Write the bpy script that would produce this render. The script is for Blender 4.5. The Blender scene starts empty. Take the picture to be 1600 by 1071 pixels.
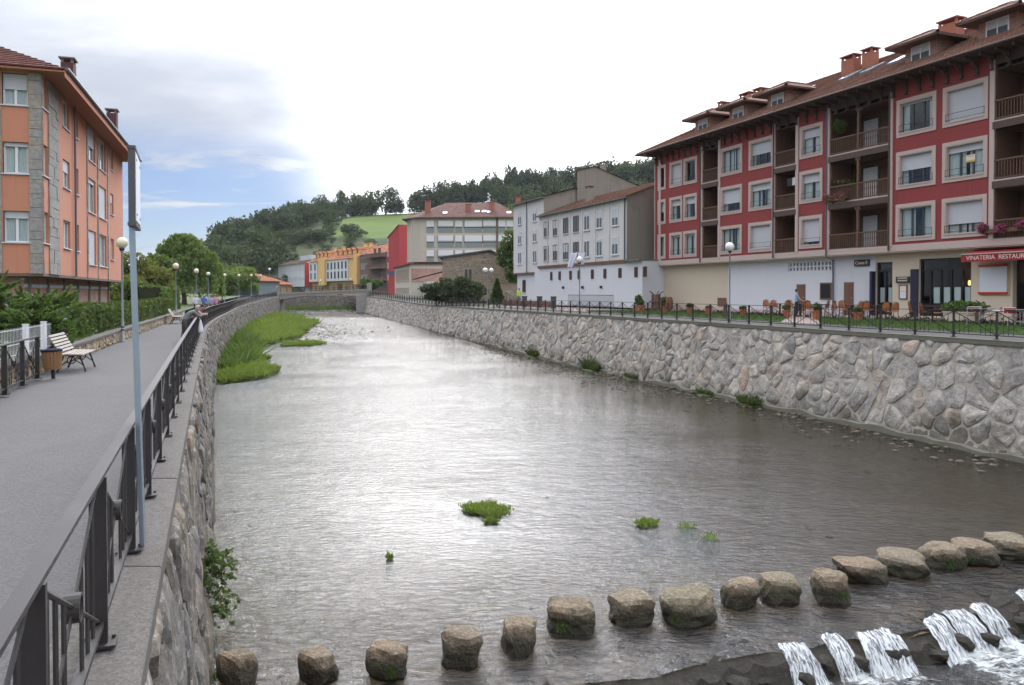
import bpy, bmesh, math, random
import numpy as np
from mathutils import Vector, Matrix, noise as mnoise
R = math.radians
rnd = random.Random(7)
scn = bpy.context.scene
COL = scn.collection

# ------------------------------------------------------------------ camera
cam_d = bpy.data.cameras.new('camera'); cam = bpy.data.objects.new('camera', cam_d); COL.objects.link(cam)
cam_d.sensor_width = 36.0; cam_d.lens = 27.45
cam_d.shift_y = -57/1600.0
cam_d.clip_start = 0.1; cam_d.clip_end = 6000
cam.location = (0, 0, 5.5); cam.rotation_euler = (R(89.0), 0, 0)
scn.camera = cam

# ------------------------------------------------------------------ sky, sun, exposure
SUN_AZ, SUN_EL = R(-6.0), R(31.0)       # azimuth from +Y towards +X
world = bpy.data.worlds.new('World'); scn.world = world; world.use_nodes = True
wn, wl = world.node_tree.nodes, world.node_tree.links
for n in list(wn): wn.remove(n)
def WN(t, **kw):
    n = wn.new(t)
    for k, v in kw.items(): setattr(n, k, v)
    return n
def wmath(op, a, b=None, c=None, clamp=False):
    n = WN('ShaderNodeMath', operation=op, use_clamp=clamp)
    for i, v in enumerate((a, b, c)):
        if v is None: continue
        if isinstance(v, (int, float)): n.inputs[i].default_value = v
        else: wl.new(v, n.inputs[i])
    return n.outputs[0]
def wsmooth(v, lo, hi):
    n = WN('ShaderNodeMapRange', interpolation_type='SMOOTHSTEP')
    wl.new(v, n.inputs[0]); n.inputs[1].default_value = lo; n.inputs[2].default_value = hi
    return n.outputs[0]
tc = WN('ShaderNodeTexCoord'); sep = WN('ShaderNodeSeparateXYZ'); wl.new(tc.outputs['Generated'], sep.inputs[0])
X, Y, Z = sep.outputs
zc = wmath('ADD', wmath('MAXIMUM', Z, 0.0), 0.16)
comb = WN('ShaderNodeCombineXYZ'); wl.new(wmath('DIVIDE', X, zc), comb.inputs[0]); wl.new(wmath('DIVIDE', Y, zc), comb.inputs[1])
def wnoise(scale, detail, rough, dist=0.0, off=(0,0,0), sx=1.0):
    mp = WN('ShaderNodeMapping'); wl.new(comb.outputs[0], mp.inputs[0]); mp.inputs['Location'].default_value = off
    mp.inputs['Scale'].default_value = (1.0, sx, 1.0)
    n = WN('ShaderNodeTexNoise'); wl.new(mp.outputs[0], n.inputs['Vector'])
    n.inputs['Scale'].default_value = scale; n.inputs['Detail'].default_value = detail
    n.inputs['Roughness'].default_value = rough; n.inputs['Distortion'].default_value = dist
    return n.outputs['Fac']
n1 = wnoise(0.55, 7, 0.55, 0.6, (3.1, 1.7, 0)); n2 = wnoise(0.42, 6, 0.58, 0.5, (9.0, 4.0, 0), 2.0); n3 = wnoise(0.9, 7, 0.6, 0.7, (1.0, 6.0, 0), 2.6)
hyp = wmath('SQRT', wmath('ADD', wmath('MULTIPLY', X, X), wmath('MULTIPLY', Y, Y)))
q = wmath('DIVIDE', wmath('MULTIPLY', X, -1.0), wmath('MAXIMUM', hyp, 0.001))       # -sin(azimuth)
qn = wmath('ADD', q, wmath('MULTIPLY', wmath('SUBTRACT', n3, 0.5), 0.16))
zn = wmath('ADD', Z, wmath('MULTIPLY', wmath('SUBTRACT', n1, 0.5), 0.20))
gap = wmath('MULTIPLY', wsmooth(qn, 0.17, 0.30), wmath('SUBTRACT', 1.0, wsmooth(zn, 0.10, 0.24)))
streak = wsmooth(n3, 0.53, 0.66)
gap = wmath('MULTIPLY', gap, wmath('SUBTRACT', 1.0, wmath('MULTIPLY', streak, 0.9)), clamp=True)
sky = WN('ShaderNodeTexSky', sky_type='NISHITA'); sky.sun_disc = False
sky.sun_elevation = SUN_EL; sky.sun_rotation = SUN_AZ; sky.altitude = 100; sky.air_density = 1.0; sky.dust_density = 0.6; sky.ozone_density = 1.5
# cloud brightness: overcast law (brighter overhead) + veil of light round the hidden sun
sd = (math.sin(SUN_AZ)*math.cos(SUN_EL), math.cos(SUN_AZ)*math.cos(SUN_EL), math.sin(SUN_EL))
dotn = WN('ShaderNodeVectorMath', operation='DOT_PRODUCT'); wl.new(tc.outputs['Generated'], dotn.inputs[0]); dotn.inputs[1].default_value = sd
ang = wmath('ARCCOSINE', wmath('MINIMUM', dotn.outputs['Value'], 0.9999))
glow = wmath('EXPONENT', wmath('MULTIPLY', wmath('POWER', wmath('DIVIDE', ang, R(24.0)), 2.0), -1.0))
glow = wmath('MULTIPLY', glow, wmath('SUBTRACT', 1.0, wmath('MULTIPLY', wmath('MULTIPLY', wsmooth(q, 0.08, 0.32), wsmooth(Z, 0.50, 0.34)), 0.95)))      # thick cloud bank to the left
lum = wmath('MULTIPLY', wmath('ADD', wmath('MULTIPLY', wmath('MAXIMUM', Z, 0.0), 3.2), 1.0), 2.35)
shade = wmath('ADD', 0.93, wmath('MULTIPLY', wsmooth(n2, 0.40, 0.64), 0.50))
shade = wmath('ADD', shade, wmath('MULTIPLY', wsmooth(q, 0.12, -0.22), 0.50))     # thinner cloud to the right
veil = wmath('MULTIPLY', wsmooth(Z, 0.27, 0.46), wsmooth(ang, R(60), R(12)))          # bright high veil above the frame, round the hidden sun
lum = wmath('ADD', wmath('MULTIPLY', lum, shade), wmath('ADD', wmath('MULTIPLY', glow, 23.0), wmath('MULTIPLY', veil, 13.0)))
thick = WN('ShaderNodeMix', data_type='RGBA'); wl.new(wsmooth(n2, 0.36, 0.62), thick.inputs[0])
thick.inputs[6].default_value = (0.86, 0.935, 1.10, 1); thick.inputs[7].default_value = (0.965, 0.985, 1.04, 1)
cl = WN('ShaderNodeVectorMath', operation='SCALE'); wl.new(thick.outputs[2], cl.inputs[0]); wl.new(lum, cl.inputs['Scale'])
skyd = WN('ShaderNodeMix', data_type='RGBA', blend_type='MULTIPLY'); skyd.inputs[0].default_value = 1.0; wl.new(sky.outputs[0], skyd.inputs[6]); skyd.inputs[7].default_value = (0.235, 0.295, 0.43, 1)
mixw = WN('ShaderNodeMix', data_type='RGBA'); wl.new(gap, mixw.inputs[0]); wl.new(cl.outputs[0], mixw.inputs[6]); wl.new(skyd.outputs[2], mixw.inputs[7])
bg = WN('ShaderNodeBackground'); bg.inputs['Strength'].default_value = 0.1; wl.new(mixw.outputs[2], bg.inputs['Color'])
wo = WN('ShaderNodeOutputWorld'); wl.new(bg.outputs[0], wo.inputs['Surface'])
sun_d = bpy.data.lights.new('sun', 'SUN'); sun = bpy.data.objects.new('sun', sun_d); COL.objects.link(sun)
sun_d.energy = 0.8; sun_d.angle = R(20); sun_d.color = (1.0, 0.965, 0.91)
sun.rotation_euler = Vector(sd).to_track_quat('Z', 'Y').to_euler()
vs = scn.view_settings; vs.view_transform = 'Standard'; vs.look = 'None'; vs.gamma = 1.0; vs.use_curve_mapping = False
vs.exposure = 0.85
scn.cycles.max_bounces = 8; scn.cycles.transparent_max_bounces = 16; scn.cycles.caustics_reflective = False; scn.cycles.caustics_refractive = False

HAZE = 0.00009                  # density of the valley air

# ------------------------------------------------------------------ materials
MATS = {}
def newmat(name):
    m = bpy.data.materials.new(name); m.use_nodes = True
    nt = m.node_tree
    for n in list(nt.nodes): nt.nodes.remove(n)
    out = nt.nodes.new('ShaderNodeOutputMaterial')
    return m, nt, out
class NB:
    """tiny node builder"""
    def __init__(s, nt): s.nt = nt
    def n(s, t, **kw):
        x = s.nt.nodes.new(t)
        for k, v in kw.items(): setattr(x, k, v)
        return x
    def L(s, a, b): s.nt.links.new(a, b)
    def val(s, inp, v):
        if isinstance(v, (int, float)): inp.default_value = v
        elif isinstance(v, tuple): inp.default_value = v if len(v) == 4 or len(inp.default_value) == 3 else (*v, 1)
        else: s.L(v, inp)
    def math(s, op, a, b=0.0, clamp=False):
        x = s.n('ShaderNodeMath', operation=op, use_clamp=clamp); s.val(x.inputs[0], a); s.val(x.inputs[1], b); return x.outputs[0]
    def pos(s, scale=(1,1,1), obj=False):
        mp = s.n('ShaderNodeMapping'); mp.inputs['Scale'].default_value = scale
        if obj: s.L(s.n('ShaderNodeTexCoord').outputs['Object'], mp.inputs[0])
        else: s.L(s.n('ShaderNodeNewGeometry').outputs['Position'], mp.inputs[0])
        return mp.outputs[0]
    def noise(s, vec, scale, detail=4, rough=0.55, dist=0.0):
        x = s.n('ShaderNodeTexNoise'); s.L(vec, x.inputs['Vector']); x.inputs['Scale'].default_value = scale
        x.inputs['Detail'].default_value = detail; x.inputs['Roughness'].default_value = rough; x.inputs['Distortion'].default_value = dist
        return x.outputs['Fac']
    def ramp(s, f, stops):
        x = s.n('ShaderNodeValToRGB'); s.L(f, x.inputs[0]); cr = x.color_ramp
        while len(cr.elements) < len(stops): cr.elements.new(0.5)
        for e, (p, c) in zip(cr.elements, stops):
            e.position = p; e.color = (*c, 1) if len(c) == 3 else c
        return x.outputs[0]
    def maprange(s, v, a, b, c=0.0, d=1.0, smooth=True):
        x = s.n('ShaderNodeMapRange', interpolation_type='SMOOTHSTEP' if smooth else 'LINEAR'); s.val(x.inputs[0], v)
        for i, k in enumerate((a, b, c, d)): x.inputs[i+1].default_value = k
        return x.outputs[0]
    def mix(s, f, a, b, blend='MIX'):
        x = s.n('ShaderNodeMix', data_type='RGBA', blend_type=blend); s.val(x.inputs[0], f); s.val(x.inputs[6], a); s.val(x.inputs[7], b); return x.outputs[2]
    def bump(s, h, strength=0.3, dist=0.02):
        x = s.n('ShaderNodeBump'); s.L(h, x.inputs['Height']); x.inputs['Strength'].default_value = strength; x.inputs['Distance'].default_value = dist; return x.outputs[0]
    def rand(s): return s.n('ShaderNodeNewGeometry').outputs['Random Per Island']
    def orand(s): return s.n('ShaderNodeObjectInfo').outputs['Random']
    def bsdf(s, out, col, rough=0.8, normal=None, spec=0.5, metal=0.0):
        x = s.n('ShaderNodeBsdfPrincipled'); s.val(x.inputs['Base Color'], col); s.val(x.inputs['Roughness'], rough)
        x.inputs['Specular IOR Level'].default_value = spec; x.inputs['Metallic'].default_value = metal
        if normal is not None: s.L(normal, x.inputs['Normal'])
        s.L(x.outputs[0], out.inputs['Surface']); return x

def scl(c, k): return tuple(min(1.0, v*k) for v in c)
def plain(name, col, rough=0.75, *a_, grain=0.0, **k_):
    return _plain(name, col, rough, *a_, grain=grain, **k_)
def _plain(name, col, rough=0.75, var=0.18, scale=1.5, bump=0.15, bscale=30.0, streak=0.0, spec=0.4, metal=0.0, dirt=0.0, bdist=0.01, grain=0.0):
    """painted / plastered / cast surface: colour with large and fine mottling, rain streaks and dirt patches, fine relief"""
    if name in MATS: return MATS[name]
    m, nt, out = newmat(name); b = NB(nt)
    p = b.pos()
    f = b.noise(p, scale, 6, 0.6)
    c = b.mix(f, scl(col, 1-var), scl(col, 1+var))
    g = b.noise(p, scale*9, 4, 0.6)
    c = b.mix(0.35, c, b.mix(g, scl(col, 1-var*0.8), scl(col, 1+var*0.8)))
    if grain:
        gn = b.n('ShaderNodeTexVoronoi'); b.L(p, gn.inputs['Vector']); gn.inputs['Scale'].default_value = 55.0; gs_ = b.n('ShaderNodeSeparateColor'); b.L(gn.outputs['Color'], gs_.inputs[0])
        c = b.mix(grain, c, b.mix(gs_.outputs[0], scl(col, 0.35), scl(col, 1.75)))
    if streak:
        sv = b.noise(b.pos((3.5, 3.5, 0.16)), 1.6, 5, 0.65)
        c = b.mix(b.maprange(sv, 0.52, 0.75, 0, streak), c, scl(col, 0.42))
    if dirt:
        dv = b.noise(p, 0.6, 7, 0.7, 0.5)
        c = b.mix(b.maprange(dv, 0.5, 0.72, 0, dirt), c, (0.10, 0.09, 0.075))
    nrm = b.bump(b.noise(p, bscale, 4, 0.6), bump, bdist) if bump else None
    b.bsdf(out, c, rough, nrm, spec, metal)
    MATS[name] = m; return m

def stone_mat(name, cols, vscale=1.0, lichen=0.5, bump=0.7, wet=0.0, slop=0.0, foot=0.0, pale=(0.50, 0.47, 0.43)):
    """rough field stone: each piece its own tone, grey/buff/rust patches, lichen, pitted relief"""
    m, nt, out = newmat(name); b = NB(nt); p = b.pos()
    r = b.math('FRACT', b.math('ADD', b.rand(), b.orand()))
    base = b.ramp(r, [(i/(len(cols)-1), c) for i, c in enumerate(cols)])
    n1 = b.noise(p, 2.2*vscale, 8, 0.68, 0.4); n2 = b.noise(p, 9*vscale, 6, 0.7); n3 = b.noise(p, 0.9*vscale, 5, 0.6)
    c = b.mix(b.maprange(n1, 0.35, 0.68, 0, 0.75), base, scl(cols[0], 0.62))
    c = b.mix(b.maprange(n2, 0.50, 0.72, 0, 0.6), c, pale)
    c = b.mix(b.maprange(n3, 0.56, 0.72, 0, 0.6 if pale[0] > 0.1 else 0.0), c, (0.42, 0.27, 0.16))
    c = b.mix(b.maprange(b.noise(p, 3.6*vscale, 7, 0.72), 0.55, 0.70, 0, lichen), c, (0.075, 0.078, 0.06))
    if slop: c = b.mix(b.maprange(b.noise(p, 1.3, 6, 0.62, 0.7), 0.47, 0.62, 0, slop), c, (0.60, 0.55, 0.475))      # smeared mortar
    if foot:
        sz = b.n('ShaderNodeSeparateXYZ'); b.L(p, sz.inputs[0]); fz = b.math('ADD', sz.outputs[2], b.math('MULTIPLY', b.math('SUBTRACT', b.noise(p, 0.7, 5, 0.65), 0.5), 4.5))
        c = b.mix(b.math('MULTIPLY', b.maprange(fz, 1.1, 0.1), 0.7*foot), c, (0.095, 0.092, 0.068))      # damp, mossy foot
    rgh = 0.92
    if wet:            # wet, algae-dark band at the waterline
        sz = b.n('ShaderNodeSeparateXYZ'); b.L(p, sz.inputs[0]); wz = b.math('ADD', sz.outputs[2], b.math('MULTIPLY', b.math('SUBTRACT', n1, 0.5), 0.5))
        wk = b.maprange(wz, wet, wet*0.35); c = b.mix(b.math('MULTIPLY', wk, 0.85), c, (0.035, 0.036, 0.022)); rgh = b.math('SUBTRACT', 0.92, b.math('MULTIPLY', wk, 0.6))
    h = b.math('ADD', b.math('MULTIPLY', n1, 1.5), n2)
    b.bsdf(out, c, rgh, b.bump(h, bump, 0.06), 0.25)
    MATS[name] = m; return m

def leaf_mat(name, c0, c1, c2, trans=0.25, nscale=0.35, patch=None):
    m, nt, out = newmat(name); b = NB(nt)
    col = b.ramp(b.rand(), [(0.0, c0), (0.5, c1), (1.0, c2)])
    f = b.noise(b.pos(), nscale, 4, 0.6)
    col = b.mix(b.maprange(f, 0.35, 0.65, 0, 0.6), col, scl(c0, 0.75))
    if patch: col = b.mix(b.maprange(b.noise(b.pos(), nscale*2.3, 4, 0.6), 0.52, 0.68, 0, 0.75), col, patch)
    d = b.n('ShaderNodeBsdfDiffuse'); b.L(col, d.inputs['Color'])
    t = b.n('ShaderNodeBsdfTranslucent'); b.L(b.mix(0.5, col, (0.28, 0.34, 0.05)), t.inputs['Color'])
    g = b.n('ShaderNodeBsdfGlossy'); g.inputs['Roughness'].default_value = 0.45; g.inputs['Color'].default_value = (1, 1, 1, 1)
    m1 = b.n('ShaderNodeMixShader'); m1.inputs[0].default_value = trans; b.L(d.outputs[0], m1.inputs[1]); b.L(t.outputs[0], m1.inputs[2])
    m2 = b.n('ShaderNodeMixShader'); m2.inputs[0].default_value = 0.025; b.L(m1.outputs[0], m2.inputs[1]); b.L(g.outputs[0], m2.inputs[2])
    b.L(m2.outputs[0], out.inputs['Surface']); MATS[name] = m; return m

def glass_mat(name='glass', tint=(0.88, 0.92, 0.92)):
    m, nt, out = newmat(name); b = NB(nt)
    fr = b.n('ShaderNodeFresnel'); fr.inputs['IOR'].default_value = 1.55
    t = b.n('ShaderNodeBsdfTransparent'); t.inputs['Color'].default_value = (*tint, 1)
    g = b.n('ShaderNodeBsdfGlossy'); g.inputs['Roughness'].default_value = 0.02
    b.L(b.bump(b.noise(b.pos(), 0.9, 2), 0.08, 0.02), g.inputs['Normal'])
    front = b.math('SUBTRACT', 1.0, b.math('MULTIPLY', b.n('ShaderNodeNewGeometry').outputs['Backfacing'], 0.95))     # no internal mirror in a thin pane
    mx = b.n('ShaderNodeMixShader'); b.L(b.math('MULTIPLY', fr.outputs[0], front), mx.inputs[0]); b.L(t.outputs[0], mx.inputs[1]); b.L(g.outputs[0], mx.inputs[2])
    b.L(mx.outputs[0], out.inputs['Surface']); MATS[name] = m; return m

def tile_mat(name, col, cw=0.24, axis='X', var=0.3):
    """clay roof tiles: columns of half-round pieces as relief, each piece a tone of its own, lichen"""
    m, nt, out = newmat(name); b = NB(nt)
    tcn = b.n('ShaderNodeTexCoord'); sp = b.n('ShaderNodeSeparateXYZ'); b.L(tcn.outputs['UV'], sp.inputs[0])
    u, v = sp.outputs[0], sp.outputs[1]
    fu = b.math('FRACT', b.math('DIVIDE', u, cw))
    prof = b.math('SINE', b.math('MULTIPLY', fu, math.pi))
    iu = b.math('FLOOR', b.math('DIVIDE', u, cw)); iv = b.math('FLOOR', b.math('DIVIDE', v, 0.36))
    cb = b.n('ShaderNodeCombineXYZ'); b.L(iu, cb.inputs[0]); b.L(iv, cb.inputs[1])
    wnz = b.n('ShaderNodeTexWhiteNoise'); b.L(cb.outputs[0], wnz.inputs['Vector'])
    c = b.mix(wnz.outputs['Value'], scl(col, 1-var), scl(col, 1+var))
    p = b.pos(); c = b.mix(b.maprange(b.noise(p, 0.8, 7, 0.65), 0.45, 0.7, 0, 0.55), c, scl(col, 0.5))
    c = b.mix(b.maprange(b.noise(p, 4.0, 5, 0.7), 0.6, 0.75, 0, 0.4), c, (0.30, 0.27, 0.22))
    b.bsdf(out, c, 0.9, b.bump(prof, 0.9, 0.05), 0.2); MATS[name] = m; return m

def brick_mat(name, col, scale=1.0, mortar=(0.42, 0.38, 0.34)):
    m, nt, out = newmat(name); b = NB(nt)
    tcn = b.n('ShaderNodeTexCoord')
    br = b.n('ShaderNodeTexBrick'); b.L(tcn.outputs['UV'], br.inputs['Vector'])
    br.inputs['Scale'].default_value = scale; br.inputs['Brick Width'].default_value = 0.25; br.inputs['Row Height'].default_value = 0.075
    br.inputs['Mortar Size'].default_value = 0.009; br.inputs['Color1'].default_value = (*scl(col, 0.8), 1); br.inputs['Color2'].default_value = (*scl(col, 1.2), 1)
    br.inputs['Mortar'].default_value = (*mortar, 1)
    c = b.mix(b.maprange(b.noise(b.pos(), 1.2, 6), 0.4, 0.7, 0, 0.4), br.outputs['Color'], scl(col, 0.6))
    b.bsdf(out, c, 0.9, b.bump(br.outputs['Fac'], -0.4, 0.01), 0.2); MATS[name] = m; return m

plain('asphalt', (0.110, 0.105, 0.103), 0.9, 0.30, 0.45, 0.9, 110, dirt=0.32, bdist=0.008, grain=0.24, spec=0.2)
plain('concrete', (0.128, 0.116, 0.105), 0.92, 0.34, 3.0, 0.9, 70, dirt=0.6, grain=0.35, spec=0.2)
plain('bridge_concrete', (0.30, 0.285, 0.26), 0.92, 0.2, 1.5, 0.5, 30, streak=0.4, dirt=0.3)
plain('concrete_mossy', (0.17, 0.165, 0.13), 0.95, 0.35, 2.0, 0.6, 25, dirt=0.6, bdist=0.03)
plain('mortar', (0.44, 0.40, 0.345), 0.95, 0.3, 1.2, 0.6, 22, dirt=0.85, bdist=0.03)
plain('mortar_dark', (0.13, 0.12, 0.10), 0.95, 0.3, 1.2, 0.6, 22, dirt=0.5, bdist=0.03)
plain('rail_paint', (0.030, 0.026, 0.025), 0.5, 0.35, 7.0, 0.15, 120, dirt=0.2, spec=0.35)
plain('rail_top', (0.036, 0.031, 0.030), 0.55, 0.35, 5.0, 0.15, 120, dirt=0.25, spec=0.25)
plain('galvanised', (0.34, 0.40, 0.46), 0.42, 0.2, 14.0, 0.1, 90, metal=0.55, spec=0.5)
plain('lamp_post', (0.22, 0.25, 0.26), 0.5, 0.15, 6.0, 0.05, 60)
plain('globe', (0.72, 0.64, 0.48), 0.25, 0.05, 3.0, 0.0)
plain('globe_white', (0.80, 0.80, 0.78), 0.25, 0.04, 3.0, 0.0)
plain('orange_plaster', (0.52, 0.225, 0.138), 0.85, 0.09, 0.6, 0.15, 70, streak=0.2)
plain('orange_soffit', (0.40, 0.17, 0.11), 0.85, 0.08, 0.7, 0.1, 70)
plain('red_plaster', (0.265, 0.048, 0.047), 0.88, 0.14, 0.5, 0.2, 70, streak=0.30, dirt=0.10)
plain('red_far', (0.42, 0.060, 0.065), 0.85, 0.08, 0.3, 0.1, 30, streak=0.1)
plain('pink_stone', (0.50, 0.40, 0.365), 0.8, 0.14, 4.0, 0.15, 40)
plain('white_paint', (0.60, 0.62, 0.66), 0.8, 0.05, 0.6, 0.1, 60, streak=0.10)
plain('white_wall', (0.54, 0.56, 0.60), 0.85, 0.06, 0.6, 0.15, 50, streak=0.25)
plain('old_white', (0.60, 0.595, 0.59), 0.9, 0.10, 0.7, 0.25, 40, streak=0.5, dirt=0.12)
plain('grey_render', (0.25, 0.23, 0.195), 0.95, 0.16, 0.6, 0.3, 30, streak=0.55, dirt=0.4)
plain('cream_wall', (0.56, 0.49, 0.385), 0.85, 0.06, 0.5, 0.12, 60, streak=0.10)
plain('cream_far', (0.50, 0.46, 0.395), 0.85, 0.06, 0.3, 0.1, 30, streak=0.2)
plain('dark_wood', (0.085, 0.052, 0.040), 0.65, 0.3, 6.0, 0.2, 30, streak=0.3)
plain('brown_wood', (0.12, 0.062, 0.038), 0.6, 0.3, 5.0, 0.2, 30, streak=0.3)
plain('door_wood', (0.16, 0.085, 0.055), 0.55, 0.25, 4.0, 0.2, 25, streak=0.3)
plain('bin_wood', (0.22, 0.115, 0.050), 0.6, 0.3, 6.0, 0.25, 30, streak=0.3)
plain('bench_slat', (0.31, 0.265, 0.225), 0.65, 0.2, 6.0, 0.2, 40, streak=0.25)
plain('black_iron', (0.030, 0.028, 0.030), 0.5, 0.2, 8.0, 0.1, 60)
plain('shutter', (0.52, 0.53, 0.56), 0.6, 0.05, 1.0, 0.0)
plain('curtain', (0.72, 0.74, 0.73), 0.9, 0.15, 3.0, 0.0)
plain('pvc_white', (0.70, 0.70, 0.71), 0.4, 0.04, 2.0, 0.0)
plain('pvc_dark', (0.045, 0.055, 0.065), 0.4, 0.1, 2.0, 0.0)
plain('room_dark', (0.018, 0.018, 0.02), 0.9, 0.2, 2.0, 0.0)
plain('gutter', (0.12, 0.125, 0.15), 0.5, 0.15, 2.0, 0.0, metal=0.3)
plain('terracotta', (0.42, 0.13, 0.065), 0.8, 0.15, 5.0, 0.15, 40)
plain('paving', (0.36, 0.29, 0.25), 0.85, 0.15, 1.5, 0.3, 30, dirt=0.25)
plain('soil', (0.07, 0.05, 0.035), 0.95, 0.3, 3.0, 0.6, 15, bdist=0.03)
plain('earth', (0.075, 0.095, 0.035), 0.95, 0.35, 0.3, 0.6, 8, bdist=0.05)
plain('lawn_base', (0.050, 0.105, 0.022), 0.95, 0.25, 0.7, 0.6, 30, bdist=0.03)
plain('bark', (0.10, 0.08, 0.06), 0.95, 0.3, 4.0, 0.8, 20, streak=0.4, bdist=0.03)
plain('brick_chimney', (0.33, 0.13, 0.085), 0.9, 0.2, 3.0, 0.3, 20, streak=0.2)
plain('chimney_brown', (0.10, 0.045, 0.045), 0.9, 0.2, 3.0, 0.3, 20)
plain('chimney_cap', (0.20, 0.19, 0.175), 0.9, 0.2, 3.0, 0.3, 20)
plain('slate', (0.075, 0.08, 0.09), 0.8, 0.2, 2.0, 0.3, 15)
plain('yellow_plaster', (0.72, 0.47, 0.19), 0.85, 0.08, 0.4, 0.1, 40, streak=0.12)
plain('tan_plaster', (0.44, 0.32, 0.18), 0.85, 0.08, 0.4, 0.1, 40, streak=0.2)
plain('brown_plaster', (0.16, 0.105, 0.085), 0.85, 0.12, 0.5, 0.1, 40, streak=0.2)
plain('teal_panel', (0.20, 0.25, 0.25), 0.5, 0.1, 1.0, 0.0)
plain('navy_panel', (0.07, 0.09, 0.16), 0.5, 0.1, 1.0, 0.0)
plain('navy_door', (0.020, 0.020, 0.045), 0.4, 0.15, 3.0, 0.05, 40)
plain('shop_black', (0.016, 0.016, 0.016), 0.35, 0.2, 3.0, 0.0)
plain('sign_red', (0.30, 0.018, 0.028), 0.7, 0.08, 2.0, 0.0)
plain('bar_red', (0.50, 0.02, 0.015), 0.5, 0.05, 2.0, 0.0)
plain('letter_cream', (0.72, 0.60, 0.52), 0.7, 0.05, 2.0, 0.0)
plain('screen_white', (0.62, 0.66, 0.73), 0.6, 0.03, 1.0, 0.0)
plain('sign_black', (0.035, 0.030, 0.030), 0.5, 0.15, 4.0, 0.0)
plain('wicker', (0.46, 0.165, 0.055), 0.7, 0.2, 14.0, 0.3, 80)
plain('chair_frame', (0.030, 0.020, 0.018), 0.45, 0.2, 5.0, 0.0)
plain('aluminium', (0.60, 0.60, 0.62), 0.3, 0.05, 3.0, 0.0, metal=0.8)
plain('red_weave', (0.33, 0.045, 0.055), 0.7, 0.15, 20.0, 0.2, 90)
plain('table_top', (0.085, 0.045, 0.030), 0.35, 0.2, 4.0, 0.05, 30)
plain('plank_old', (0.16, 0.075, 0.055), 0.8, 0.3, 4.0, 0.3, 25, streak=0.4)
plain('sign_back', (0.075, 0.075, 0.08), 0.5, 0.25, 5.0, 0.1, 50)
plain('flag_white', (0.62, 0.63, 0.72), 0.85, 0.06, 2.0, 0.0)
plain('bag_white', (0.68, 0.68, 0.72), 0.5, 0.06, 6.0, 0.2, 20)
glass_mat()
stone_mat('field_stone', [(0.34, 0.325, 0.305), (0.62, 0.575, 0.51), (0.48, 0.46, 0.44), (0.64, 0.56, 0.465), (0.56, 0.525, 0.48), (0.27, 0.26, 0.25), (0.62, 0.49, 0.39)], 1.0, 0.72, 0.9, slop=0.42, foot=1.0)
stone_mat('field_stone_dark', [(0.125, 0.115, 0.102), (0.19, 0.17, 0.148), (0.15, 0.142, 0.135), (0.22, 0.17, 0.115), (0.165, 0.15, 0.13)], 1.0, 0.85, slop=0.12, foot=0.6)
stone_mat('step_stone', [(0.21, 0.165, 0.11), (0.27, 0.20, 0.135), (0.22, 0.19, 0.125), (0.25, 0.175, 0.12)], 2.2, 0.80, 0.9, 0.34)
stone_mat('cladding_stone', [(0.42, 0.32, 0.20), (0.48, 0.40, 0.29), (0.36, 0.30, 0.23), (0.50, 0.36, 0.21)], 2.0, 0.3)
stone_mat('ashlar', [(0.36, 0.35, 0.33), (0.40, 0.37, 0.32), (0.33, 0.33, 0.33), (0.42, 0.36, 0.27), (0.37, 0.36, 0.35)], 2.5, 0.3)
stone_mat('rubble_far', [(0.34, 0.27, 0.20), (0.30, 0.25, 0.20), (0.38, 0.31, 0.23)], 0.8, 0.45)
stone_mat('wet_rock', [(0.030, 0.027, 0.022), (0.045, 0.038, 0.03), (0.035, 0.033, 0.03)], 2.0, 0.4, 0.5, pale=(0.065, 0.06, 0.048))
stone_mat('pebble', [(0.14, 0.115, 0.08), (0.19, 0.165, 0.13), (0.11, 0.095, 0.075), (0.21, 0.15, 0.10)], 4.0, 0.2)
leaf_mat('leaf_hedge', (0.030, 0.055, 0.016), (0.050, 0.090, 0.022), (0.085, 0.135, 0.035))
leaf_mat('leaf_juniper', (0.050, 0.10, 0.028), (0.085, 0.165, 0.036), (0.15, 0.24, 0.055))
leaf_mat('leaf_willow', (0.075, 0.125, 0.028), (0.115, 0.18, 0.036), (0.18, 0.245, 0.06), 0.4)
leaf_mat('leaf_yellow', (0.075, 0.085, 0.018), (0.13, 0.13, 0.025), (0.20, 0.165, 0.035), 0.3)
leaf_mat('leaf_green', (0.035, 0.072, 0.018), (0.060, 0.11, 0.024), (0.10, 0.16, 0.035))
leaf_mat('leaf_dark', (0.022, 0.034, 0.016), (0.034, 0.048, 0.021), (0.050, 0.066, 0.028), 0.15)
leaf_mat('leaf_hill', (0.022, 0.040, 0.018), (0.034, 0.056, 0.023), (0.055, 0.080, 0.030), 0.15, 0.03)
leaf_mat('leaf_grass', (0.095, 0.15, 0.026), (0.16, 0.245, 0.036), (0.25, 0.32, 0.06), 0.35, 0.25, (0.13, 0.20, 0.032))
leaf_mat('leaf_lawn', (0.050, 0.12, 0.022), (0.075, 0.16, 0.028), (0.11, 0.20, 0.04), 0.25, 0.3)
leaf_mat('leaf_bedding', (0.05, 0.055, 0.03), (0.085, 0.075, 0.045), (0.12, 0.09, 0.07), 0.15, 0.8)
leaf_mat('petal_pink', (0.42, 0.03, 0.16), (0.52, 0.06, 0.25), (0.60, 0.16, 0.33), 0.2, 1.0)
leaf_mat('petal_coral', (0.50, 0.10, 0.09), (0.55, 0.18, 0.15), (0.62, 0.30, 0.26), 0.2, 1.0)
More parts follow.
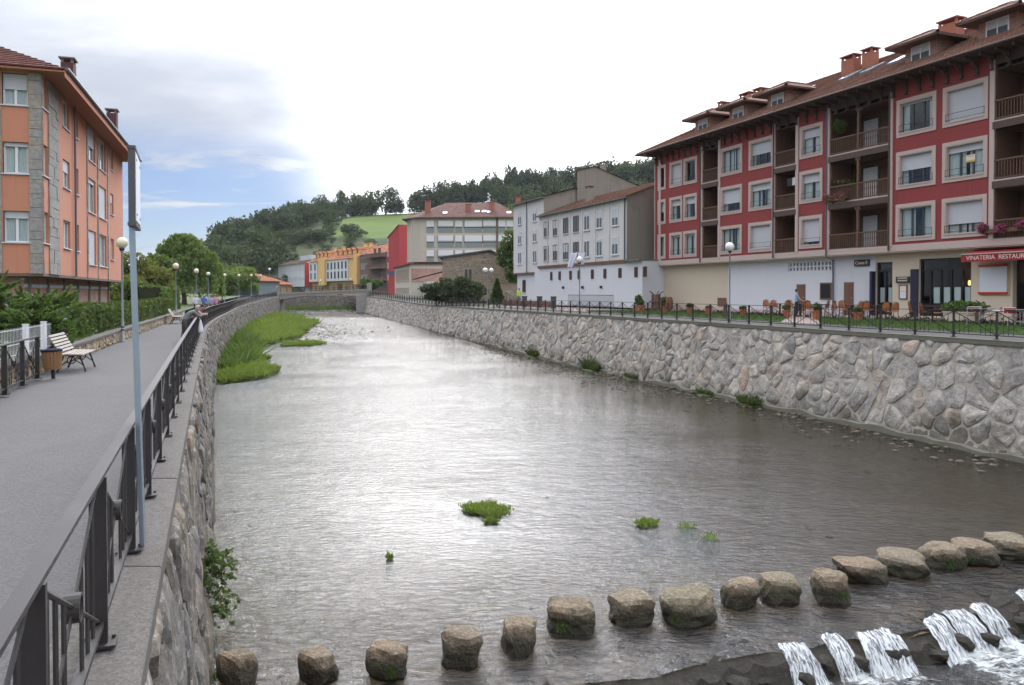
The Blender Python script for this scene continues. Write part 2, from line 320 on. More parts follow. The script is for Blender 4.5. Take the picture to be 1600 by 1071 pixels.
tile_mat('tile_red', (0.20, 0.105, 0.075)); tile_mat('tile_dark', (0.13, 0.048, 0.038)); tile_mat('tile_orange', (0.36, 0.13, 0.065)); tile_mat('tile_far', (0.13, 0.065, 0.052)); tile_mat('tile_old', (0.23, 0.125, 0.09))
brick_mat('brick_pink', (0.40, 0.19, 0.145)); brick_mat('brick_dormer', (0.28, 0.125, 0.09))

# ------------------------------------------------------------------ mesh helpers
class MB:
    def __init__(s): s.v = []; s.f = []; s.uv = {}
    def add(s, vs, fs):
        o = len(s.v); s.v.extend([tuple(v) for v in vs]); s.f.extend([tuple(i+o for i in f) for f in fs]); return s
    def quad(s, a, b, c, d): return s.add([a, b, c, d], [(0, 1, 2, 3)])
    def box(s, x0, x1, y0, y1, z0, z1):
        vs = [(x0,y0,z0),(x1,y0,z0),(x1,y1,z0),(x0,y1,z0),(x0,y0,z1),(x1,y0,z1),(x1,y1,z1),(x0,y1,z1)]
        return s.add(vs, [(3,2,1,0),(4,5,6,7),(0,1,5,4),(1,2,6,5),(2,3,7,6),(3,0,4,7)])
    def bar(s, p, q_, w, h, up=(0,0,1)):
        p, q_ = Vector(p), Vector(q_); d = (q_-p).normalized(); u = Vector(up)
        if abs(d.dot(u)) > 0.98: u = Vector((1, 0, 0))
        a = d.cross(u).normalized(); b = a.cross(d).normalized()
        a *= w/2; b *= h/2
        vs = [p-a-b, p+a-b, p+a+b, p-a+b, q_-a-b, q_+a-b, q_+a+b, q_-a+b]
        return s.add(vs, [(3,2,1,0),(4,5,6,7),(0,1,5,4),(1,2,6,5),(2,3,7,6),(3,0,4,7)])
    def tube(s, pts, r, n=8, caps=True):
        pts = [Vector(p) for p in pts]; rs = r if isinstance(r, (list, tuple)) else [r]*len(pts)
        rings = []
        for i, p in enumerate(pts):
            d = (pts[min(i+1, len(pts)-1)] - pts[max(i-1, 0)]).normalized()
            u = Vector((0, 0, 1)) if abs(d.z) < 0.95 else Vector((1, 0, 0))
            a = d.cross(u).normalized(); b = a.cross(d).normalized()
            rings.append([p + a*math.cos(2*math.pi*k/n)*rs[i] + b*math.sin(2*math.pi*k/n)*rs[i] for k in range(n)])
        o = len(s.v)
        for rg in rings: s.v.extend([tuple(v) for v in rg])
        for i in range(len(rings)-1):
            for k in range(n):
                k2 = (k+1) % n
                s.f.append((o+i*n+k, o+i*n+k2, o+(i+1)*n+k2, o+(i+1)*n+k))
        if caps:
            s.f.append(tuple(o+k for k in range(n))[::-1]); s.f.append(tuple(o+(len(rings)-1)*n+k for k in range(n)))
        return s
    def lathe(s, prof, n=16, c=(0,0,0)):
        o = len(s.v)
        for (r, z) in prof:
            for k in range(n):
                s.v.append((c[0]+r*math.cos(2*math.pi*k/n), c[1]+r*math.sin(2*math.pi*k/n), c[2]+z))
        for i in range(len(prof)-1):
            for k in range(n):
                k2 = (k+1) % n
                s.f.append((o+i*n+k, o+i*n+k2, o+(i+1)*n+k2, o+(i+1)*n+k))
        return s
    def prism(s, poly, z0, z1):
        n = len(poly); o = len(s.v)
        s.v.extend([(x, y, z0) for x, y in poly]); s.v.extend([(x, y, z1) for x, y in poly])
        s.f.append(tuple(o+i for i in range(n))[::-1]); s.f.append(tuple(o+n+i for i in range(n)))
        for i in range(n): j = (i+1) % n; s.f.append((o+i, o+j, o+n+j, o+n+i))
        return s
    def mesh(s, name, mat=None, smooth=False, uv=None):
        me = bpy.data.meshes.new(name); me.from_pydata(s.v, [], s.f); me.update()
        if mat is not None: me.materials.append(MATS[mat])
        if smooth: me.polygons.foreach_set('use_smooth', [True]*len(me.polygons))
        if uv: planar_uv(me)
        return me
    def build(s, name, mat, parent=None, loc=(0,0,0), rz=0.0, smooth=False, uv=False):
        return link(name, s.mesh(name, mat, smooth, uv), parent, loc, rz)

def planar_uv(me):
    """metric UVs: u runs level along each face, v up its slope"""
    ul = me.uv_layers.new(name='UVMap')
    for p in me.polygons:
        nrm = p.normal; u = Vector((0, 0, 1)).cross(nrm)
        if u.length < 1e-4: u = Vector((1, 0, 0))
        u.normalize(); v = nrm.cross(u)
        for li in p.loop_indices:
            co = me.vertices[me.loops[li].vertex_index].co
            ul.data[li].uv = (co.dot(u), co.dot(v))

def link(name, data, parent=None, loc=(0,0,0), rz=0.0):
    o = bpy.data.objects.new(name, data); COL.objects.link(o)
    o.location = loc; o.rotation_euler = (0, 0, rz)
    if parent is not None: o.parent = parent
    return o
def tag(o, label, cat, group=None):
    o['label'] = label; o['category'] = cat
    if group: o['group'] = group
    return o
def thing(name, label, cat, loc=(0,0,0), rz=0.0, group=None):
    o = bpy.data.objects.new(name, None); COL.objects.link(o); o.empty_display_size = 0.2
    o.location = loc; o.rotation_euler = (0, 0, rz); return tag(o, label, cat, group)
def struct(o, k='structure'): o['kind'] = k; return o
def copy_tree(o, parent=None):
    c = o.copy(); COL.objects.link(c)
    if parent is not None: c.parent = parent
    for ch in list(o.children): copy_tree(ch, c)
    return c
def arr_mesh(name, verts, faces, mat, smooth=False):
    """verts (n,3) float, faces (m,k) int -> mesh, fast"""
    me = bpy.data.meshes.new(name); verts = np.asarray(verts, np.float32); faces = np.asarray(faces, np.int32)
    m, k = faces.shape
    me.vertices.add(len(verts)); me.vertices.foreach_set('co', verts.ravel())
    me.loops.add(m*k); me.loops.foreach_set('vertex_index', faces.ravel())
    me.polygons.add(m); me.polygons.foreach_set('loop_start', np.arange(0, m*k, k, dtype=np.int32))
    me.update(calc_edges=True); me.validate()
    if mat: me.materials.append(MATS[mat])
    if smooth: me.polygons.foreach_set('use_smooth', [True]*m)
    return me
def ipol(pts, smooth=6.0):
    ys = np.array([p[0] for p in pts], float); xs = np.array([p[1] for p in pts], float)
    g = np.arange(ys[0], ys[-1]+0.01, 1.0); v = np.interp(g, ys, xs)
    k = np.arange(-12, 13); w = np.exp(-(k/smooth)**2); w /= w.sum()
    lo = v[0]+(v[1]-v[0])*np.arange(-12, 0); hi = v[-1]+(v[-1]-v[-2])*np.arange(1, 13)
    v2 = np.convolve(np.concatenate([lo, v, hi]), w, 'valid')
    return lambda y: float(np.interp(y, g, v2)) if g[0] <= y <= g[-1] else (v2[0]+(v2[1]-v2[0])*(y-g[0]) if y < g[0] else v2[-1]+(v2[-1]-v2[-2])*(y-g[-1]))

# ------------------------------------------------------------------ plan of the valley (metres; camera above the origin, +Y upstream)
XL = ipol([(-12, 3.97), (14, -6.04), (44, -17.5), (56, -21.6), (67, -25.1), (80, -29.1), (92, -32.7), (108, -36.9), (125, -40.4), (150, -44.8), (200, -60)], 5.0)   # left railing line
ZL = ipol([(-12, 3.45), (8, 3.46), (26, 3.5), (80, 3.5), (112, 3.9), (148, 4.75), (200, 4.9)], 6.0)
XR = lambda y: 26.4-0.36*y                                                                       # right railing line
ZR = ipol([(-12, 3.84), (105, 3.84), (150, 4.85), (200, 4.9)], 6.0)
XW = ipol([(-12, -0.86), (60, -25.7), (72, -29.9), (92, -36.6), (125, -45), (150, -50), (200, -66)], 4.0)    # low wall on the far side of the path
def ZW(y):
    return 0.0 if y < 60 else 1.7*min(1.0, (y-60)/90.0)**1.15
# ================================================================== SETTING
def ribbon(name, mat, ys, fa, fb, za, zb, kind='structure', nx=1, uv=False):
    """sheet between two lines x=fa(y), x=fb(y)"""
    v, f = [], []
    for y in ys:
        for i in range(nx+1):
            t = i/nx; v.append((fa(y)*(1-t)+fb(y)*t, y, za(y)*(1-t)+zb(y)*t))
    for j in range(len(ys)-1):
        for i in range(nx):
            a = j*(nx+1)+i; f.append((a, a+1, a+nx+2, a+nx+1))
    mb = MB(); mb.add(v, f); o = mb.build(name, mat, uv=uv)
    if kind: struct(o, kind)
    return o
ys_a = [-12+2*i for i in range(82)]                      # -12 .. 150
ys_b = ys_a + [152+4*i for i in range(9)]                # .. 184
# ground: one sheet each side of the channel, joined beyond the far bend, reaching the horizon
def ground_sheet():
    v, f = [], []
    def row(y, xs, zs): v.extend([(x, y, z) for x, z in zip(xs, zs)])
    ysn = [-300, -60] + ys_b
    for y in ysn:
        yy = max(-12, y)
        row(y, [-3000, -400, -120, XW(yy)-14, XW(yy)-0.30], [4.0, 4.0, 4.0, ZL(yy)+0.32, ZL(yy)+0.32])
    n = 5
    for j in range(len(ysn)-1):
        for i in range(n-1): a = j*n+i; f.append((a, a+1, a+n+1, a+n))
    o = len(v)
    for y in ysn:
        yy = max(-12, y)
        row(y, [XR(yy)+3.2, XR(yy)+26, 160, 500, 3000], [ZR(yy)+0.05, ZR(yy)+0.3, 4.6, 4.6, 4.6])
    for j in range(len(ysn)-1):
        for i in range(n-1): a = o+j*n+i; f.append((a, a+1, a+n+1, a+n))
    o = len(v)
    for y in (190, 260, 500, 1500, 5000):
        row(y, [-3000, -400, -80, -20, 160, 500, 3000], [4.2, 4.2, 4.7, 4.75, 4.6, 4.6, 4.6])
    for j in range(4):
        for i in range(6): a = o+j*7+i; f.append((a, a+1, a+8, a+7))
    mb = MB(); mb.add(v, f); return struct(mb.build('ground', 'earth'))
ground_sheet()
ribbon('riverside_path', 'asphalt', ys_b, lambda y: XW(y)-0.05, lambda y: XL(y)-0.28, ZL, ZL)
ribbon('promenade', 'asphalt', ys_b, lambda y: XR(y)+0.28, lambda y: XR(y)+3.4, ZR, lambda y: ZR(y)+0.06)

# ------------------------------------------------------------------ river bed, river, lower pool
LB = lambda y: XL(y)+0.55           # foot of the left wall at the water
RB = lambda y: XR(y)-0.78
CREST = ipol([(-14, 6.6), (-4, 9.4), (1.6, 11.3), (4.1, 12.05), (6.5, 12.75), (8.0, 13.4), (9.5, 14.3), (14, 16.9), (24, 22)], 1.0)
def crest(x): return CREST(x) + 0.30*mnoise.noise(Vector((x*0.9, 3.3, 0))) + 0.14*mnoise.noise(Vector((x*2.6, 8.3, 0)))
def river_grid(rows, nu):
    P = np.zeros((len(rows), nu+1, 2))
    for j, r in enumerate(rows):
        for i in range(nu+1):
            u = i/nu; y = 12.0+r
            for _ in range(6):
                x = LB(y)*(1-u)+RB(y)*u; y = crest(x)+r
            P[j, i] = (LB(y)*(1-u)+RB(y)*u, y)
    return P
rows_w = list(np.concatenate([np.arange(0, 4, 0.25), np.arange(4, 30, 1.0), np.arange(30, 172, 2.5)]))
GW = river_grid(rows_w, 60)
def gridmesh(name, P, zf, mat, smooth=True):
    nj, ni = P.shape[:2]
    v = [(P[j, i, 0], P[j, i, 1], zf(P[j, i, 0], P[j, i, 1], rows_w[j], i/(ni-1))) for j in range(nj) for i in range(ni)]
    idx = np.arange(nj*ni).reshape(nj, ni)
    f = np.stack([idx[:-1, :-1], idx[:-1, 1:], idx[1:, 1:], idx[1:, :-1]], -1).reshape(-1, 4)
    return link(name, arr_mesh(name, v, f, mat, smooth))
def zwat(x, y, r, u):
    z = ZW(y)
    if r < 3.0:                                   # the sheet thins and draws down over the sill
        t = 1-r/3.0; z -= 0.12*t*t
        z += 0.035*t*mnoise.noise(Vector((x*1.6, y*1.6, 0))) + 0.02*t*mnoise.noise(Vector((x*5, y*5, 2)))
    return z
def zbed(x, y, r, u):
    z = ZW(y)-0.42 + 0.10*mnoise.noise(Vector((x*0.35, y*0.35, 5)))+0.05*mnoise.noise(Vector((x*1.3, y*1.3, 1)))
    if r < 3.2: z += (0.32-0.10)*(1-r/3.2)**0.7
    e = max(0.0, u-0.80)/0.20                      # gravel shelf along the right wall
    if 24 < y < 75: z += 0.34*e*e*math.sin((y-24)/51*math.pi)**0.5
    if 82 < y < 128:                               # riffle: the bed nearly breaks the surface
        k = math.sin((y-82)/46*math.pi); z += k*(0.30+0.10*mnoise.noise(Vector((x*0.5, y*0.4, 9))))
    if y > 128: z += 0.12
    return z
def water_mat():
    m, nt, out = newmat('water'); b = NB(nt)
    p = b.pos()
    mp = b.n('ShaderNodeMapping'); b.L(p, mp.inputs[0]); mp.inputs['Rotation'].default_value = (0, 0, R(-20)); mp.inputs['Scale'].default_value = (1.0, 2.1, 1.0)
    big = b.noise(mp.outputs[0], 0.9, 3, 0.5, 0.4); med = b.noise(mp.outputs[0], 3.6, 4, 0.62, 0.6); fine = b.noise(mp.outputs[0], 11.0, 4, 0.6, 0.3)
    sepn = b.n('ShaderNodeSeparateXYZ'); b.L(p, sepn.inputs[0])
    patch = b.noise(p, 0.16, 4, 0.55)
    amp = b.math('ADD', 0.58, b.math('MULTIPLY', b.maprange(patch, 0.36, 0.64), 0.38))
    rif = b.math('MULTIPLY', b.maprange(sepn.outputs[1], 78, 92), b.maprange(sepn.outputs[1], 135, 118))
    amp = b.math('ADD', amp, b.math('MULTIPLY', rif, 1.6))
    near = b.maprange(sepn.outputs[1], 17.5, 11.5)
    amp = b.math('ADD', amp, b.math('MULTIPLY', near, 0.9))
    h = b.math('ADD', b.math('MULTIPLY', big, 0.45), b.math('ADD', b.math('MULTIPLY', med, 0.46), b.math('MULTIPLY', fine, 0.15)))
    h = b.math('MULTIPLY', h, amp)
    nrm = b.bump(h, 0.85, 0.11)
    fr = b.n('ShaderNodeFresnel'); fr.inputs['IOR'].default_value = 1.48; b.L(nrm, fr.inputs['Normal'])
    g = b.n('ShaderNodeBsdfGlossy'); g.inputs['Roughness'].default_value = 0.05; b.L(nrm, g.inputs['Normal'])
    t = b.n('ShaderNodeBsdfTransparent'); t.inputs['Color'].default_value = (0.46, 0.41, 0.33, 1)
    d = b.n('ShaderNodeBsdfDiffuse'); d.inputs['Color'].default_value = (0.11, 0.10, 0.085, 1)     # suspended silt
    m0 = b.n('ShaderNodeMixShader'); m0.inputs[0].default_value = 0.08; b.L(t.outputs[0], m0.inputs[1]); b.L(d.outputs[0], m0.inputs[2])
    mx = b.n('ShaderNodeMixShader'); b.L(b.math('MULTIPLY', fr.outputs[0], b.math('SUBTRACT', 1.0, b.math('MULTIPLY', b.n('ShaderNodeNewGeometry').outputs['Backfacing'], 0.95))), mx.inputs[0]); b.L(m0.outputs[0], mx.inputs[1]); b.L(g.outputs[0], mx.inputs[2])
    # white broken crests
    fo = b.n('ShaderNodeAttribute'); fo.attribute_name = 'foam'
    fn = b.noise(mp.outputs[0], 5.5, 7, 0.7, 0.8); fn2 = b.noise(mp.outputs[0], 1.4, 5, 0.6, 0.6)
    fm = b.math('ADD', fo.outputs['Fac'], b.math('ADD', b.math('MULTIPLY', b.math('SUBTRACT', fn, 0.5), 1.5), b.math('MULTIPLY', b.math('SUBTRACT', fn2, 0.5), 0.9)))
    fm = b.math('MULTIPLY', b.maprange(fm, 0.36, 0.85), 0.92)
    w = b.n('ShaderNodeBsdfDiffuse'); w.inputs['Color'].default_value = (0.66, 0.69, 0.68, 1)
    b.L(b.bump(fn, 0.8, 0.08), w.inputs['Normal'])
    m3 = b.n('ShaderNodeMixShader'); b.L(fm, m3.inputs[0]); b.L(mx.outputs[0], m3.inputs[1]); b.L(w.outputs[0], m3.inputs[2])
    b.L(m3.outputs[0], out.inputs['Surface']); MATS['water'] = m
water_mat()
def bed_mat():
    m, nt, out = newmat('river_bed'); b = NB(nt); p = b.pos()
    vo = b.n('ShaderNodeTexVoronoi'); b.L(p, vo.inputs['Vector']); vo.inputs['Scale'].default_value = 4.5
    c = b.ramp(b.noise(p, 0.35, 5, 0.6), [(0.30, (0.030, 0.024, 0.016)), (0.52, (0.075, 0.058, 0.036)), (0.72, (0.13, 0.085, 0.045))])
    hs = b.n('ShaderNodeSeparateColor'); b.L(vo.outputs['Color'], hs.inputs[0])
    c = b.mix(0.55, c, b.ramp(hs.outputs[0], [(0.0, (0.035, 0.03, 0.022)), (0.55, (0.085, 0.07, 0.048)), (1.0, (0.21, 0.165, 0.11))]))
    b.bsdf(out, c, 0.7, b.bump(vo.outputs['Distance'], -0.8, 0.06), 0.4); MATS['river_bed'] = m
bed_mat()
def set_attr(me, name, vals):
    a = me.attributes.new(name, 'FLOAT', 'POINT'); a.data.foreach_set('value', np.asarray(vals, np.float32))
river = gridmesh('river', GW, zwat, 'water'); struct(river)
fo = []
for j, r in enumerate(rows_w):
    for i in range(61):
        x, y = GW[j, i]; u = i/60
        a = 0.0
        if 84 < y < 150:
            # riffle crests in three slanting bars
            for yc, w, sl in ((89, 3.5, 8), (101, 3.0, -5), (116, 3.0, 4), (133, 4.0, -6), (146, 3.0, 0)):
                a = max(a, 0.24*math.exp(-((y-yc-sl*(u-0.5))/w)**2))
        if r < 0.3 and x > 3.2: a = max(a, 0.10)
        fo.append(a)
set_attr(river.data, 'foam', fo)
bed = gridmesh('river_bed', GW, zbed, 'river_bed'); struct(bed)

# weir: rock sill with individual rocks along the lip, falling water, lower pool
weir = thing('weir', 'low dark rock weir sill with water spilling below the stepping stones', 'weir', (0, 0, 0))
mb = MB(); xs = [-7+0.1*i for i in range(312)]
v = []
for x in xs:
    y = crest(x)
    for dy, z in ((0.9, -0.30), (0.25, -0.13), (-0.02, -0.14), (-0.30, -0.26), (-0.50, -0.48), (-0.62, -1.1)):
        k = 0.20*mnoise.noise(Vector((x*1.9, dy*3, z*3)))+0.13*mnoise.noise(Vector((x*5.3, dy*6, z*6)))
        v.append((x+0.05*k, y+dy+1.1*k, z+0.65*k-(0.03 if dy > -0.1 else 0)))
f = [(j*6+i, j*6+i+1, (j+1)*6+i+1, (j+1)*6+i) for j in range(len(xs)-1) for i in range(5)]
mb.add(v, f); mb.build('sill', 'wet_rock', weir)
def blob(rx, ry, rz, seed, n=2, flat=0.25, rough=0.22, freq=1.4, sq=2.6):
    """boulder: superellipsoid with broken facets"""
    bm = bmesh.new(); bmesh.ops.create_icosphere(bm, subdivisions=n, radius=1.0)
    for vv in bm.verts:
        c = vv.co.normalized(); k = (abs(c.x)**sq+abs(c.y)**sq+abs(c.z)**sq)**(-1.0/sq)
        c = c*k; o = Vector((seed*3.1, seed*1.7, seed*0.9))
        d = 1+rough*mnoise.noise(c*freq+o)+rough*0.45*mnoise.noise(c*freq*2.7+o)
        c = c*d
        if c.z > 1-flat: c.z = 1-flat+(c.z-(1-flat))*0.3
        vv.co = Vector((c.x*rx, c.y*ry, c.z*rz))
    me = bpy.data.meshes.new('stone'); bm.to_mesh(me); bm.free(); return me
rr = random.Random(3)
for k in range(44):
    x = -2.5+k*0.42+rr.uniform(-0.2, 0.2)
    me = blob(rr.uniform(0.10, 0.34), rr.uniform(0.10, 0.22), rr.uniform(0.07, 0.15), k, 2, 0.1, 0.35, 1.3, 3.0)
    me.materials.append(MATS['wet_rock'])
    link('rock', me, weir, (x, crest(x)-0.22-rr.uniform(0.0, 0.22), -0.26-rr.uniform(0, 0.16)), rr.uniform(0, 6))
# lower pool
v, f = [], []; xs = [0.0+0.12*i for i in range(230)]; NJ = 40
falls = [(4.45, 0.40), (5.2, 0.28), (5.95, 0.60), (7.2, 0.42), (7.75, 0.45), (8.35, 0.35), (9.7, 0.55), (10.4, 0.6), (11.6, 0.7), (12.6, 0.7), (13.8, 0.8), (15.2, 0.9)]
pf = []
for x in xs:
    for j in range(NJ):
        d = 0.30+7.0*(j/(NJ-1))**1.4
        y = crest(x)-d; a = 0.0
        for fx, w in falls:
            # plume drifts downstream towards the right
            xx = x-fx-0.30*d; a += math.exp(-(xx/(w*0.62+0.10*d))**2)*math.exp(-d/1.7)*1.0
        a = min(a, 1.0)
        z = -0.46+a*(0.10*mnoise.noise(Vector((x*3, y*3, 1)))+0.07*mnoise.noise(Vector((x*8, y*8, 2))))+0.02*mnoise.noise(Vector((x*2, y*2, 4)))+0.10*a*math.exp(-d/0.6)
        v.append((x, y, z)); pf.append(min(1.0, a*0.95))
f = [(i*NJ+j, (i+1)*NJ+j, (i+1)*NJ+j+1, i*NJ+j+1) for i in range(len(xs)-1) for j in range(NJ-1)]
pool = link('lower_pool', arr_mesh('lower_pool', v, [q_[::-1] for q_ in f], 'water', True)); struct(pool); set_attr(pool.data, 'foam', pf)
mb = MB(); mb.add([(-2, -8, -1.15), (32, -8, -1.15), (32, 24, -1.15), (-2, 14, -1.15)], [(0, 1, 2, 3)]); struct(mb.build('pool_bed', 'river_bed'))
def fall_mat():
    m, nt, out = newmat('falling_water'); b = NB(nt)
    f1 = b.noise(b.pos((26, 4.5, 4.5)), 1.0, 6, 0.7, 0.6)
    k = b.math('MULTIPLY', b.maprange(f1, 0.33, 0.66), 0.80)
    w = b.n('ShaderNodeBsdfDiffuse'); w.inputs['Color'].default_value = (0.70, 0.73, 0.75, 1)
    t = b.n('ShaderNodeBsdfTransparent'); t.inputs['Color'].default_value = (0.8, 0.8, 0.78, 1)
    g = b.n('ShaderNodeBsdfGlossy'); g.inputs['Roughness'].default_value = 0.1
    m1 = b.n('ShaderNodeMixShader'); m1.inputs[0].default_value = 0.03; b.L(t.outputs[0], m1.inputs[1]); b.L(g.outputs[0], m1.inputs[2])
    m2 = b.n('ShaderNodeMixShader'); b.L(k, m2.inputs[0]); b.L(m1.outputs[0], m2.inputs[1]); b.L(w.outputs[0], m2.inputs[2])
    b.L(m2.outputs[0], out.inputs['Surface']); MATS['falling_water'] = m
fall_mat()
for k, (fx, w) in enumerate(falls):
    mb = MB(); n = 14; v = []
    for i in range(n+1):
        x = fx-w*0.55+w*1.1*i/n; e = math.sin(math.pi*i/n)**0.4
        for j in range(8):
            t = j/7; kx = 0.05*mnoise.noise(Vector((x*6, t*2, k))); dy = 0.22-0.88*t
            zs = float(np.interp(-dy, [-0.9, -0.25, 0.02, 0.30, 0.50, 0.62], [-0.10, -0.10, -0.11, -0.24, -0.44, -0.50]))
            v.append((x+0.14*t*(i/n-0.5)+kx+0.06*t, crest(x)+dy+0.05*mnoise.noise(Vector((x*9, t*3, 3))), zs+0.035*e+0.03*mnoise.noise(Vector((x*11, t*4, 7)))+(0.02 if t > 0.5 else 0)))
    mb.add(v, [(i*8+j, i*8+j+1, (i+1)*8+j+1, (i+1)*8+j) for i in range(n) for j in range(7)])
    mb.build('waterfall', 'falling_water', weir, smooth=True)

# ------------------------------------------------------------------ retaining walls of field stone
def clip(poly, nx, ny, c):
    out = []
    for i in range(len(poly)):
        a, b2 = poly[i], poly[(i+1) % len(poly)]
        da, db = nx*a[0]+ny*a[1]-c, nx*b2[0]+ny*b2[1]-c
        if da <= 0: out.append(a)
        if (da < 0 < db) or (db < 0 < da):
            t = da/(da-db); out.append((a[0]+(b2[0]-a[0])*t, a[1]+(b2[1]-a[1])*t))
    return out
def voronoi(ns, nt, ds, dt, s0, t0, seed, jit=0.42, box=None, drop=0.0):
    r = random.Random(seed); pts = {}
    for i in range(-2, ns+2):
        for j in range(-2, nt+2):
            if r.random() < drop and 0 <= j < nt: r.random(); r.random(); continue
            pts[i, j] = (s0+(i+0.5+(0.5 if j % 2 else 0)+r.uniform(-jit, jit))*ds, t0+(j+0.5+r.uniform(-jit, jit))*dt)
    cells = []
    for i in range(ns):
        for j in range(nt):
            if (i, j) not in pts: continue
            p = pts[i, j]; poly = [(p[0]-3*ds, p[1]-3*dt), (p[0]+3*ds, p[1]-3*dt), (p[0]+3*ds, p[1]+3*dt), (p[0]-3*ds, p[1]+3*dt)]
            for di in (-2, -1, 0, 1, 2):
                for dj in (-2, -1, 0, 1, 2):
                    if (di or dj) and (i+di, j+dj) in pts:
                        q2 = pts[i+di, j+dj]; nx, ny = q2[0]-p[0], q2[1]-p[1]
                        poly = clip(poly, nx, ny, nx*(p[0]+q2[0])/2+ny*(p[1]+q2[1])/2)
                        if len(poly) < 3: break
            if box and len(poly) >= 3:
                for (nx, ny, c) in ((-1, 0, -box[0]), (1, 0, box[1]), (0, -1, -box[2]), (0, 1, box[3])):
                    if len(poly) >= 3: poly = clip(poly, nx, ny, c)
            if len(poly) >= 3: cells.append(poly)
    return cells
def stone_piece(mb, poly, fmap, proud, gap, seed):
    """one stone from a plan cell: recessed joint, shoulders, broken face"""
    cx = sum(p[0] for p in poly)/len(poly); cy = sum(p[1] for p in poly)/len(poly)
    pts = []
    for i in range(len(poly)):
        a, b2 = poly[i], poly[(i+1) % len(poly)]; L = math.hypot(a[0]-b2[0], a[1]-b2[1])
        m_ = 2 if L < 0.3 else 3
        for q_ in range(m_):           # corners knocked off, edges wander
            t_ = (q_+0.5)/m_; x_, y_ = a[0]+(b2[0]-a[0])*t_, a[1]+(b2[1]-a[1])*t_
            pts.append((x_+0.035*mnoise.noise(Vector((x_*5, y_*5, seed*0.7))), y_+0.035*mnoise.noise(Vector((x_*5, y_*5, seed*0.7+50)))))
    n = len(pts); size = max(math.hypot(p[0]-cx, p[1]-cy) for p in pts)
    if size < 0.08: return False
    k0 = max(0.5, 1-gap/size)
    def N(x, y, s2): return mnoise.noise(Vector((x*s2, y*s2, seed*0.37)))
    rings = []
    for k, d in ((k0, -0.05), (k0*0.93, proud*0.55), (k0*0.60, proud*1.0)):
        rg = []
        for p in pts:
            x, y = cx+(p[0]-cx)*k, cy+(p[1]-cy)*k
            if k < 0.99: x += 0.03*N(x+5, y, 4); y += 0.03*N(x, y+9, 4)
            rg.append(fmap(x, y, d+(0.0 if d < 0 else 0.055*N(x, y, 3.2))))
        rings.append(rg)
    v = rings[0]+rings[1]+rings[2]+[fmap(cx, cy, proud*1.1+0.05*N(cx, cy, 3.2))]
    f = []
    for r_ in range(2):
        for i in range(n): j = (i+1) % n; f.append((r_*n+i, r_*n+j, (r_+1)*n+j, (r_+1)*n+i))
    for i in range(n): f.append((2*n+i, 2*n+(i+1) % n, 3*n))
    mb.add(v, f); return True
def stone_wall(name, label, xtop, xfoot, ztop, zfoot, y0, y1, side, ds, dt, seed, mat, back, near, parts=300, smooth_faces=False):
    """battered wall face between (xfoot,zfoot) and (xtop,ztop); side=+1 faces +X, -1 faces -X"""
    slope = (xtop(y1)-xtop(y0))/(y1-y0); ln = math.hypot(1, slope)
    H = 3.75
    def fmap(s, t, d):
        y = y0+s/ln; k = t/H
        x = xfoot(y)*(1-k)+xtop(y)*k; z = zfoot(y)*(1-k)+ztop(y)*k
        nx = side*1.0; ny = -side*((xtop(y+0.5)-xtop(y-0.5)))
        l2 = math.hypot(nx, ny)
        return (x+d*nx/l2, y+d*ny/l2, z+d*0.12)
    L = (y1-y0)*ln
    root = MB(); ys = [y0+(y1-y0)*i/80 for i in range(81)]
    vv = []
    for y in ys:
        s = (y-y0)*ln; vv.append(fmap(s, 0, 0.0)); vv.append(fmap(s, H, 0.0))
    fl = [(2*i, 2*i+2, 2*i+3, 2*i+1) if side < 0 else (2*i, 2*i+1, 2*i+3, 2*i+2) for i in range(80)]
    root.add(vv, fl); ro = root.build(name, back); tag(ro, label, 'wall')
    cells = voronoi(int(L/ds)+1, int(H/dt)+1, ds, dt, 0, 0, seed, 0.49, (0, L, 0, H), 0.36)
    order = sorted(range(len(cells)), key=lambda c: near(fmap(cells[c][0][0], cells[c][0][1], 0)))
    r = random.Random(seed); rest = MB()
    for k, ci in enumerate(order):
        pr = r.uniform(0.015, 0.10)
        if k < parts:
            m1 = MB()
            if stone_piece(m1, cells[ci], fmap, pr, 0.028, ci):
                m1.build('stone', mat, ro)
        else: stone_piece(rest, cells[ci], fmap, pr, 0.028, ci)
    struct(rest.build('far_stones', mat, ro), 'stuff')
    return ro, fmap
def dist_cam(p): return math.hypot(p[0], p[1])
wall_r, fmap_r = stone_wall('river_wall', 'tall pale field-stone retaining wall below the café terraces', lambda y: XR(y)-0.22, lambda y: XR(y)-0.80, lambda y: ZR(y)-0.12,
                    lambda y: ZW(y)-0.25, 18.5, 152, -1, 0.64, 0.49, 11, 'field_stone', 'mortar', lambda p: dist_cam(p) if p[1] > 24.5 else 999)
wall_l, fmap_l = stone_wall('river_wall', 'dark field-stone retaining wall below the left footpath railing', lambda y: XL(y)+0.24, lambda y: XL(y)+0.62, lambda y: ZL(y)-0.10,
                    lambda y: ZW(y)-0.25 if y > 14 else -0.8, 3.0, 151, 1, 0.62, 0.50, 5, 'field_stone_dark', 'mortar_dark', lambda p: dist_cam(p))
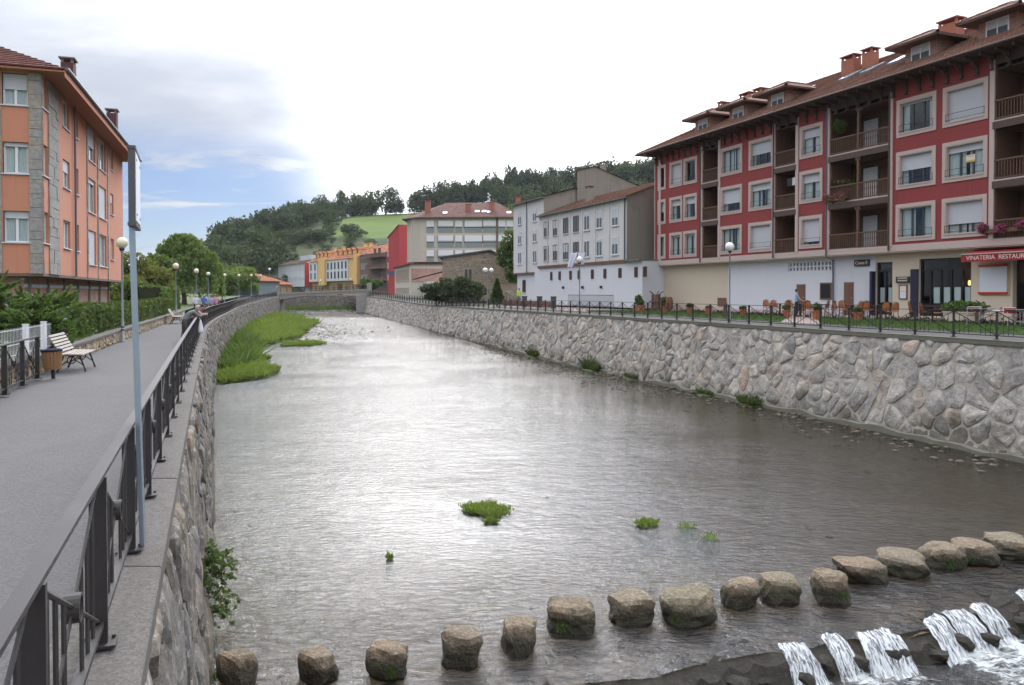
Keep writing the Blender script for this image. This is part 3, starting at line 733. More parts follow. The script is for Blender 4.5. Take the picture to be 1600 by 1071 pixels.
# concrete footing along the right wall
mb = MB()
for (ya, yb) in ((19, 48), (52, 78)):
    n = 60; v = []
    for i in range(n+1):
        y = ya+(yb-ya)*i/n; w = 0.16*mnoise.noise(Vector((y*0.7, 0, 0)))+0.05*mnoise.noise(Vector((y*2.7, 4, 0)))
        for dx, z in ((0.1, 0.20+w), (-0.17+w, 0.17+w), (-0.20+w, -0.3)): v.append((XR(y)-0.80+dx, y, ZW(y)+z))
    mb.add(v, [(i*3+j, i*3+j+1, (i+1)*3+j+1, (i+1)*3+j) for i in range(n) for j in range(2)])
mb.build('footing', 'concrete_mossy', wall_r)
def coping(parent, xf, zf, y0, y1, xa, xb, h, mat, seg, seed):
    r = random.Random(seed); y = y0
    while y < y1:
        L = seg*r.uniform(0.85, 1.15); ye = min(y1, y+L); g = 0.006
        n = max(1, int((ye-y)/2)); o = MB(); v = []
        for i in range(n+1):
            yy = y+g+(ye-y-2*g)*i/n
            dz = r.uniform(-0.004, 0.004)
            for (x, z) in ((xa, -h), (xa, 0.0), (xb-0.015, 0.0), (xb, -0.015), (xb, -h)): v.append((xf(yy)+x, yy, zf(yy)+z+dz))
        o.add(v, [(i*5+j, i*5+(j+1) % 5, (i+1)*5+(j+1) % 5, (i+1)*5+j) for i in range(n) for j in range(5)])
        o.add([v[k] for k in range(5)], [(4, 3, 2, 1, 0)]); o.add([v[-5+k] for k in range(5)], [(0, 1, 2, 3, 4)])
        if xb < xa: o.f = [q_[::-1] for q_ in o.f]
        o.build('coping_slab', mat, parent); y = ye
coping(wall_l, XL, lambda y: ZL(y)+0.02, 1.0, 151, -0.30, 0.27, 0.16, 'concrete', 2.6, 1)
coping(wall_r, XR, lambda y: ZR(y)+0.02, 18, 151, 0.28, -0.30, 0.17, 'concrete_mossy', 3.4, 2)

# ------------------------------------------------------------------ railings
def railing(name, label, xf, zf, y0, dy, n, detail_panels, first_infill=0, direction=None):
    root = thing(name, label, 'railing', (0, 0, 0))
    def P(y, z, off=0.0): return Vector((xf(y)+off, y, zf(y)+z))
    # shared pieces
    mp = MB(); mp.box(-0.045, 0.045, -0.018, 0.018, 0.0, 0.955); mp.box(-0.09, 0.09, -0.07, 0.07, 0.0, 0.014)
    for sx in (-0.07, 0.07): mp.lathe([(0.011, 0.014), (0.011, 0.03), (0.0, 0.03)], 6, (sx, 0.05, 0))
    me_post = mp.mesh('post', 'rail_paint')
    mr = MB()
    for k in range(20):
        a0, a1 = 2*math.pi*k/20, 2*math.pi*(k+1)/20
        for (ra, rb_) in ((0.068, 0.056),):
            q_ = [(x, r_*math.cos(a), r_*math.sin(a)) for a in (a0, a1) for r_ in (ra, rb_) for x in (-0.035, 0.035)]
            mr.add(q_, [(0, 4, 5, 1), (2, 3, 7, 6), (0, 2, 6, 4), (1, 5, 7, 3)])
    me_ring = mr.mesh('ring', 'rail_paint')
    for k in range(n+1):
        y = y0+k*dy; th = math.atan2(1.0, (xf(y+0.3)-xf(y-0.3))/0.6)-math.pi/2
        link('post', me_post, root, P(y, 0.02), th)
    for k in range(n):
        ya, yb = y0+k*dy, y0+(k+1)*dy; ym = (ya+yb)/2; th = math.atan2(1.0, (xf(yb)-xf(ya))/(yb-ya))-math.pi/2
        MB().bar(P(ya, 0.985), P(yb, 0.985), 0.070, 0.024).build('top_rail', 'rail_top', root)
        MB().bar(P(ya, 0.145), P(yb, 0.145), 0.055, 0.03).build('bottom_rail', 'rail_paint', root)
        a, b2 = P(ya+0.03, 0.955), P(yb-0.03, 0.16); c, d = P(ya+0.03, 0.16), P(yb-0.03, 0.955); m = P(ym, 0.56)
        dv = (b2-a).normalized()
        bars = []
        bars.append(('diagonal', lambda q_: q_.tube([a, m-dv*0.06], 0.013, 6).tube([m+dv*0.06, b2], 0.013, 6)))
        bars.append(('diagonal', lambda q_: q_.bar(c, m+(c-m).normalized()*0.06, 0.010, 0.032).bar(m+(d-m).normalized()*0.06, d, 0.010, 0.032)))
        ups = []
        for t in (0.14, 0.25, 0.36, 0.64, 0.75, 0.86):
            y = ya+(yb-ya)*t; zt = 0.955-(0.955-0.16)*t if t < 0.5 else 0.16+(0.955-0.16)*t
            if t < 0.5: zlo, zhi = 0.16, 0.955-0.795*t
            else: zlo, zhi = 0.16, 0.16+0.795*t
            ups.append((y, zlo, zhi))
        if k < detail_panels:
            for nm, fn in bars: q_ = MB(); fn(q_); q_.build(nm, 'rail_paint', root)
            for (y, zl_, zh_) in ups: MB().bar(P(y, zl_), P(y, zh_), 0.012, 0.022, (0, 1, 0)).build('upright', 'rail_paint', root)
        else:
            q_ = MB()
            for nm, fn in bars: fn(q_)
            for (y, zl_, zh_) in ups: q_.bar(P(y, zl_), P(y, zh_), 0.012, 0.022, (0, 1, 0))
            q_.build('infill', 'rail_paint', root)
        if k < 60: link('ring', me_ring, root, m, th)
    return root
railing('railing', 'dark metal railing with crossed bars along the left footpath edge', lambda y: XL(y), lambda y: ZL(y)+0.02, 4.4-1.62*2, 1.62, 90, 9)
railing('railing', 'dark metal railing along the promenade above the pale stone wall', lambda y: XR(y), lambda y: ZR(y)+0.02, 26.9-1.61*4, 1.61, 80, 16)
railing('railing', 'short dark railing on the inner side of the path beside the litter bin', lambda y: -10.9+(17.9-y)*0.385, lambda y: 3.5, 17.9-1.42*6, 1.42, 6, 6)

# sign on a galvanised pole, seen edge-on
sp = thing('street_sign', 'tall galvanised pole with a flat sign box seen edge-on, bolted beside the near railing', 'sign', (-2.90, 6.1, 3.5))
mb = MB(); q0, q1 = Vector((0.0, 0, 0.0)), Vector((-0.075, 0.02, 2.56))
mb.bar(q0, q1, 0.036, 0.032, (0, 1, 0)); mb.build('pole', 'galvanised', sp)
mb = MB(); mb.box(-0.030, 0.018, -0.30, 0.30, -0.28, 0.30)
for z in (-0.28, 0.30): mb.box(-0.036, 0.024, -0.305, 0.305, z-0.012, z+0.012)
panel = mb.build('sign_panel', 'sign_back', sp, (-0.085, 0.10, 2.80), R(22.3))
mb = MB(); mb.box(0.0185, 0.022, -0.27, 0.27, -0.25, 0.27); mb.build('sign_face', 'screen_white', panel)
for z in (-0.2, 0.22):
    for yy in (-0.2, 0.2):
        q_ = MB(); q_.lathe([(0.011, 0), (0.011, 0.006), (0, 0.006)], 8); o = q_.build('bolt', 'galvanised', panel, (0.022, yy, z)); o.rotation_euler = (0, R(90), 0)

# ------------------------------------------------------------------ stepping stones
ST = [(365, 1080, 54, 1015), (493, 1075, 58, 1012), (603, 1064, 60, 1002), (720, 1044, 59, 980), (811, 1024, 57, 963), (894, 990, 72, 937), (987, 976, 62, 921), (1078, 972, 82, 912),
      (1160, 953, 54, 901), (1221, 944, 58, 891), (1302, 943, 61, 883), (1349, 910, 72, 869), (1414, 899, 72, 858), (1479, 888, 64, 847), (1530, 882, 66, 842), (1580, 870, 74, 832)]
names = ['rust-topped stepping stone against the left river wall', 'blunt brown stepping stone, second from the left river wall', 'narrow-topped stepping stone with a grass tuft at its foot',
 'squared stepping stone cracked across its top', 'box-shaped grey-brown stepping stone, fifth from the left river wall', 'slanting reddish stepping stone, sixth from the left river wall', 'cubic stepping stone mirrored in flat water, seventh from the left wall',
 'long mossy stepping stone with green tufts, in the middle of the row', 'pale pitted round stepping stone right of the mossy one', 'small mossy stepping stone tenth from the left wall', 'tall yellowish stepping stone just above the broadest white fall',
 'low grey wedge-shaped stepping stone, fifth from the right frame edge', 'broad rounded stepping stone, fourth from the right frame edge', 'pinkish stepping stone with a green tuft on its side', 'flat stepping stone, second from the right frame edge', 'long low stepping stone at the right frame edge']
for k, ((px, py, w, top), lab) in enumerate(zip(ST, names)):
    y = 5.5*1220/(py-457.0)+0.20; x = (px-800)/1220.0*y; wm = w/1220.0*y
    hh = (py-top)/1220.0*y*0.82
    me = blob(wm*0.49*rr.uniform(0.9, 1.06), wm*0.43*rr.uniform(0.85, 1.1), hh*0.60*rr.uniform(0.85, 1.05), 20+k, 3, rr.choice((0.05, 0.15, 0.25)), 0.26, 1.05, 5.0 if k in (3, 4, 6) else 3.8)
    me.materials.append(MATS['step_stone'])
    o = link('stepping_stone', me, None, (x, y+0.05, hh*0.28), rr.uniform(-0.4, 0.4)); o.rotation_euler[0] = rr.uniform(-0.05, 0.05); o.rotation_euler[1] = rr.uniform(-0.1, 0.1)
    tag(o, lab, 'stone', 'stepping stones across the weir')
    if k in (0, 2, 5, 7, 10, 13, 14):      # green tufts rooted on the stone
        rg = np.random.default_rng(k); n = 90; a_ = rg.uniform(0, 6.28) if k != 7 else 3.4
        P = np.stack([wm*0.42*math.cos(a_-0.9)+rg.normal(size=n)*0.05, -wm*0.40+rg.normal(size=n)*0.04, -hh*0.12+rg.normal(size=n)*0.04], 1)
        V_ = []
        for p_ in P: d_ = rg.normal(size=3)*0.03; V_ += [p_, p_+np.array([0.012, 0, 0]), p_+d_+np.array([0.006, -0.02, 0.07])]
        link('moss_tuft', arr_mesh('moss_tuft', np.array(V_), np.arange(3*n).reshape(n, 3), 'leaf_juniper'), o)
# ================================================================== BUILDINGS
# every building stands in its own frame: local X along the facade, Y out towards the river, Z up (origin at z = 0)
def holed_wall(mb, s0, s1, z0, z1, holes, y=0.0, depth=0.25):
    xs = sorted({s0, s1, *[h[0] for h in holes if s0 < h[0] < s1], *[h[1] for h in holes if s0 < h[1] < s1]})
    zs = sorted({z0, z1, *[h[2] for h in holes if z0 < h[2] < z1], *[h[3] for h in holes if z0 < h[3] < z1]})
    for i in range(len(xs)-1):
        for j in range(len(zs)-1):
            cx, cz = (xs[i]+xs[i+1])/2, (zs[j]+zs[j+1])/2
            if any(h[0] < cx < h[1] and h[2] < cz < h[3] for h in holes): continue
            mb.quad((xs[i+1], y, zs[j]), (xs[i], y, zs[j]), (xs[i], y, zs[j+1]), (xs[i+1], y, zs[j+1]))
    for (a, b, c, d) in holes:
        e = y-depth
        mb.quad((a, y, c), (a, e, c), (a, e, d), (a, y, d)); mb.quad((b, e, c), (b, y, c), (b, y, d), (b, e, d))
        mb.quad((a, y, c), (b, y, c), (b, e, c), (a, e, c)); mb.quad((a, e, d), (b, e, d), (b, y, d), (a, y, d))
def ring(mb, w, h, t, y0, y1, z=0.0, cx=0.0):
    """rectangular frame, outer size w x h (bottom at z), bar width t"""
    mb.box(cx-w/2, cx-w/2+t, y0, y1, z, z+h); mb.box(cx+w/2-t, cx+w/2, y0, y1, z, z+h)
    mb.box(cx-w/2+t, cx+w/2-t, y0, y1, z, z+t); mb.box(cx-w/2+t, cx+w/2-t, y0, y1, z+h-t, z+h)
CACHE = {}
def cmesh(key, fn, mat, **kw):
    if key not in CACHE: mb = MB(); fn(mb); CACHE[key] = mb.mesh(key[0], mat, **kw)
    return CACHE[key]
def window(parent, s, z, w, h, sur=0.0, recess=0.16, shutter=0.0, curtain=0.0, frame='pvc_dark', panes=2, rail=False, sill=True, surmat='pink_stone', y=0.0, rz=0.0):
    """opening w x h with its bottom centre at (s, z); surround/sill is the part, sash, panes, blind and curtains its pieces"""
    def f_sur(mb):
        if sur:
            ring(mb, w+2*sur, h+2*sur, sur-0.002, -0.06, 0.045, -sur); ring(mb, w+0.004, h+0.004, 0.045, -recess, 0.025, -0.002)
            mb.box(-w/2-0.02, w/2+0.02, -recess, 0.075, -0.035, 0.012)
        else: mb.box(-w/2-0.07, w/2+0.07, -recess, 0.07, -0.05, 0.0)
    win = link('window', cmesh(('window', w, h, sur, recess, surmat), f_sur, surmat), parent, (s, y, z), rz)
    def f_sash(mb):
        ring(mb, w, h, 0.065, -recess-0.05, -recess, 0.0)
        for k in range(1, panes):
            x = -w/2+w*k/panes; mb.box(x-0.05, x+0.05, -recess-0.045, -recess+0.004, 0.065, h-0.065)
    link('sash', cmesh(('sash', w, h, panes, frame, recess), f_sash, frame), win)
    pw = (w-0.13)/panes
    for k in range(panes):
        link('pane', cmesh(('pane', round(pw, 3), h), lambda mb: mb.box(-pw/2+0.04, pw/2-0.04, -0.006, 0.0, 0.06, h-0.06), 'glass'), win, (-w/2+0.065+pw*(k+0.5), -recess-0.025, 0))
    if shutter > 0.02:
        def f_sh(mb):
            zt = h-0.01; zb = h*(1-shutter); n = max(1, int((zt-zb)/0.055))
            for i in range(n):
                a = zt-(zt-zb)*i/n; b2 = zt-(zt-zb)*(i+1)/n
                mb.box(-w/2+0.03, w/2-0.03, -recess+0.012, -recess+0.030, b2+0.004, a)
            mb.box(-w/2+0.03, w/2-0.03, -recess+0.010, -recess+0.022, zb, zt); mb.box(-w/2+0.03, w/2-0.03, -recess+0.01, -recess+0.038, zb-0.02, zb+0.03)
        link('roller_blind', cmesh(('roller_blind', w, h, shutter, recess), f_sh, 'shutter'), win)
    if curtain > 0.02:
        for sgn in (-1, 1):
            def f_cu(mb):
                wd = w*0.5*curtain; n = 24; v = []
                for i in range(n+1):
                    x = sgn*(w/2-0.05-wd*i/n); yy = -recess-0.09+0.025*math.sin(i*1.9+w)
                    v += [(x, yy, 0.05), (x, yy, h-0.05)]
                mb.add(v, [(2*i, 2*i+2, 2*i+3, 2*i+1) for i in range(n)])
            link('curtain', cmesh(('curtain', w, h, curtain, recess, sgn), f_cu, 'curtain'), win)
    if rail:
        def f_r(mb):
            for zz in (0.12, 0.42): mb.box(-w/2-0.04, w/2+0.04, 0.03, 0.05, zz, zz+0.02)
            for x in (-w/2-0.02, w/2+0.02): mb.box(x-0.012, x+0.012, 0.03, 0.05, 0.06, 0.44)
        link('guard_bar', cmesh(('guard_bar', w), f_r, 'black_iron'), win)
    return win
def hip_roof(mb, x0, x1, yb, yf, z0, pitch, hip0=True, hip1=True, step=0.36, thick=0.05):
    """tile courses as real steps; eaves at yf (front) and yb (back)"""
    half = (yf-yb)/2; ym = (yf+yb)/2; n = max(2, int(half/math.cos(pitch)/step)); tp = math.tan(pitch)
    for i in range(n):
        a, b2 = half*i/n, half*(i+1)/n
        for sy in (1, -1):
            xa0, xb0 = x0+(a if hip0 else 0), x1-(a if hip1 else 0); xa1, xb1 = x0+(b2 if hip0 else 0), x1-(b2 if hip1 else 0)
            ya, yb_ = ym+sy*(half-a), ym+sy*(half-b2); za, zb = z0+a*tp, z0+b2*tp
            q_ = [(xa0, ya, za+thick), (xb0, ya, za+thick), (xb1, yb_, zb), (xa1, yb_, zb)]
            r_ = [(xa0, ya, za-0.02), (xb0, ya, za-0.02), (xb0, ya, za+thick), (xa0, ya, za+thick)]
            if sy > 0: q_ = q_[::-1]; r_ = r_[::-1]
            mb.quad(*q_); mb.quad(*r_)
        for flag, sx, xe in ((hip0, 1, x0), (hip1, -1, x1)):
            if not flag: continue
            xa, xb = xe+sx*a, xe+sx*b2; za, zb = z0+a*tp, z0+b2*tp
            q_ = [(xa, ym-(half-a), za+thick), (xa, ym+(half-a), za+thick), (xb, ym+(half-b2), zb), (xb, ym-(half-b2), zb)]
            r_ = [(xa, ym-(half-a), za-0.02), (xa, ym+(half-a), za-0.02), (xa, ym+(half-a), za+thick), (xa, ym-(half-a), za+thick)]
            if sx > 0: q_ = q_[::-1]; r_ = r_[::-1]
            mb.quad(*q_); mb.quad(*r_)
    return half*tp
def ridge_caps(mb, p, q_, r=0.11, step=0.42):
    p, q_ = Vector(p), Vector(q_); L = (q_-p).length; n = max(1, int(L/step))
    for i in range(n): a = p.lerp(q_, i/n); b2 = p.lerp(q_, (i+1.12)/n); mb.tube([a, b2], [r*1.08, r*0.92], 8, False)
def chimney(parent, s, y, zb, zt, w, d, mat, cap='chimney_cap'):
    mb = MB(); mb.box(s-w/2, s+w/2, y-d/2, y+d/2, zb, zt-0.28)
    ch = mb.build('chimney', mat, parent, uv=True)
    mb = MB(); mb.box(s-w/2-0.09, s+w/2+0.09, y-d/2-0.09, y+d/2+0.09, zt-0.07, zt)
    for sx in (-1, 1):
        for sy in (-1, 1): mb.box(s+sx*(w/2-0.07)-0.06, s+sx*(w/2-0.07)+0.06, y+sy*(d/2-0.07)-0.06, y+sy*(d/2-0.07)+0.06, zt-0.28, zt-0.07)
    mb.build('chimney_cap', cap, ch); return ch

# ------------------------------------------------------------------ red apartment house (right bank)
FS = 1.0789
red = thing('apartment_house', 'large red apartment house with pink window surrounds and timber balconies', 'building', (38.1-0.405*30, 30, 0), math.atan2(1, -0.405))
def rs(px): return (38.1/(0.405+(px-800)/1220.0)-30)*FS       # along-facade metre of a facade point (planning measure)
GY = -0.55; GZ = 4.15
def gs(px, yy=GY):
    u = (px-800)/1220.0; bx, by = 38.1-0.405*30-0.9269*yy, 30.0-0.3754*yy
    return (bx-u*by)/(u*0.9269+0.3754)
S0, S1 = -2.0, rs(1023)                                       # near end (out of view) .. far end
ZB, ZT = 7.72, 16.85                                          # underside of upper storeys, wall head
floors = [8.43, 11.25, 14.05]
cols = {'a': (1033.7, 0.75), 'b': (1055.7, 1.35), 'c': (1078, 1.35), 'd': (1141.5, 2.05), 'e': (1187.8, 2.05), 'f': (1266, 1.55), 'g': (1429, 2.05), 'h': (1505, 2.05)}
state = {'a': [(0, .6), (.5, 0), (0, 0)], 'b': [(.1, .8), (.3, .5), (1, 0)], 'c': [(.1, .8), (.32, .4), (.06, 0)], 'd': [(0, .8), (.62, .3), (0, .9)], 'e': [(1, 0), (.28, .8), (.5, .2)],
         'f': [(.85, .3), (.33, .8), (.35, .8)], 'g': [(.04, .75), (.5, .3), (.08, .35)], 'h': [(.68, .9), (.22, .85), (1, 0)]}
WH = 1.62
holes = []
for k, (px, w) in cols.items():
    for z in floors: holes.append((rs(px)-w/2, rs(px)+w/2, z, z+WH))
BALC = [(1097.6, 1122), (1210.6, 1242.7), (1295.6, 1388), (1552, 1650)]
BF = [7.95, 10.80, 13.62]                                     # balcony floor levels
for (pa, pb) in BALC: holes.append((rs(pb), rs(pa), 8.02, 16.35))
mb = MB(); holed_wall(mb, S0, S1, ZB+0.36, ZT, holes, 0, 0.22)
mb.quad((S1, 0, ZB+0.36), (S1, -13, ZB+0.36), (S1, -13, ZT), (S1, 0, ZT))
mb.quad((S0, -13, ZB), (S0, 0, ZB), (S0, 0, ZT), (S0, -13, ZT))
mb.build('wall', 'red_plaster', red)
mb = MB(); mb.box(S0, S1+0.03, -13, 0.05, ZB, ZB+0.362); mb.box(S1-0.9, S1-0.62, 0.0, 0.05, ZB+0.36, 16.3); mb.box(S1-0.05, S1+0.03, -1, 0.05, ZB+0.362, ZT-0.2)
mb.build('stone_band', 'pink_stone', red)
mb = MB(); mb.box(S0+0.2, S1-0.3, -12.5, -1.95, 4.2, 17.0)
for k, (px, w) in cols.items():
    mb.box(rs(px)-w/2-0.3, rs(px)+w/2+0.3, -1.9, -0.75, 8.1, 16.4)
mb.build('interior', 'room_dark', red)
for k, (px, w) in cols.items():
    for fl, z in enumerate(floors):
        sh, cu = state[k][fl]
        window(red, rs(px), z, w, WH, 0.20, 0.17, sh, cu, 'pvc_dark', 1 if w < 1 else (2 if w < 1.6 else 3), rail=(w > 1))
# notice in one window
o = MB(); o.box(-0.24, 0.24, -0.004, 0.004, 0.0, 0.36); nb = o.build('window_notice', 'letter_cream', red, (rs(1511), -0.15, floors[1]+0.68))
o = MB(); o.box(-0.24, 0.24, 0.005, 0.007, 0.0, 0.09); o.box(-0.17, 0.17, 0.005, 0.007, 0.27, 0.31); MATS.setdefault('notice_yellow', plain('notice_yellow', (0.55, 0.40, 0.05), 0.6)); o.build('notice_band', 'notice_yellow', nb)
# balconies
for bi, (pa, pb) in enumerate(BALC):
    a, b2 = rs(pb), rs(pa); w = b2-a; cx = (a+b2)/2
    for sgn, e in ((-1, a), (1, b2)):
        mb = MB(); mb.box(e+(-0.24 if sgn < 0 else 0.0), e+(0.0 if sgn < 0 else 0.24), -0.2, 0.075, ZB+0.30, 16.55); mb.build('pilaster', 'pink_stone', red)
    mb = MB(); mb.box(a-0.02, b2+0.02, -0.12, 0.03, 16.33, 16.80); mb.build('lintel', 'dark_wood', red)
    for fl, z in enumerate(BF):
        bal = MB(); bal.box(a-0.1, b2+0.1, -1.75, 0.06, z-0.02, z+0.06)
        bo = bal.build('balcony', 'pink_stone', red)
        if fl > 0: q_ = MB(); q_.box(a-0.06, b2+0.06, -0.25, 0.11, z-0.36, z-0.022); q_.build('beam', 'dark_wood', bo)
        q_ = MB(); q_.box(a, b2, -1.74, -1.70, z+0.06, z+2.5); q_.box(a, a+0.05, -1.7, -0.05, z+0.06, z+2.5); q_.box(b2-0.05, b2, -1.7, -0.05, z+0.06, z+2.5)
        nn = int(w/0.16)
        for i in range(nn): x = a+0.05+(w-0.1)*(i+0.5)/nn; q_.box(x-0.07, x+0.07, -1.70, -1.688, z+0.06, z+2.5)
        q_.build('timber_lining', 'brown_wood', bo)
        q_ = MB(); q_.box(a, b2, -1.7, 0, z+2.46, z+2.5); q_.build('soffit', 'brown_wood', bo)
        q_ = MB(); q_.box(a+0.02, b2-0.02, -0.02, 0.07, z+0.93, z+1.01); q_.box(a+0.02, b2-0.02, 0.0, 0.05, z+0.10, z+0.16); q_.build('handrail', 'brown_wood', bo)
        nb_ = int(w/0.145); me_b = cmesh(('baluster', 1), lambda m_: m_.lathe([(0.022, 0.0), (0.030, 0.06), (0.024, 0.3), (0.034, 0.45), (0.022, 0.6), (0.028, 0.77)], 6), 'brown_wood')
        for i in range(nb_): link('baluster', me_b, bo, (a+w*(i+0.5)/nb_, 0.025, z+0.16))
        # french window behind
        wins = [(cx, 0.9)] if w < 3 else [(a+w*0.66, 1.1), (a+w*0.14, 0.75)]
        for j, (wx, ww) in enumerate(wins):
            q_ = MB(); ring(q_, ww+0.16, 2.1, 0.09, -1.69, -1.63, z+0.06, wx); dr = q_.build('balcony_door', 'pvc_dark', bo)
        for j, (wx, ww) in enumerate(wins):
            q_ = MB(); q_.box(wx-ww/2, wx+ww/2, -1.675, -1.665, z+0.14, z+2.07); q_.build('door_curtain', 'curtain' if (fl+j) % 2 else 'shutter', bo)
        if w > 3:
            q_ = MB(); q_.box(cx-0.07, cx+0.07, -0.09, 0.06, z+0.16, z+2.42); q_.box(cx-0.20, cx+0.20, -0.09, 0.06, z+2.30, z+2.46); q_.build('post', 'brown_wood', bo)
# eaves: soffit boards, rafter brackets, gutter
mb = MB(); mb.box(S0-1, S1+1.15, -1.0, 1.12, ZT+0.02, ZT+0.10); mb.build('eaves_soffit', 'dark_wood', red)
me_br = cmesh(('bracket', 1), lambda m_: (m_.box(-0.055, 0.055, -0.02, 0.98, -0.17, 0.0), m_.box(-0.06, 0.06, -0.02, 0.12, -0.72, -0.17), m_.box(-0.09, 0.09, -0.02, 0.16, -0.80, -0.72), m_.bar((0, 0.08, -0.5), (0, 0.5, -0.14), 0.08, 0.08)), 'dark_wood')
n = int((S1-S0)/0.82)
for i in range(n+1): link('bracket', me_br, red, (S0+0.2+(S1-S0-0.4)*i/n, 0, ZT+0.018))
mb = MB(); mb.tube([(S0-1, 1.17, ZT+0.10), (S1+1.2, 1.17, ZT+0.10)], 0.075, 8); mb.tube([(S1+1.2, 1.17, ZT+0.10), (S1+1.2, -12, ZT+0.10)], 0.075, 8); mb.build('gutter', 'dark_wood', red)
# roof
RP = R(26.5); mb = MB(); rise = hip_roof(mb, S0-1, S1+1.15, -14.2, 1.15, ZT+0.12, RP, False, True)
roof = mb.build('roof', 'tile_red', red, uv=True)
mb = MB(); ridge_caps(mb, (S0-1, -6.52, ZT+0.14+rise), (S1+1.15-7.67, -6.52, ZT+0.14+rise)); ridge_caps(mb, (S1+1.1, 1.1, ZT+0.16), (S1+1.15-7.67, -6.52, ZT+0.16+rise)); mb.build('ridge_tiles', 'tile_red', roof, uv=True)
def roof_z(y): return ZT+0.12+(1.15-y)*math.tan(RP)
for px, yd in ((1097, 62.1), (1152, 58.1), (1213, 54.2), (1435, 43.5), (1554, 39.4)):
    yf = -1.25; s = gs(px, yf); w = 2.0
    d = MB(); d.box(s-w/2, s+w/2, -6.2, yf, roof_z(yf)-0.6, 19.08)
    dm = d.build('dormer', 'brick_dormer', red, uv=True)
    # hipped hood with deep eaves
    q_ = MB(); ov = 0.68; x0, x1 = s-w/2-ov, s+w/2+ov; yb_, y1 = -7.6, yf+ov+0.1; zz = 19.08; rh = 0.72; half = (x1-x0)/2
    A, B, C, D = (x0, y1, zz), (x1, y1, zz), (x1, yb_, zz), (x0, yb_, zz); E, F = (s, y1-half*0.95, zz+rh), (s, yb_, zz+rh)
    q_.add([A, B, C, D, E, F], [(1, 0, 4), (2, 1, 4, 5), (0, 3, 5, 4), (0, 1, 2, 3)]); q_.build('dormer_roof', 'tile_red', dm, uv=True)
    q_ = MB(); q_.box(x0+0.02, x1-0.02, yf, y1-0.02, zz-0.11, zz-0.004); q_.box(x0+0.02, s-w/2, yb_+2, yf, zz-0.11, zz-0.004); q_.box(s+w/2, x1-0.02, yb_+2, yf, zz-0.11, zz-0.004); q_.build('dormer_eaves', 'dark_wood', dm)
    q_ = MB(); ridge_caps(q_, A, E, 0.09); ridge_caps(q_, B, E, 0.09); ridge_caps(q_, E, F, 0.09); q_.build('ridge_tiles', 'tile_red', dm, uv=True)
    q_ = MB(); ring(q_, 1.2, 0.86, 0.06, yf-0.05, yf+0.03, 18.08, s); q_.box(s-0.03, s+0.03, yf-0.03, yf+0.02, 18.14, 18.88); q_.build('dormer_window', 'pvc_white', dm)
    q_ = MB(); q_.box(s-0.56, s+0.56, yf-0.01, yf+0.008, 18.14, 18.88); q_.build('dormer_pane', 'pvc_dark', dm)
    q_ = MB(); q_.box(s-0.56, s+0.56, yf+0.009, yf+0.016, 18.50, 18.88); q_.build('dormer_blind', 'shutter', dm)
for px, yd in ((1046, 63), (1075, 61.5), (1131, 56.0), (1190, 52.2), (1250, 48.5), (1290, 46.9), (1345, 45.0), (1392, 43.2), (1488, 38.5)):
    s = (yd-30)*FS; yy = -3.2; z = roof_z(yy); tp = math.tan(RP)
    def sl(m_, x0, x1, ya, yb_, h0, h1):
        v = [(x, y, roof_z(y)+h) for y in (ya, yb_) for x in (x0, x1) for h in (h0, h1)]
        m_.add(v, [(1, 3, 7, 5), (0, 1, 5, 4), (2, 6, 7, 3), (0, 2, 3, 1), (4, 5, 7, 6)])
    q_ = MB(); sl(q_, s-0.42, s+0.42, yy-0.62, yy+0.62, 0.0, 0.16); sk = q_.build('skylight', 'gutter', red)
    q_ = MB(); sl(q_, s-0.34, s+0.34, yy-0.54, yy+0.54, 0.16, 0.168); q_.build('skylight_pane', 'aluminium' if px in (1392, 1046) else 'glass', sk)
for px, yd, zt, w in ((1327, 51.0, 22.6, 2.1), (1357, 49.2, 22.9, 1.5), (1166, 61.0, 22.6, 2.2), (1186, 59.5, 22.7, 1.6), (1128, 65.0, 22.0, 1.0), (1482, 43.2, 22.6, 2.3)):
    yy = -5.2; s = (yd-30)*FS-yy*0.0
    # place on the slope at the wanted bearing: solve for s along the offset line
    u = (px-800)/1220.0; ox, oy = 38.1-0.405*30, 30.0; t = (-0.3754, 0.9269); nrm = (-0.9269, -0.3754)
    bx, by = ox+nrm[0]*yy, oy+nrm[1]*yy
    s = (bx-u*by)/(u*t[1]-t[0]); chimney(red, s, yy, roof_z(yy)-0.6, roof_z(yy)+1.1, w*0.52, 0.65, 'brick_chimney', 'brick_chimney')
# downpipes
for px in (1095, 1209, 1292, 1389.5):
    s = rs(px); q_ = MB(); q_.tube([(s, 0.11, ZT-0.1), (s, 0.11, ZB-0.05), (s, -0.45, ZB-0.25), (s, -0.48, 4.2)] if px in (1292,) else [(s, 0.11, ZT-0.1), (s, 0.11, ZB+0.05)], 0.045, 8); q_.build('downpipe', 'gutter' if px == 1292 else 'dark_wood', red)
# ground floor, set back under the overhang
def gbox(name, mat, pa, pb, z0, z1, y0, y1, parent=red, **kw):
    q_ = MB(); q_.box(gs(pb), gs(pa), y0, y1, z0, z1); return q_.build(name, mat, parent, **kw)
doors = [(1368.5, 1394, 4.25, 7.20), (1436, 1517, 4.25, 7.28)]
q_ = MB(); holed_wall(q_, gs(1138), S1, GZ, ZB+0.01, [], GY); q_.quad((S1, GY, GZ), (S1, -8, GZ), (S1, -8, ZB), (S1, GY, ZB)); q_.build('ground_wall', 'cream_wall', red)
q_ = MB(); holed_wall(q_, gs(1302), gs(1138)-0.002, GZ, ZB+0.01, [(gs(1301), gs(1232), 6.85, 7.45)] , GY+0.02, 0.20); q_.build('ground_wall', 'white_paint', red)
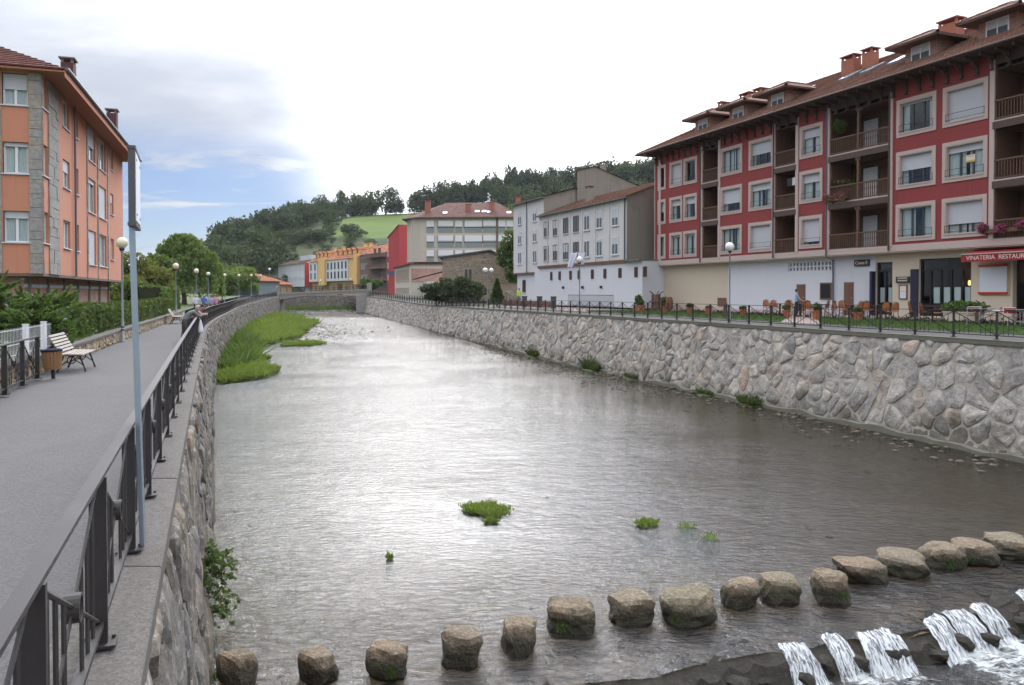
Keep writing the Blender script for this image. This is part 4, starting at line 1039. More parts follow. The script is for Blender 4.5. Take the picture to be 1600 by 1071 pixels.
# pierced screen of small slots
n = 12; a, b2 = gs(1300), gs(1233); q_ = MB(); hl = []
for r_ in range(2):
    for i in range(n): x = a+(b2-a)*(i+0.5)/n; hl.append((x-0.085, x+0.085, 6.88+r_*0.29, 7.09+r_*0.29))
holed_wall(q_, a, b2, 6.85, 7.45, hl, GY+0.018, 0.14); q_.build('pierced_screen', 'white_paint', red)
q_ = MB(); holed_wall(q_, gs(1368), gs(1302)-0.002, GZ, ZB+0.01, [], GY+0.01); q_.build('ground_wall', 'white_wall', red)
q_ = MB(); holed_wall(q_, S0, gs(1368)-0.002, GZ, ZB+0.01, [(gs(pb), gs(pa), z0, z1) for pa, pb, z0, z1 in doors]+[(gs(1640), gs(1582), GZ, 7.1)], GY, 0.3); q_.build('ground_wall', 'cream_wall', red)
q_ = MB(); q_.box(S0, S1, -8, GY-1.2, GZ, ZB); q_.build('ground_core', 'room_dark', red)
q_ = MB(); q_.box(S0, S1-0.02, -1.4, 0.0, ZB-0.06, ZB-0.004); q_.build('overhang_soffit', 'cream_wall', red)
q_ = MB(); q_.box(gs(1302), S1, GY+0.021, GY+0.05, GZ, GZ+0.18); q_.build('plinth', 'pink_stone', red)
def gdoor(name, mat, pa, pb, z1, fr=0.09):
    d = gbox(name, mat, pa, pb, GZ, z1, GY-0.05, GY+0.035); w = gs(pa)-gs(pb); q_ = MB()
    for i in range(4): x = gs(pb)+0.1+(w-0.2)*(i+0.5)/4; q_.box(x-(w-0.2)/9, x+(w-0.2)/9, GY+0.035, GY+0.05, GZ+0.12, z1-0.12)
    q_.build('door_board', mat, d); q_ = MB(); q_.lathe([(0.03, 0), (0.03, 0.05), (0, 0.05)], 8, (gs(pb)+0.12, GY+0.07, GZ+1.0)); q_.build('door_handle', 'aluminium', d)
gdoor('door', 'door_wood', 1245, 1259, 6.02); gdoor('door', 'door_wood', 1319, 1334, 6.10)
w_ = gs(1281)-gs(1303); q_ = MB(); ring(q_, w_-0.2, 1.05, 0.09, GY, GY+0.06, 5.05, (gs(1281)+gs(1301))/2); wd = q_.build('window', 'door_wood', red)
q_ = MB(); q_.box(gs(1301)+0.1, gs(1281)-0.1, GY+0.024, GY+0.035, 5.1, 6.05); q_.build('pane', 'shop_black', wd)
gbox('meter_box', 'plank_old', 1122, 1135, 4.5, 5.1, GY, GY+0.06)
# shop fronts
for (pa, pb, z0, z1) in doors:
    a, b2 = gs(pb), gs(pa); w = b2-a; cx = (a+b2)/2; q_ = MB(); ring(q_, w-0.02, z1-GZ, 0.10, GY-0.22, GY-0.10, GZ, cx)
    q_.box(a+0.1, b2-0.1, GY-0.20, GY-0.12, 6.65, 6.75); nn = 2 if w < 2 else 5
    for i in range(1, nn): x = a+w*i/nn; q_.box(x-0.05, x+0.05, GY-0.2, GY-0.12, GZ, 6.65)
    q_.box(a+0.1, b2-0.1, GY-0.18, GY-0.13, GZ, GZ+0.75); sf = q_.build('shopfront', 'shop_black', red)
    for i in range(nn):
        x0, x1 = a+w*i/nn+0.07, a+w*(i+1)/nn-0.07
        q_ = MB(); q_.box(x0, x1, GY-0.17, GY-0.165, GZ+0.75, 6.65); q_.build('pane', 'glass', sf)
        if not (nn == 5 and i == 4): q_ = MB(); q_.box(x0+0.05, x1-0.05, GY-0.22, GY-0.21, GZ+0.78, GZ+1.62); q_.build('half_curtain', 'curtain', sf)
    q_ = MB(); q_.box(a+0.1, b2-0.1, GY-0.17, GY-0.165, 6.75, z1-0.1); q_.build('transom_pane', 'glass', sf)
gbox('open_door_leaf', 'navy_door', 1423.5, 1435.5, GZ+0.05, 6.75, GY+0.02, GY+0.07)
gbox('open_door_leaf', 'navy_door', 1364.5, 1368, GZ+0.05, 6.7, GY+0.02, GY+0.30)
fr_ = gbox('menu_case', 'door_wood', 1405, 1418, 5.12, 5.92, GY, GY+0.05); gbox('menu_sheet', 'letter_cream', 1407, 1416.5, 5.55, 5.85, GY+0.05, GY+0.055, fr_); gbox('menu_sheet', 'screen_white', 1407, 1416.5, 5.18, 5.54, GY+0.05, GY+0.055, fr_)
MATS['lamp_glow'] = newmat('lamp_glow')[0]
_nt = MATS['lamp_glow'].node_tree; _e = _nt.nodes.new('ShaderNodeEmission'); _e.inputs[0].default_value = (1.0, 0.62, 0.18, 1); _e.inputs[1].default_value = 2.2
_nt.links.new(_e.outputs[0], [x for x in _nt.nodes if x.type == 'OUTPUT_MATERIAL'][0].inputs['Surface'])
q_ = MB(); q_.lathe([(0.0, -0.13), (0.07, -0.11), (0.085, 0.0), (0.06, 0.12), (0.0, 0.13)], 10, (gs(1507.5), GY-0.35, 5.98)); q_.build('wall_lamp', 'lamp_glow', red, smooth=True)
# hanging signs with lettering
def text_mesh(txt, size, mat, depth=0.006):
    cu = bpy.data.curves.new('t', 'FONT'); cu.body = txt; cu.size = size; cu.extrude = depth; cu.align_x = 'CENTER'; cu.align_y = 'CENTER'
    ob = bpy.data.objects.new('t', cu); COL.objects.link(ob); dg = bpy.context.evaluated_depsgraph_get()
    me = bpy.data.meshes.new_from_object(ob.evaluated_get(dg)); bpy.data.objects.remove(ob); me.materials.clear(); me.materials.append(MATS[mat]); return me
def face_text(txt, size, mat, parent, loc):
    o = link('lettering', text_mesh(txt, size, mat), parent, loc); o.rotation_euler = (R(90), 0, R(180)); return o
sb = gbox('sign_board', 'sign_black', 1336, 1359, 7.03, 7.40, GY+0.02, GY+0.10); face_text('Cueva II', 0.27, 'letter_cream', sb, ((gs(1336)+gs(1359))/2, GY+0.108, 7.21))
sb = gbox('sign_board', 'sign_black', 1401, 1422, 6.02, 6.36, GY+0.02, GY+0.08)
q_ = MB(); rq = random.Random(8)
for zr in (6.25, 6.11):
    x = gs(1420)+0.06
    while x < gs(1402)-0.08: w_ = rq.uniform(0.02, 0.07); q_.box(x, x+w_, GY+0.081, GY+0.084, zr, zr+rq.uniform(0.05, 0.08)); x += w_+0.02
q_.build('lettering', 'letter_cream', sb)
# awning with valance
aw0, aw1 = S0, gs(1526)
q_ = MB(); q_.add([(aw0, GY, 7.62), (aw1, GY, 7.62), (aw1, 0.55, 7.36), (aw0, 0.55, 7.36), (aw0, GY, 7.57), (aw1, GY, 7.57), (aw1, 0.55, 7.31), (aw0, 0.55, 7.31)], [(0, 3, 2, 1), (4, 5, 6, 7), (1, 2, 6, 5)])
aw = q_.build('awning', 'sign_red', red)
q_ = MB(); q_.box(aw0, aw1, 0.55, 0.565, 6.98, 7.33); q_.build('valance', 'sign_red', aw); q_ = MB(); q_.box(aw0, aw1+0.01, 0.545, 0.60, 7.33, 7.38); q_.build('awning_bar', 'pink_stone', aw)
tm = text_mesh('VINATERIA  RESTAURANTE', 0.30, 'letter_cream'); wid = max(v.co.x for v in tm.vertices)-min(v.co.x for v in tm.vertices)
o = link('lettering', tm, aw, (aw1-0.28-wid/2, 0.570, 7.155)); o.rotation_euler = (R(90), 0, R(180))
# blank white menu screen with red bars
q_ = MB(); q_.box(gs(1578), gs(1531), GY+0.0, GY+0.03, 5.35, 6.9); ms = q_.build('poster_panel', 'tan_plaster', red)
gbox('screen', 'screen_white', 1531.5, 1574, 5.52, 6.75, GY+0.03, GY+0.06, ms); gbox('red_bar', 'bar_red', 1530, 1575, 5.42, 5.52, GY+0.03, GY+0.10, ms); gbox('red_bar', 'bar_red', 1530, 1575, 6.75, 6.85, GY+0.03, GY+0.10, ms)
q_ = MB(); q_.box(gs(1640), gs(1582), GY-0.25, GY-0.24, GZ, 7.1); q_.build('pane', 'glass', red)

# ------------------------------------------------------------------ orange apartment block (left bank)
OA = math.atan2(-1, 0.34)                                    # local X runs back towards the camera
ofar = 54.0; LEN = (ofar-32.7)*1.0562
org = thing('apartment_block', 'orange plastered apartment block with grey ashlar corner strips beside the hedge', 'building', (-8.5-0.34*ofar, ofar, 0), OA)
def os_(px): return (ofar-8.5/(-(px-800)/1220.0-0.34))*1.0562
OB, OT = 6.30, 14.65
sills = [7.58, 10.42, 13.24]
ocols = [(100.3, 111), (118.3, 124.5), (138.5, 151), (155.3, 167.3), (173.8, 178.7)]
holes = []
for i, (pa, pb) in enumerate(ocols):
    a, b2 = os_(pb), os_(pa); hh = 1.32
    for z in sills:
        z0 = z-0.55 if i in (2, 3) else z
        holes.append((a, b2, z0, z+hh))
ra, rb_ = os_(77), os_(68.5)
holes += [(ra, rb_, z, z+1.32) for z in sills]
mb = MB(); holed_wall(mb, 0, LEN, OB, OT, holes, 0, 0.24)
# front (camera-side) face at x = LEN and the far end, back
mb.quad((0, 0, OB), (0, -13, OB), (0, -13, OT), (0, 0, OT)); mb.quad((0, -13, OB), (LEN, -13, OB), (LEN, -13, OT), (0, -13, OT))
fh = [(-1.62, -0.63)]
def front_quad(y0, y1, z0, z1): mb.quad((LEN, y0, z0), (LEN, y1, z0), (LEN, y1, z1), (LEN, y0, z1))
zs_ = [OB]+[v for z in sills for v in (z, z+1.3)]+[OT]
ywin = [(-1.42, -0.50), (-4.6, -3.7), (-7.8, -6.9)]
yl = [-13]+sorted(v for w in ywin for v in w)+[0]
for i in range(len(yl)-1):
    for j in range(len(zs_)-1):
        iswin = any(abs(yl[i]-w[0]) < 1e-6 for w in ywin) and j % 2 == 1
        if not iswin: front_quad(yl[i], yl[i+1], zs_[j], zs_[j+1])
mb.build('wall', 'orange_plaster', org)
mb = MB(); mb.box(0.6, LEN-0.5, -12.4, -0.6, OB+0.05, OT); mb.build('interior', 'room_dark', org)
for i, (pa, pb) in enumerate(ocols):
    a, b2 = os_(pb), os_(pa)
    for fl, z in enumerate(sills):
        z0 = z-0.55 if i in (2, 3) else z; h = z+1.32-z0
        window(org, (a+b2)/2, z0, b2-a, h, 0, 0.11, (0.55, 0.0, 0.12, 0.3, 1.0)[(i*2+fl*3) % 5] if i in (2, 3) else (0.0, 0.4)[(i+fl) % 2], 0.9, 'pvc_white', 2 if b2-a > 1.2 else 1, surmat='white_wall')
for z in sills: window(org, (ra+rb_)/2, z, rb_-ra, 1.32, 0, 0.11, 0.0, 0.9, 'pvc_white', 1, surmat='white_wall')
for w0, w1 in ywin:
    for fl, z in enumerate(sills):
        wn_ = window(org, 0, z, w1-w0, 1.3, 0, 0.14, (0.22, 0.12, 0.48)[fl], 0.95, 'pvc_white', 2, surmat='white_wall')
        wn_.location = (LEN, (w0+w1)/2, z); wn_.rotation_euler = (0, 0, R(-90))
# ashlar strips: individual blocks
def ashlar(y0, y1, x0, x1, axis, seed):
    r = random.Random(seed); z = OB-0.02
    st = MB()
    while z < OT-0.1:
        h = r.choice((0.34, 0.42, 0.5, 0.58)); z1 = min(OT-0.05, z+h)
        n = 1 if (axis == 'Y' and abs(y1-y0) < 0.7) or (axis == 'X' and x1-x0 < 0.4) else r.choice((2, 3, 3))
        cuts = [0]+sorted(r.uniform(0.2, 0.8) if n == 2 else (k+1+r.uniform(-0.2, 0.2))/n for k in range(n-1))+[1]
        for i in range(n):
            g = 0.008; pr = r.uniform(0.035, 0.065); q_ = MB()
            if axis == 'Y':
                a, b2 = y0+(y1-y0)*cuts[i], y0+(y1-y0)*cuts[i+1]; q_.box(LEN-0.02, LEN+pr, a+g, b2-g, z+g, z1-g)
            else:
                a, b2 = x0+(x1-x0)*cuts[i], x0+(x1-x0)*cuts[i+1]; q_.box(a+g, b2-g, -0.02, pr, z+g, z1-g)
            q_.build('stone_block', 'ashlar', org)
        z = z1
ashlar(-0.47, 0.0, 0, 0, 'Y', 3); ashlar(-2.05, -1.46, 0, 0, 'Y', 4)
ashlar(0, 0, os_(93), ra-0.03, 'X', 5); ashlar(0, 0, rb_+0.03, LEN, 'X', 9)
for px in (137, 153.5, 169): ashlar(0, 0, os_(px)-0.22, os_(px)+0.02, 'X', int(px))
for px in (116.5,):
    q_ = MB(); q_.tube([(os_(px), 0.09, OT), (os_(px), 0.09, OB), (os_(px), -1.3, OB-0.1), (os_(px), -1.35, 3.8)], 0.05, 8); q_.build('downpipe', 'gutter', org)
# eaves + roof
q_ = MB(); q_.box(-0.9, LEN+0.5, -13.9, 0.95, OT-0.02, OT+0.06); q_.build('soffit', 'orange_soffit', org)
q_ = MB(); q_.box(-0.9, LEN+0.5, 0.95, 0.985, OT-0.22, OT+0.10); q_.build('fascia', 'orange_plaster', org)
q_ = MB(); q_.tube([(-0.95, 1.05, OT+0.12), (LEN+0.55, 1.05, OT+0.12)], 0.08, 8); q_.build('gutter', 'gutter', org)
mb = MB(); rise = hip_roof(mb, -0.95, LEN+0.55, -14.0, 1.0, OT+0.1, R(26), True, True); mb.build('roof', 'tile_dark', org, uv=True)
def oroof(y): return OT+0.1+(1.0-y)*math.tan(R(26))
for px, yy in ((110.5, -0.9), (178, -0.4)):
    s = 0
    u = (px-800)/1220.0; ca, sa = math.cos(OA), math.sin(OA); ox, oy = -8.5-0.34*ofar, ofar
    bx, by = ox-sa*yy, oy+ca*yy; s = (u*by-bx)/(ca-u*sa); chimney(org, s, yy, oroof(yy)-0.5, oroof(yy)+2.3, 0.75, 0.6, 'chimney_brown')
# recessed brick ground floor
q_ = MB(); q_.box(0.6, LEN-0.6, -12, -0.85, 3.8, OB); q_.build('ground_floor', 'brick_pink', org, uv=True)
q_ = MB(); q_.box(0.6, LEN-0.6, -0.85, -0.82, 5.72, 5.86); q_.build('white_course', 'white_wall', org)
for k in range(7):
    s = 1.0+k*(LEN-2.2)/6; q_ = MB(); q_.box(s-0.07, s+0.07, -0.85, -0.72, 3.8, OB-0.12); q_.build('pillar', 'grey_render', org)
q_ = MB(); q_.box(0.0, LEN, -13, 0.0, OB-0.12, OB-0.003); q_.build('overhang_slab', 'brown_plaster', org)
# ------------------------------------------------------------------ simple blocks
def loc_frame(x0, y0, x1, y1):
    """frame whose X runs from (x0,y0) to (x1,y1); returns angle and length"""
    return math.atan2(y1-y0, x1-x0), math.hypot(x1-x0, y1-y0)
def pane_window(parent, s, z, w, h, y=0.02, rz=0.0, mat='pvc_dark', frame='pvc_white', name='window', blind=0.0, loc=None, sill='white_wall'):
    """small far window: frame ring, dark pane recessed in it, sill, blind"""
    def f(mb): ring(mb, w, h, 0.07, -0.02, 0.05); mb.box(-0.035, 0.035, -0.02, 0.045, 0.07, h-0.07)
    o = link(name, cmesh(('fwin', w, h, frame), f, frame), parent, loc or (s, y, z), rz)
    link('pane', cmesh(('fpane', w, h, mat), lambda mb: mb.box(-w/2+0.06, w/2-0.06, -0.02, 0.012, 0.06, h-0.06), mat), o)
    if sill: link('sill', cmesh(('fsill', w, sill), lambda mb: mb.box(-w/2-0.08, w/2+0.08, -0.02, 0.10, -0.07, 0.0), sill), o)
    if blind: link('blind', cmesh(('fblind', w, h, blind), lambda mb: mb.box(-w/2+0.06, w/2-0.06, 0.013, 0.03, h-0.05-(h-0.1)*blind, h-0.05), 'shutter'), o)
    return o
def box_part(parent, name, mat, x0, x1, y0, y1, z0, z1, uv=False):
    mb = MB(); mb.box(x0, x1, y0, y1, z0, z1); return mb.build(name, mat, parent, uv=uv)

plain('pane_grey', (0.085, 0.095, 0.105), 0.12, 0.5, 1.3, 0.0, spec=0.6)
# ---- old white terrace of houses beyond the red house.  line x = 36.3-0.405y, X away from camera
def line_house(name, label, ya, off=36.3):
    return thing(name, label, 'building', (off-0.405*ya, ya, 0), math.atan2(1, -0.405))
def hs(px, ya, off=36.3): return (off/(0.405+(px-800)/1220.0)-ya)*FS
ya = 65.8
B = line_house('terraced_house', 'long low white terraced house with stained upper storeys and small cellar windows', ya)
Lb = hs(842, ya)
mb = MB(); mb.box(0, Lb, -9.5, 0, 8.15, 13.55)
mb.build('upper_wall', 'old_white', B)
# stained grey gable towards the camera, with low-pitched head
mb = MB(); mb.add([(-0.02, 0, 8.1), (-0.02, -9.5, 8.1), (-0.02, -9.5, 13.6), (-0.02, -5.2, 15.55), (-0.02, 0, 13.6)], [(0, 4, 3, 2, 1)]); mb.build('gable', 'grey_render', B)
mb = MB(); mb.box(0.0, Lb+0.3, 0.004, 0.03, 8.02, 8.28); mb.build('red_course', 'plank_old', B)
mb = MB(); mb.box(-2.3, Lb+1.4, -9.5, -0.12, 4.2, 8.1); mb.build('ground_wall', 'white_paint', B)
mb = MB(); mb.box(-2.35, 0.15, -6, 0.25, 8.1, 8.22); mb.build('canopy', 'concrete_mossy', B)
# pilaster strips
for k in range(7): s = Lb*(k+0.5)/7-0.9; box_part(B, 'pilaster_strip', 'old_white', s-0.1, s+0.1, 0, 0.06, 8.3, 13.5)
mb = MB()
for i in range(14):
    a, b2 = 5.4*i/14, 5.4*(i+1)/14; t = 0.37
    mb.quad((-0.35, 0.35-a, 13.52+a*t+0.05), (-0.35, 0.35-b2, 13.52+b2*t), (Lb, 0.35-b2, 13.52+b2*t), (Lb, 0.35-a, 13.52+a*t+0.05))
    mb.quad((-0.35, 0.35-a, 13.50+a*t), (-0.35, 0.35-a, 13.57+a*t), (Lb, 0.35-a, 13.57+a*t), (Lb, 0.35-a, 13.50+a*t))
mb.quad((-0.35, -5.05, 15.52), (-0.35, -9.8, 13.5), (Lb, -9.8, 13.5), (Lb, -5.05, 15.52))
mb.build('roof', 'tile_old', B, uv=True)
box_part(B, 'eaves', 'concrete_mossy', -0.3, Lb, 0.0, 0.36, 13.40, 13.52)
pz = [hs(p, ya) for p in (853.5, 868, 884, 900, 917, 936.5, 961)]
for i, s in enumerate(pz):
    for z in (11.25, 8.75): pane_window(B, s, z, 1.12, 1.55, 0.0, 0, 'pane_grey', 'pvc_white' if i > 3 else 'brown_wood', 'window', (0.0, 0.4, 0.0, 0.15, 0.55)[(i*3+int(z)) % 5])
for p in (860, 873, 890, 903, 924, 943.5, 967): pane_window(B, hs(p, ya), 6.75, 0.5, 0.85, -0.12, 0, 'room_dark', 'brown_wood', 'small_window', sill=None)
for px in (994, 1008):
    u = (px-800)/1220.0; t_ = (-0.3754, 0.9269); n_ = (-0.9269, -0.3754); bx, by = 36.3-0.405*ya-n_[0]*0.12, ya-n_[1]*0.12
    s = (bx-u*by)/(u*t_[1]-t_[0]); pane_window(B, s, 6.75, 0.5, 0.85, -0.12, 0, 'room_dark', 'brown_wood', 'small_window', sill=None)
chimney(B, 3.0, -6.2, 14.6, 16.9, 1.1, 0.7, 'brick_chimney'); chimney(B, Lb*0.62, -2.4, 14.0, 16.0, 0.7, 0.6, 'grey_render')
mb = MB(); mb.tube([(0.25, 0.08, 13.4), (0.25, 0.08, 8.3)], 0.05, 8); mb.build('downpipe', 'gutter', B)
for k in (0.25, 0.45, 0.68): box_part(B, 'wall_light', 'black_iron', Lb*k-0.08, Lb*k+0.08, -0.12, 0.08, 5.85, 6.1)
yc = 82.8
C = line_house('terraced_house', 'narrow taller white house end with three small windows a floor, next to stone chapel', yc, 36.9)
Lc = hs(802.5, yc, 36.9)
mb = MB(); mb.box(0, Lc, -9.5, 0, 7.7, 15.6); mb.build('wall', 'old_white', C)
mb = MB(); mb.add([(-0.02, 0, 7.7), (-0.02, -9.5, 7.7), (-0.02, -9.5, 15.6), (-0.02, -5, 17.0), (-0.02, 0, 15.65)], [(0, 4, 3, 2, 1)]); mb.build('gable', 'grey_render', C)
mb = MB(); mb.quad((-0.3, 0.4, 15.62), (-0.3, -5, 17.1), (Lc+0.3, -5, 17.1), (Lc+0.3, 0.4, 15.62)); mb.quad((-0.3, -5, 17.1), (-0.3, -10, 15.6), (Lc+0.3, -10, 15.6), (Lc+0.3, -5, 17.1)); mb.build('roof', 'tile_old', C, uv=True)
box_part(C, 'eaves', 'concrete_mossy', -0.25, Lc+0.25, 0, 0.4, 15.48, 15.6)
box_part(C, 'base_course', 'plank_old', 0, Lc+0.02, -9, 0.03, 7.55, 7.72)
box_part(C, 'ground_wall', 'white_paint', -0.5, Lc-0.4, -9.5, -0.3, 4.2, 7.6)
for k in (0.28, 0.78):
    for z in (13.2, 11.0, 8.7): pane_window(C, Lc*k, z, 1.05, 1.35, 0.0, 0, 'pane_grey', 'pvc_white', 'window', 0.35 if z > 10 else 0)
    pane_window(C, Lc*k-0.6, 5.5, 0.9, 1.4, -0.3, 0, 'room_dark', 'brown_wood')
mb = MB(); mb.tube([(Lc*0.53, 0.07, 15.5), (Lc*0.53, 0.07, 7.7)], 0.05, 8); mb.build('downpipe', 'gutter', C)
D = thing('house_gable', 'bare grey rendered gable rising behind the white terraced house', 'building', (7.0, 84.0, 0), R(-6))
mb = MB(); prof = [(0, 8), (0, 18.55), (1.95, 18.95), (7.0, 16.6), (7.0, 8)]
mb.add([(x, 0, z) for x, z in prof]+[(x, 9, z) for x, z in prof], [(0, 4, 3, 2, 1), (5, 6, 7, 8, 9), (0, 1, 6, 5), (1, 2, 7, 6), (2, 3, 8, 7), (3, 4, 9, 8)]); mb.build('wall', 'grey_render', D)
mb = MB(); mb.quad((1.95, -0.15, 18.99), (7.3, -0.15, 16.52), (7.3, 9.1, 16.52), (1.95, 9.1, 18.99)); mb.quad((-0.2, -0.15, 18.58), (1.95, -0.15, 18.99), (1.95, 9.1, 18.99), (-0.2, 9.1, 18.58)); mb.build('roof', 'tile_old', D, uv=True)
chimney(D, 2.8, 4, 17.5, 20.1, 0.7, 0.6, 'grey_render')

# ---- cream apartment block with glazed galleries
E = thing('apartment_block', 'cream apartment block with white blinds, grey-green panels and a brown hipped roof', 'building', (-21.0, 146.0, 0), R(-2))
# local: X right, Y away; front at y=0 facing the camera.
mb = MB(); poly = [(4.0, 0), (22, 0), (22, 14), (0.9, 14), (0.9, 3.6), (2.2, 1.2)]
mb.prism(poly, 11.2, 19.5); mb.build('wall', 'cream_far', E)
for (a, b2) in (((0.9, 3.6), (0.9, 3.6)), ((2.2, 1.2), (2.2, 1.2)), ((4.0, 0), (4.0, 0))):
    mb = MB(); mb.tube([(a[0], a[1]-0.02, 11.2), (a[0], a[1]-0.02, 19.5)], 0.09, 6); mb.build('rib', 'cream_wall', E)
mb = MB(); z0 = 19.5; ap = [(-0.1, 3.0), (3.6, -0.8), (22.6, -0.8), (22.6, 14.6), (-0.1, 14.6)]; R1, R2 = (8.0, 7.2, 23.0), (18.0, 7.2, 23.0)
V = [(x, y, z0) for x, y in ap]+[R1, R2]
mb.add(V, [(0, 1, 5), (1, 2, 6, 5), (2, 3, 6), (3, 4, 5, 6), (4, 0, 5)]); rf = mb.build('roof', 'tile_far', E, uv=True)
mb = MB(); mb.prism(ap, 19.32, 19.497); mb.build('eaves', 'concrete', E)
for x, y, z in ((5.0, 2.2, 22.9), (12.6, 2.8, 22.2), (17.1, 2.8, 22.6), (22.0, 5.0, 23.9)): chimney(E, x, y, 20.2, z, 1.0, 0.9, 'brick_chimney', 'brick_chimney')
for x, y in ((8.0, 1.0), (14.0, 1.7), (15.3, 1.7), (16.3, 1.4), (20, 1.0)):
    z = 19.5+(y+0.8)*3.5/8.0; mb = MB(); mb.add([(x, y-0.3, z+0.02), (x+0.8, y-0.3, z+0.02), (x+0.8, y+0.4, z+0.40), (x, y+0.4, z+0.40)], [(0, 1, 2, 3)]); mb.build('skylight', 'aluminium', rf)
bays = [(6.4, 1.5), (10.3, 2.9, 1), (13.6, 1.5), (17.4, 3.0, 1), (21.0, 2.6)]
def eb(px): return (px-800)/1220.0*146+21.0
bays = [(eb(672.7), 1.35), (eb(697), 2.9), (eb(717.3), 1.3), (eb(740), 3.3), (eb(766.5), 2.7), (eb(784.3), 1.3), (eb(796.8), 1.2)]
for z in (11.9, 14.65, 17.4):
    for i, (x, w) in enumerate(bays):
        if x+w/2 > 21.9: continue
        mb = MB(); mb.box(x-w/2-0.1, x+w/2+0.1, -0.10, 0.0, z-0.72, z+1.55); g = mb.build('gallery', 'cream_far', E)
        mb = MB(); mb.box(x-w/2, x+w/2, -0.14, -0.10, z-0.62, z+0.10); mb.build('panel', 'teal_panel', g)
        mb = MB(); mb.box(x-w/2, x+w/2, -0.115, -0.10, z+0.10, z+0.32); mb.build('glazing', 'pvc_dark', g)
        mb = MB(); mb.box(x-w/2, x+w/2, -0.135, -0.10, z+(0.32 if (i+int(z)) % 3 else 0.5), z+1.45); mb.build('blind', 'pvc_white', g)
        if w > 2: mb = MB(); mb.box(x-w/2-0.08, x-w/2, -0.16, -0.02, z-0.1, z+1.45); mb.box(x+w/2, x+w/2+0.08, -0.16, -0.02, z-0.1, z+1.45); mb.build('timber_jamb', 'brown_wood', g)
for z in (13.2, 15.95): box_part(E, 'floor_line', 'cream_wall', 4.0, 22, -0.06, 0.0, z-0.06, z+0.06)
box_part(E, 'downpipe', 'brown_plaster', eb(777)-0.2, eb(777)+0.2, -0.25, 0, 11.2, 19.4)
mb = MB(); mb.prism([(4.2, 1.2), (22, 1.2), (22, 14), (2.0, 14), (2.0, 4.2)], 4.6, 11.2); mb.build('ground_floor', 'brick_pink', E, uv=True)
box_part(E, 'white_fascia', 'white_wall', 7.2, 21, 0.6, 1.19, 8.3, 9.9)
for k in range(5): box_part(E, 'antenna_dish', 'pvc_white', 16.0+0.25*(k % 2), 16.3+0.25*(k % 2), 6.9, 7.2, 23.2+0.35*k, 23.5+0.35*k)
# ---- low white annexe along the bank
Fx = thing('annexe', 'low pale annexe with tall narrow window bays in front of the cream block', 'building', (-22.5, 150.0, 0), 0)
a_, L_ = loc_frame(-22.5, 150.0, -16.9, 130.0); Fx.rotation_euler = (0, 0, a_)
# local X comes towards the camera; outward (river/camera-left) side is -Y
mb = MB(); mb.box(0, L_, 0, 7, 4.5, 10.15); mb.build('wall', 'cream_far', Fx)
box_part(Fx, 'roof_slab', 'tile_far', -0.3, L_+0.3, -0.4, 7.3, 10.15, 10.30)
for k in range(9):
    x = 2.2+k*(L_-3.4)/8.6
    pane_window(Fx, x, 7.5, 0.95, 2.1, -0.05, R(180), 'brown_plaster', 'cream_wall', 'tall_window', sill='cream_wall'); pane_window(Fx, x, 5.2, 0.8, 1.15, -0.05, R(180), 'pvc_dark', 'cream_wall', sill=None)
mb = MB(); mb.box(L_, L_+0.05, 0.1, 7, 7.2, 9.5); mb.build('brick_end', 'brick_pink', Fx, uv=True)
mb = MB(); mb.box(L_-0.1, L_+3.0, 2.2, 8.5, 4.5, 7.3); lo = mb.build('lean_to', 'white_wall', Fx)
for k in range(3): pane_window(Fx, 0, 5.6, 0.9, 1.2, 0, R(90), 'pvc_dark', 'white_wall', loc=(L_+3.02, 3.3+k*1.2, 5.5), sill=None).rotation_euler = (0, 0, R(-90))
box_part(Fx, 'green_sign', 'leaf_green', L_+3.0, L_+3.06, 4.3, 5.6, 7.4, 8.0)
# ---- stone chapel-like building
G = thing('stone_building', 'rubble-stone building with a shallow slate gable behind dark shrubs', 'building', (-9.6, 108.0, 0), R(3))
mb = MB(); prof = [(0, 4.3), (0, 10.25), (6.6, 11.15), (11.5, 8.8), (11.5, 4.3)]
mb.add([(x, 0, z) for x, z in prof]+[(x, 9, z) for x, z in prof], [(0, 4, 3, 2, 1), (5, 6, 7, 8, 9), (0, 1, 6, 5), (1, 2, 7, 6), (2, 3, 8, 7), (3, 4, 9, 8)]); mb.build('wall', 'rubble_far', G)
rst = MB()
for ci, poly in enumerate(voronoi(30, 18, 0.40, 0.36, 0, 4.4, 4, 0.42, (0, 11.4, 4.4, 11.0))):
    cxm = sum(p[0] for p in poly)/len(poly); top = 10.1+0.9*cxm/6.6 if cxm < 6.6 else 11.0-(cxm-6.6)*0.48
    if max(p[1] for p in poly) < top: stone_piece(rst, poly, lambda s, t, d: (s, -d, t), 0.05, 0.02, ci)
struct(rst.build('rubble_stones', 'rubble_far', G), 'stuff')
mb = MB()
for (xa, za, xb, zb) in ((-0.4, 10.22, 6.6, 11.22), (6.6, 11.22, 12.0, 8.62)):
    mb.add([(xa, -0.35, za), (xb, -0.35, zb), (xb, 9.3, zb), (xa, 9.3, za), (xa, -0.35, za+0.22), (xb, -0.35, zb+0.22), (xb, 9.3, zb+0.22), (xa, 9.3, za+0.22)], [(0, 1, 5, 4), (4, 5, 6, 7), (3, 2, 1, 0), (1, 2, 6, 5), (0, 4, 7, 3)])
mb.build('roof', 'slate', G)
for k in (-0.28, 0.28):
    o = box_part(G, 'slit_window', 'pvc_dark', 3.55+k-0.16, 3.55+k+0.16, -0.10, -0.02, 6.7, 8.7); box_part(G, 'slit_frame', 'ashlar', 3.55+k-0.22, 3.55+k+0.22, -0.09, -0.03, 8.7, 8.85)
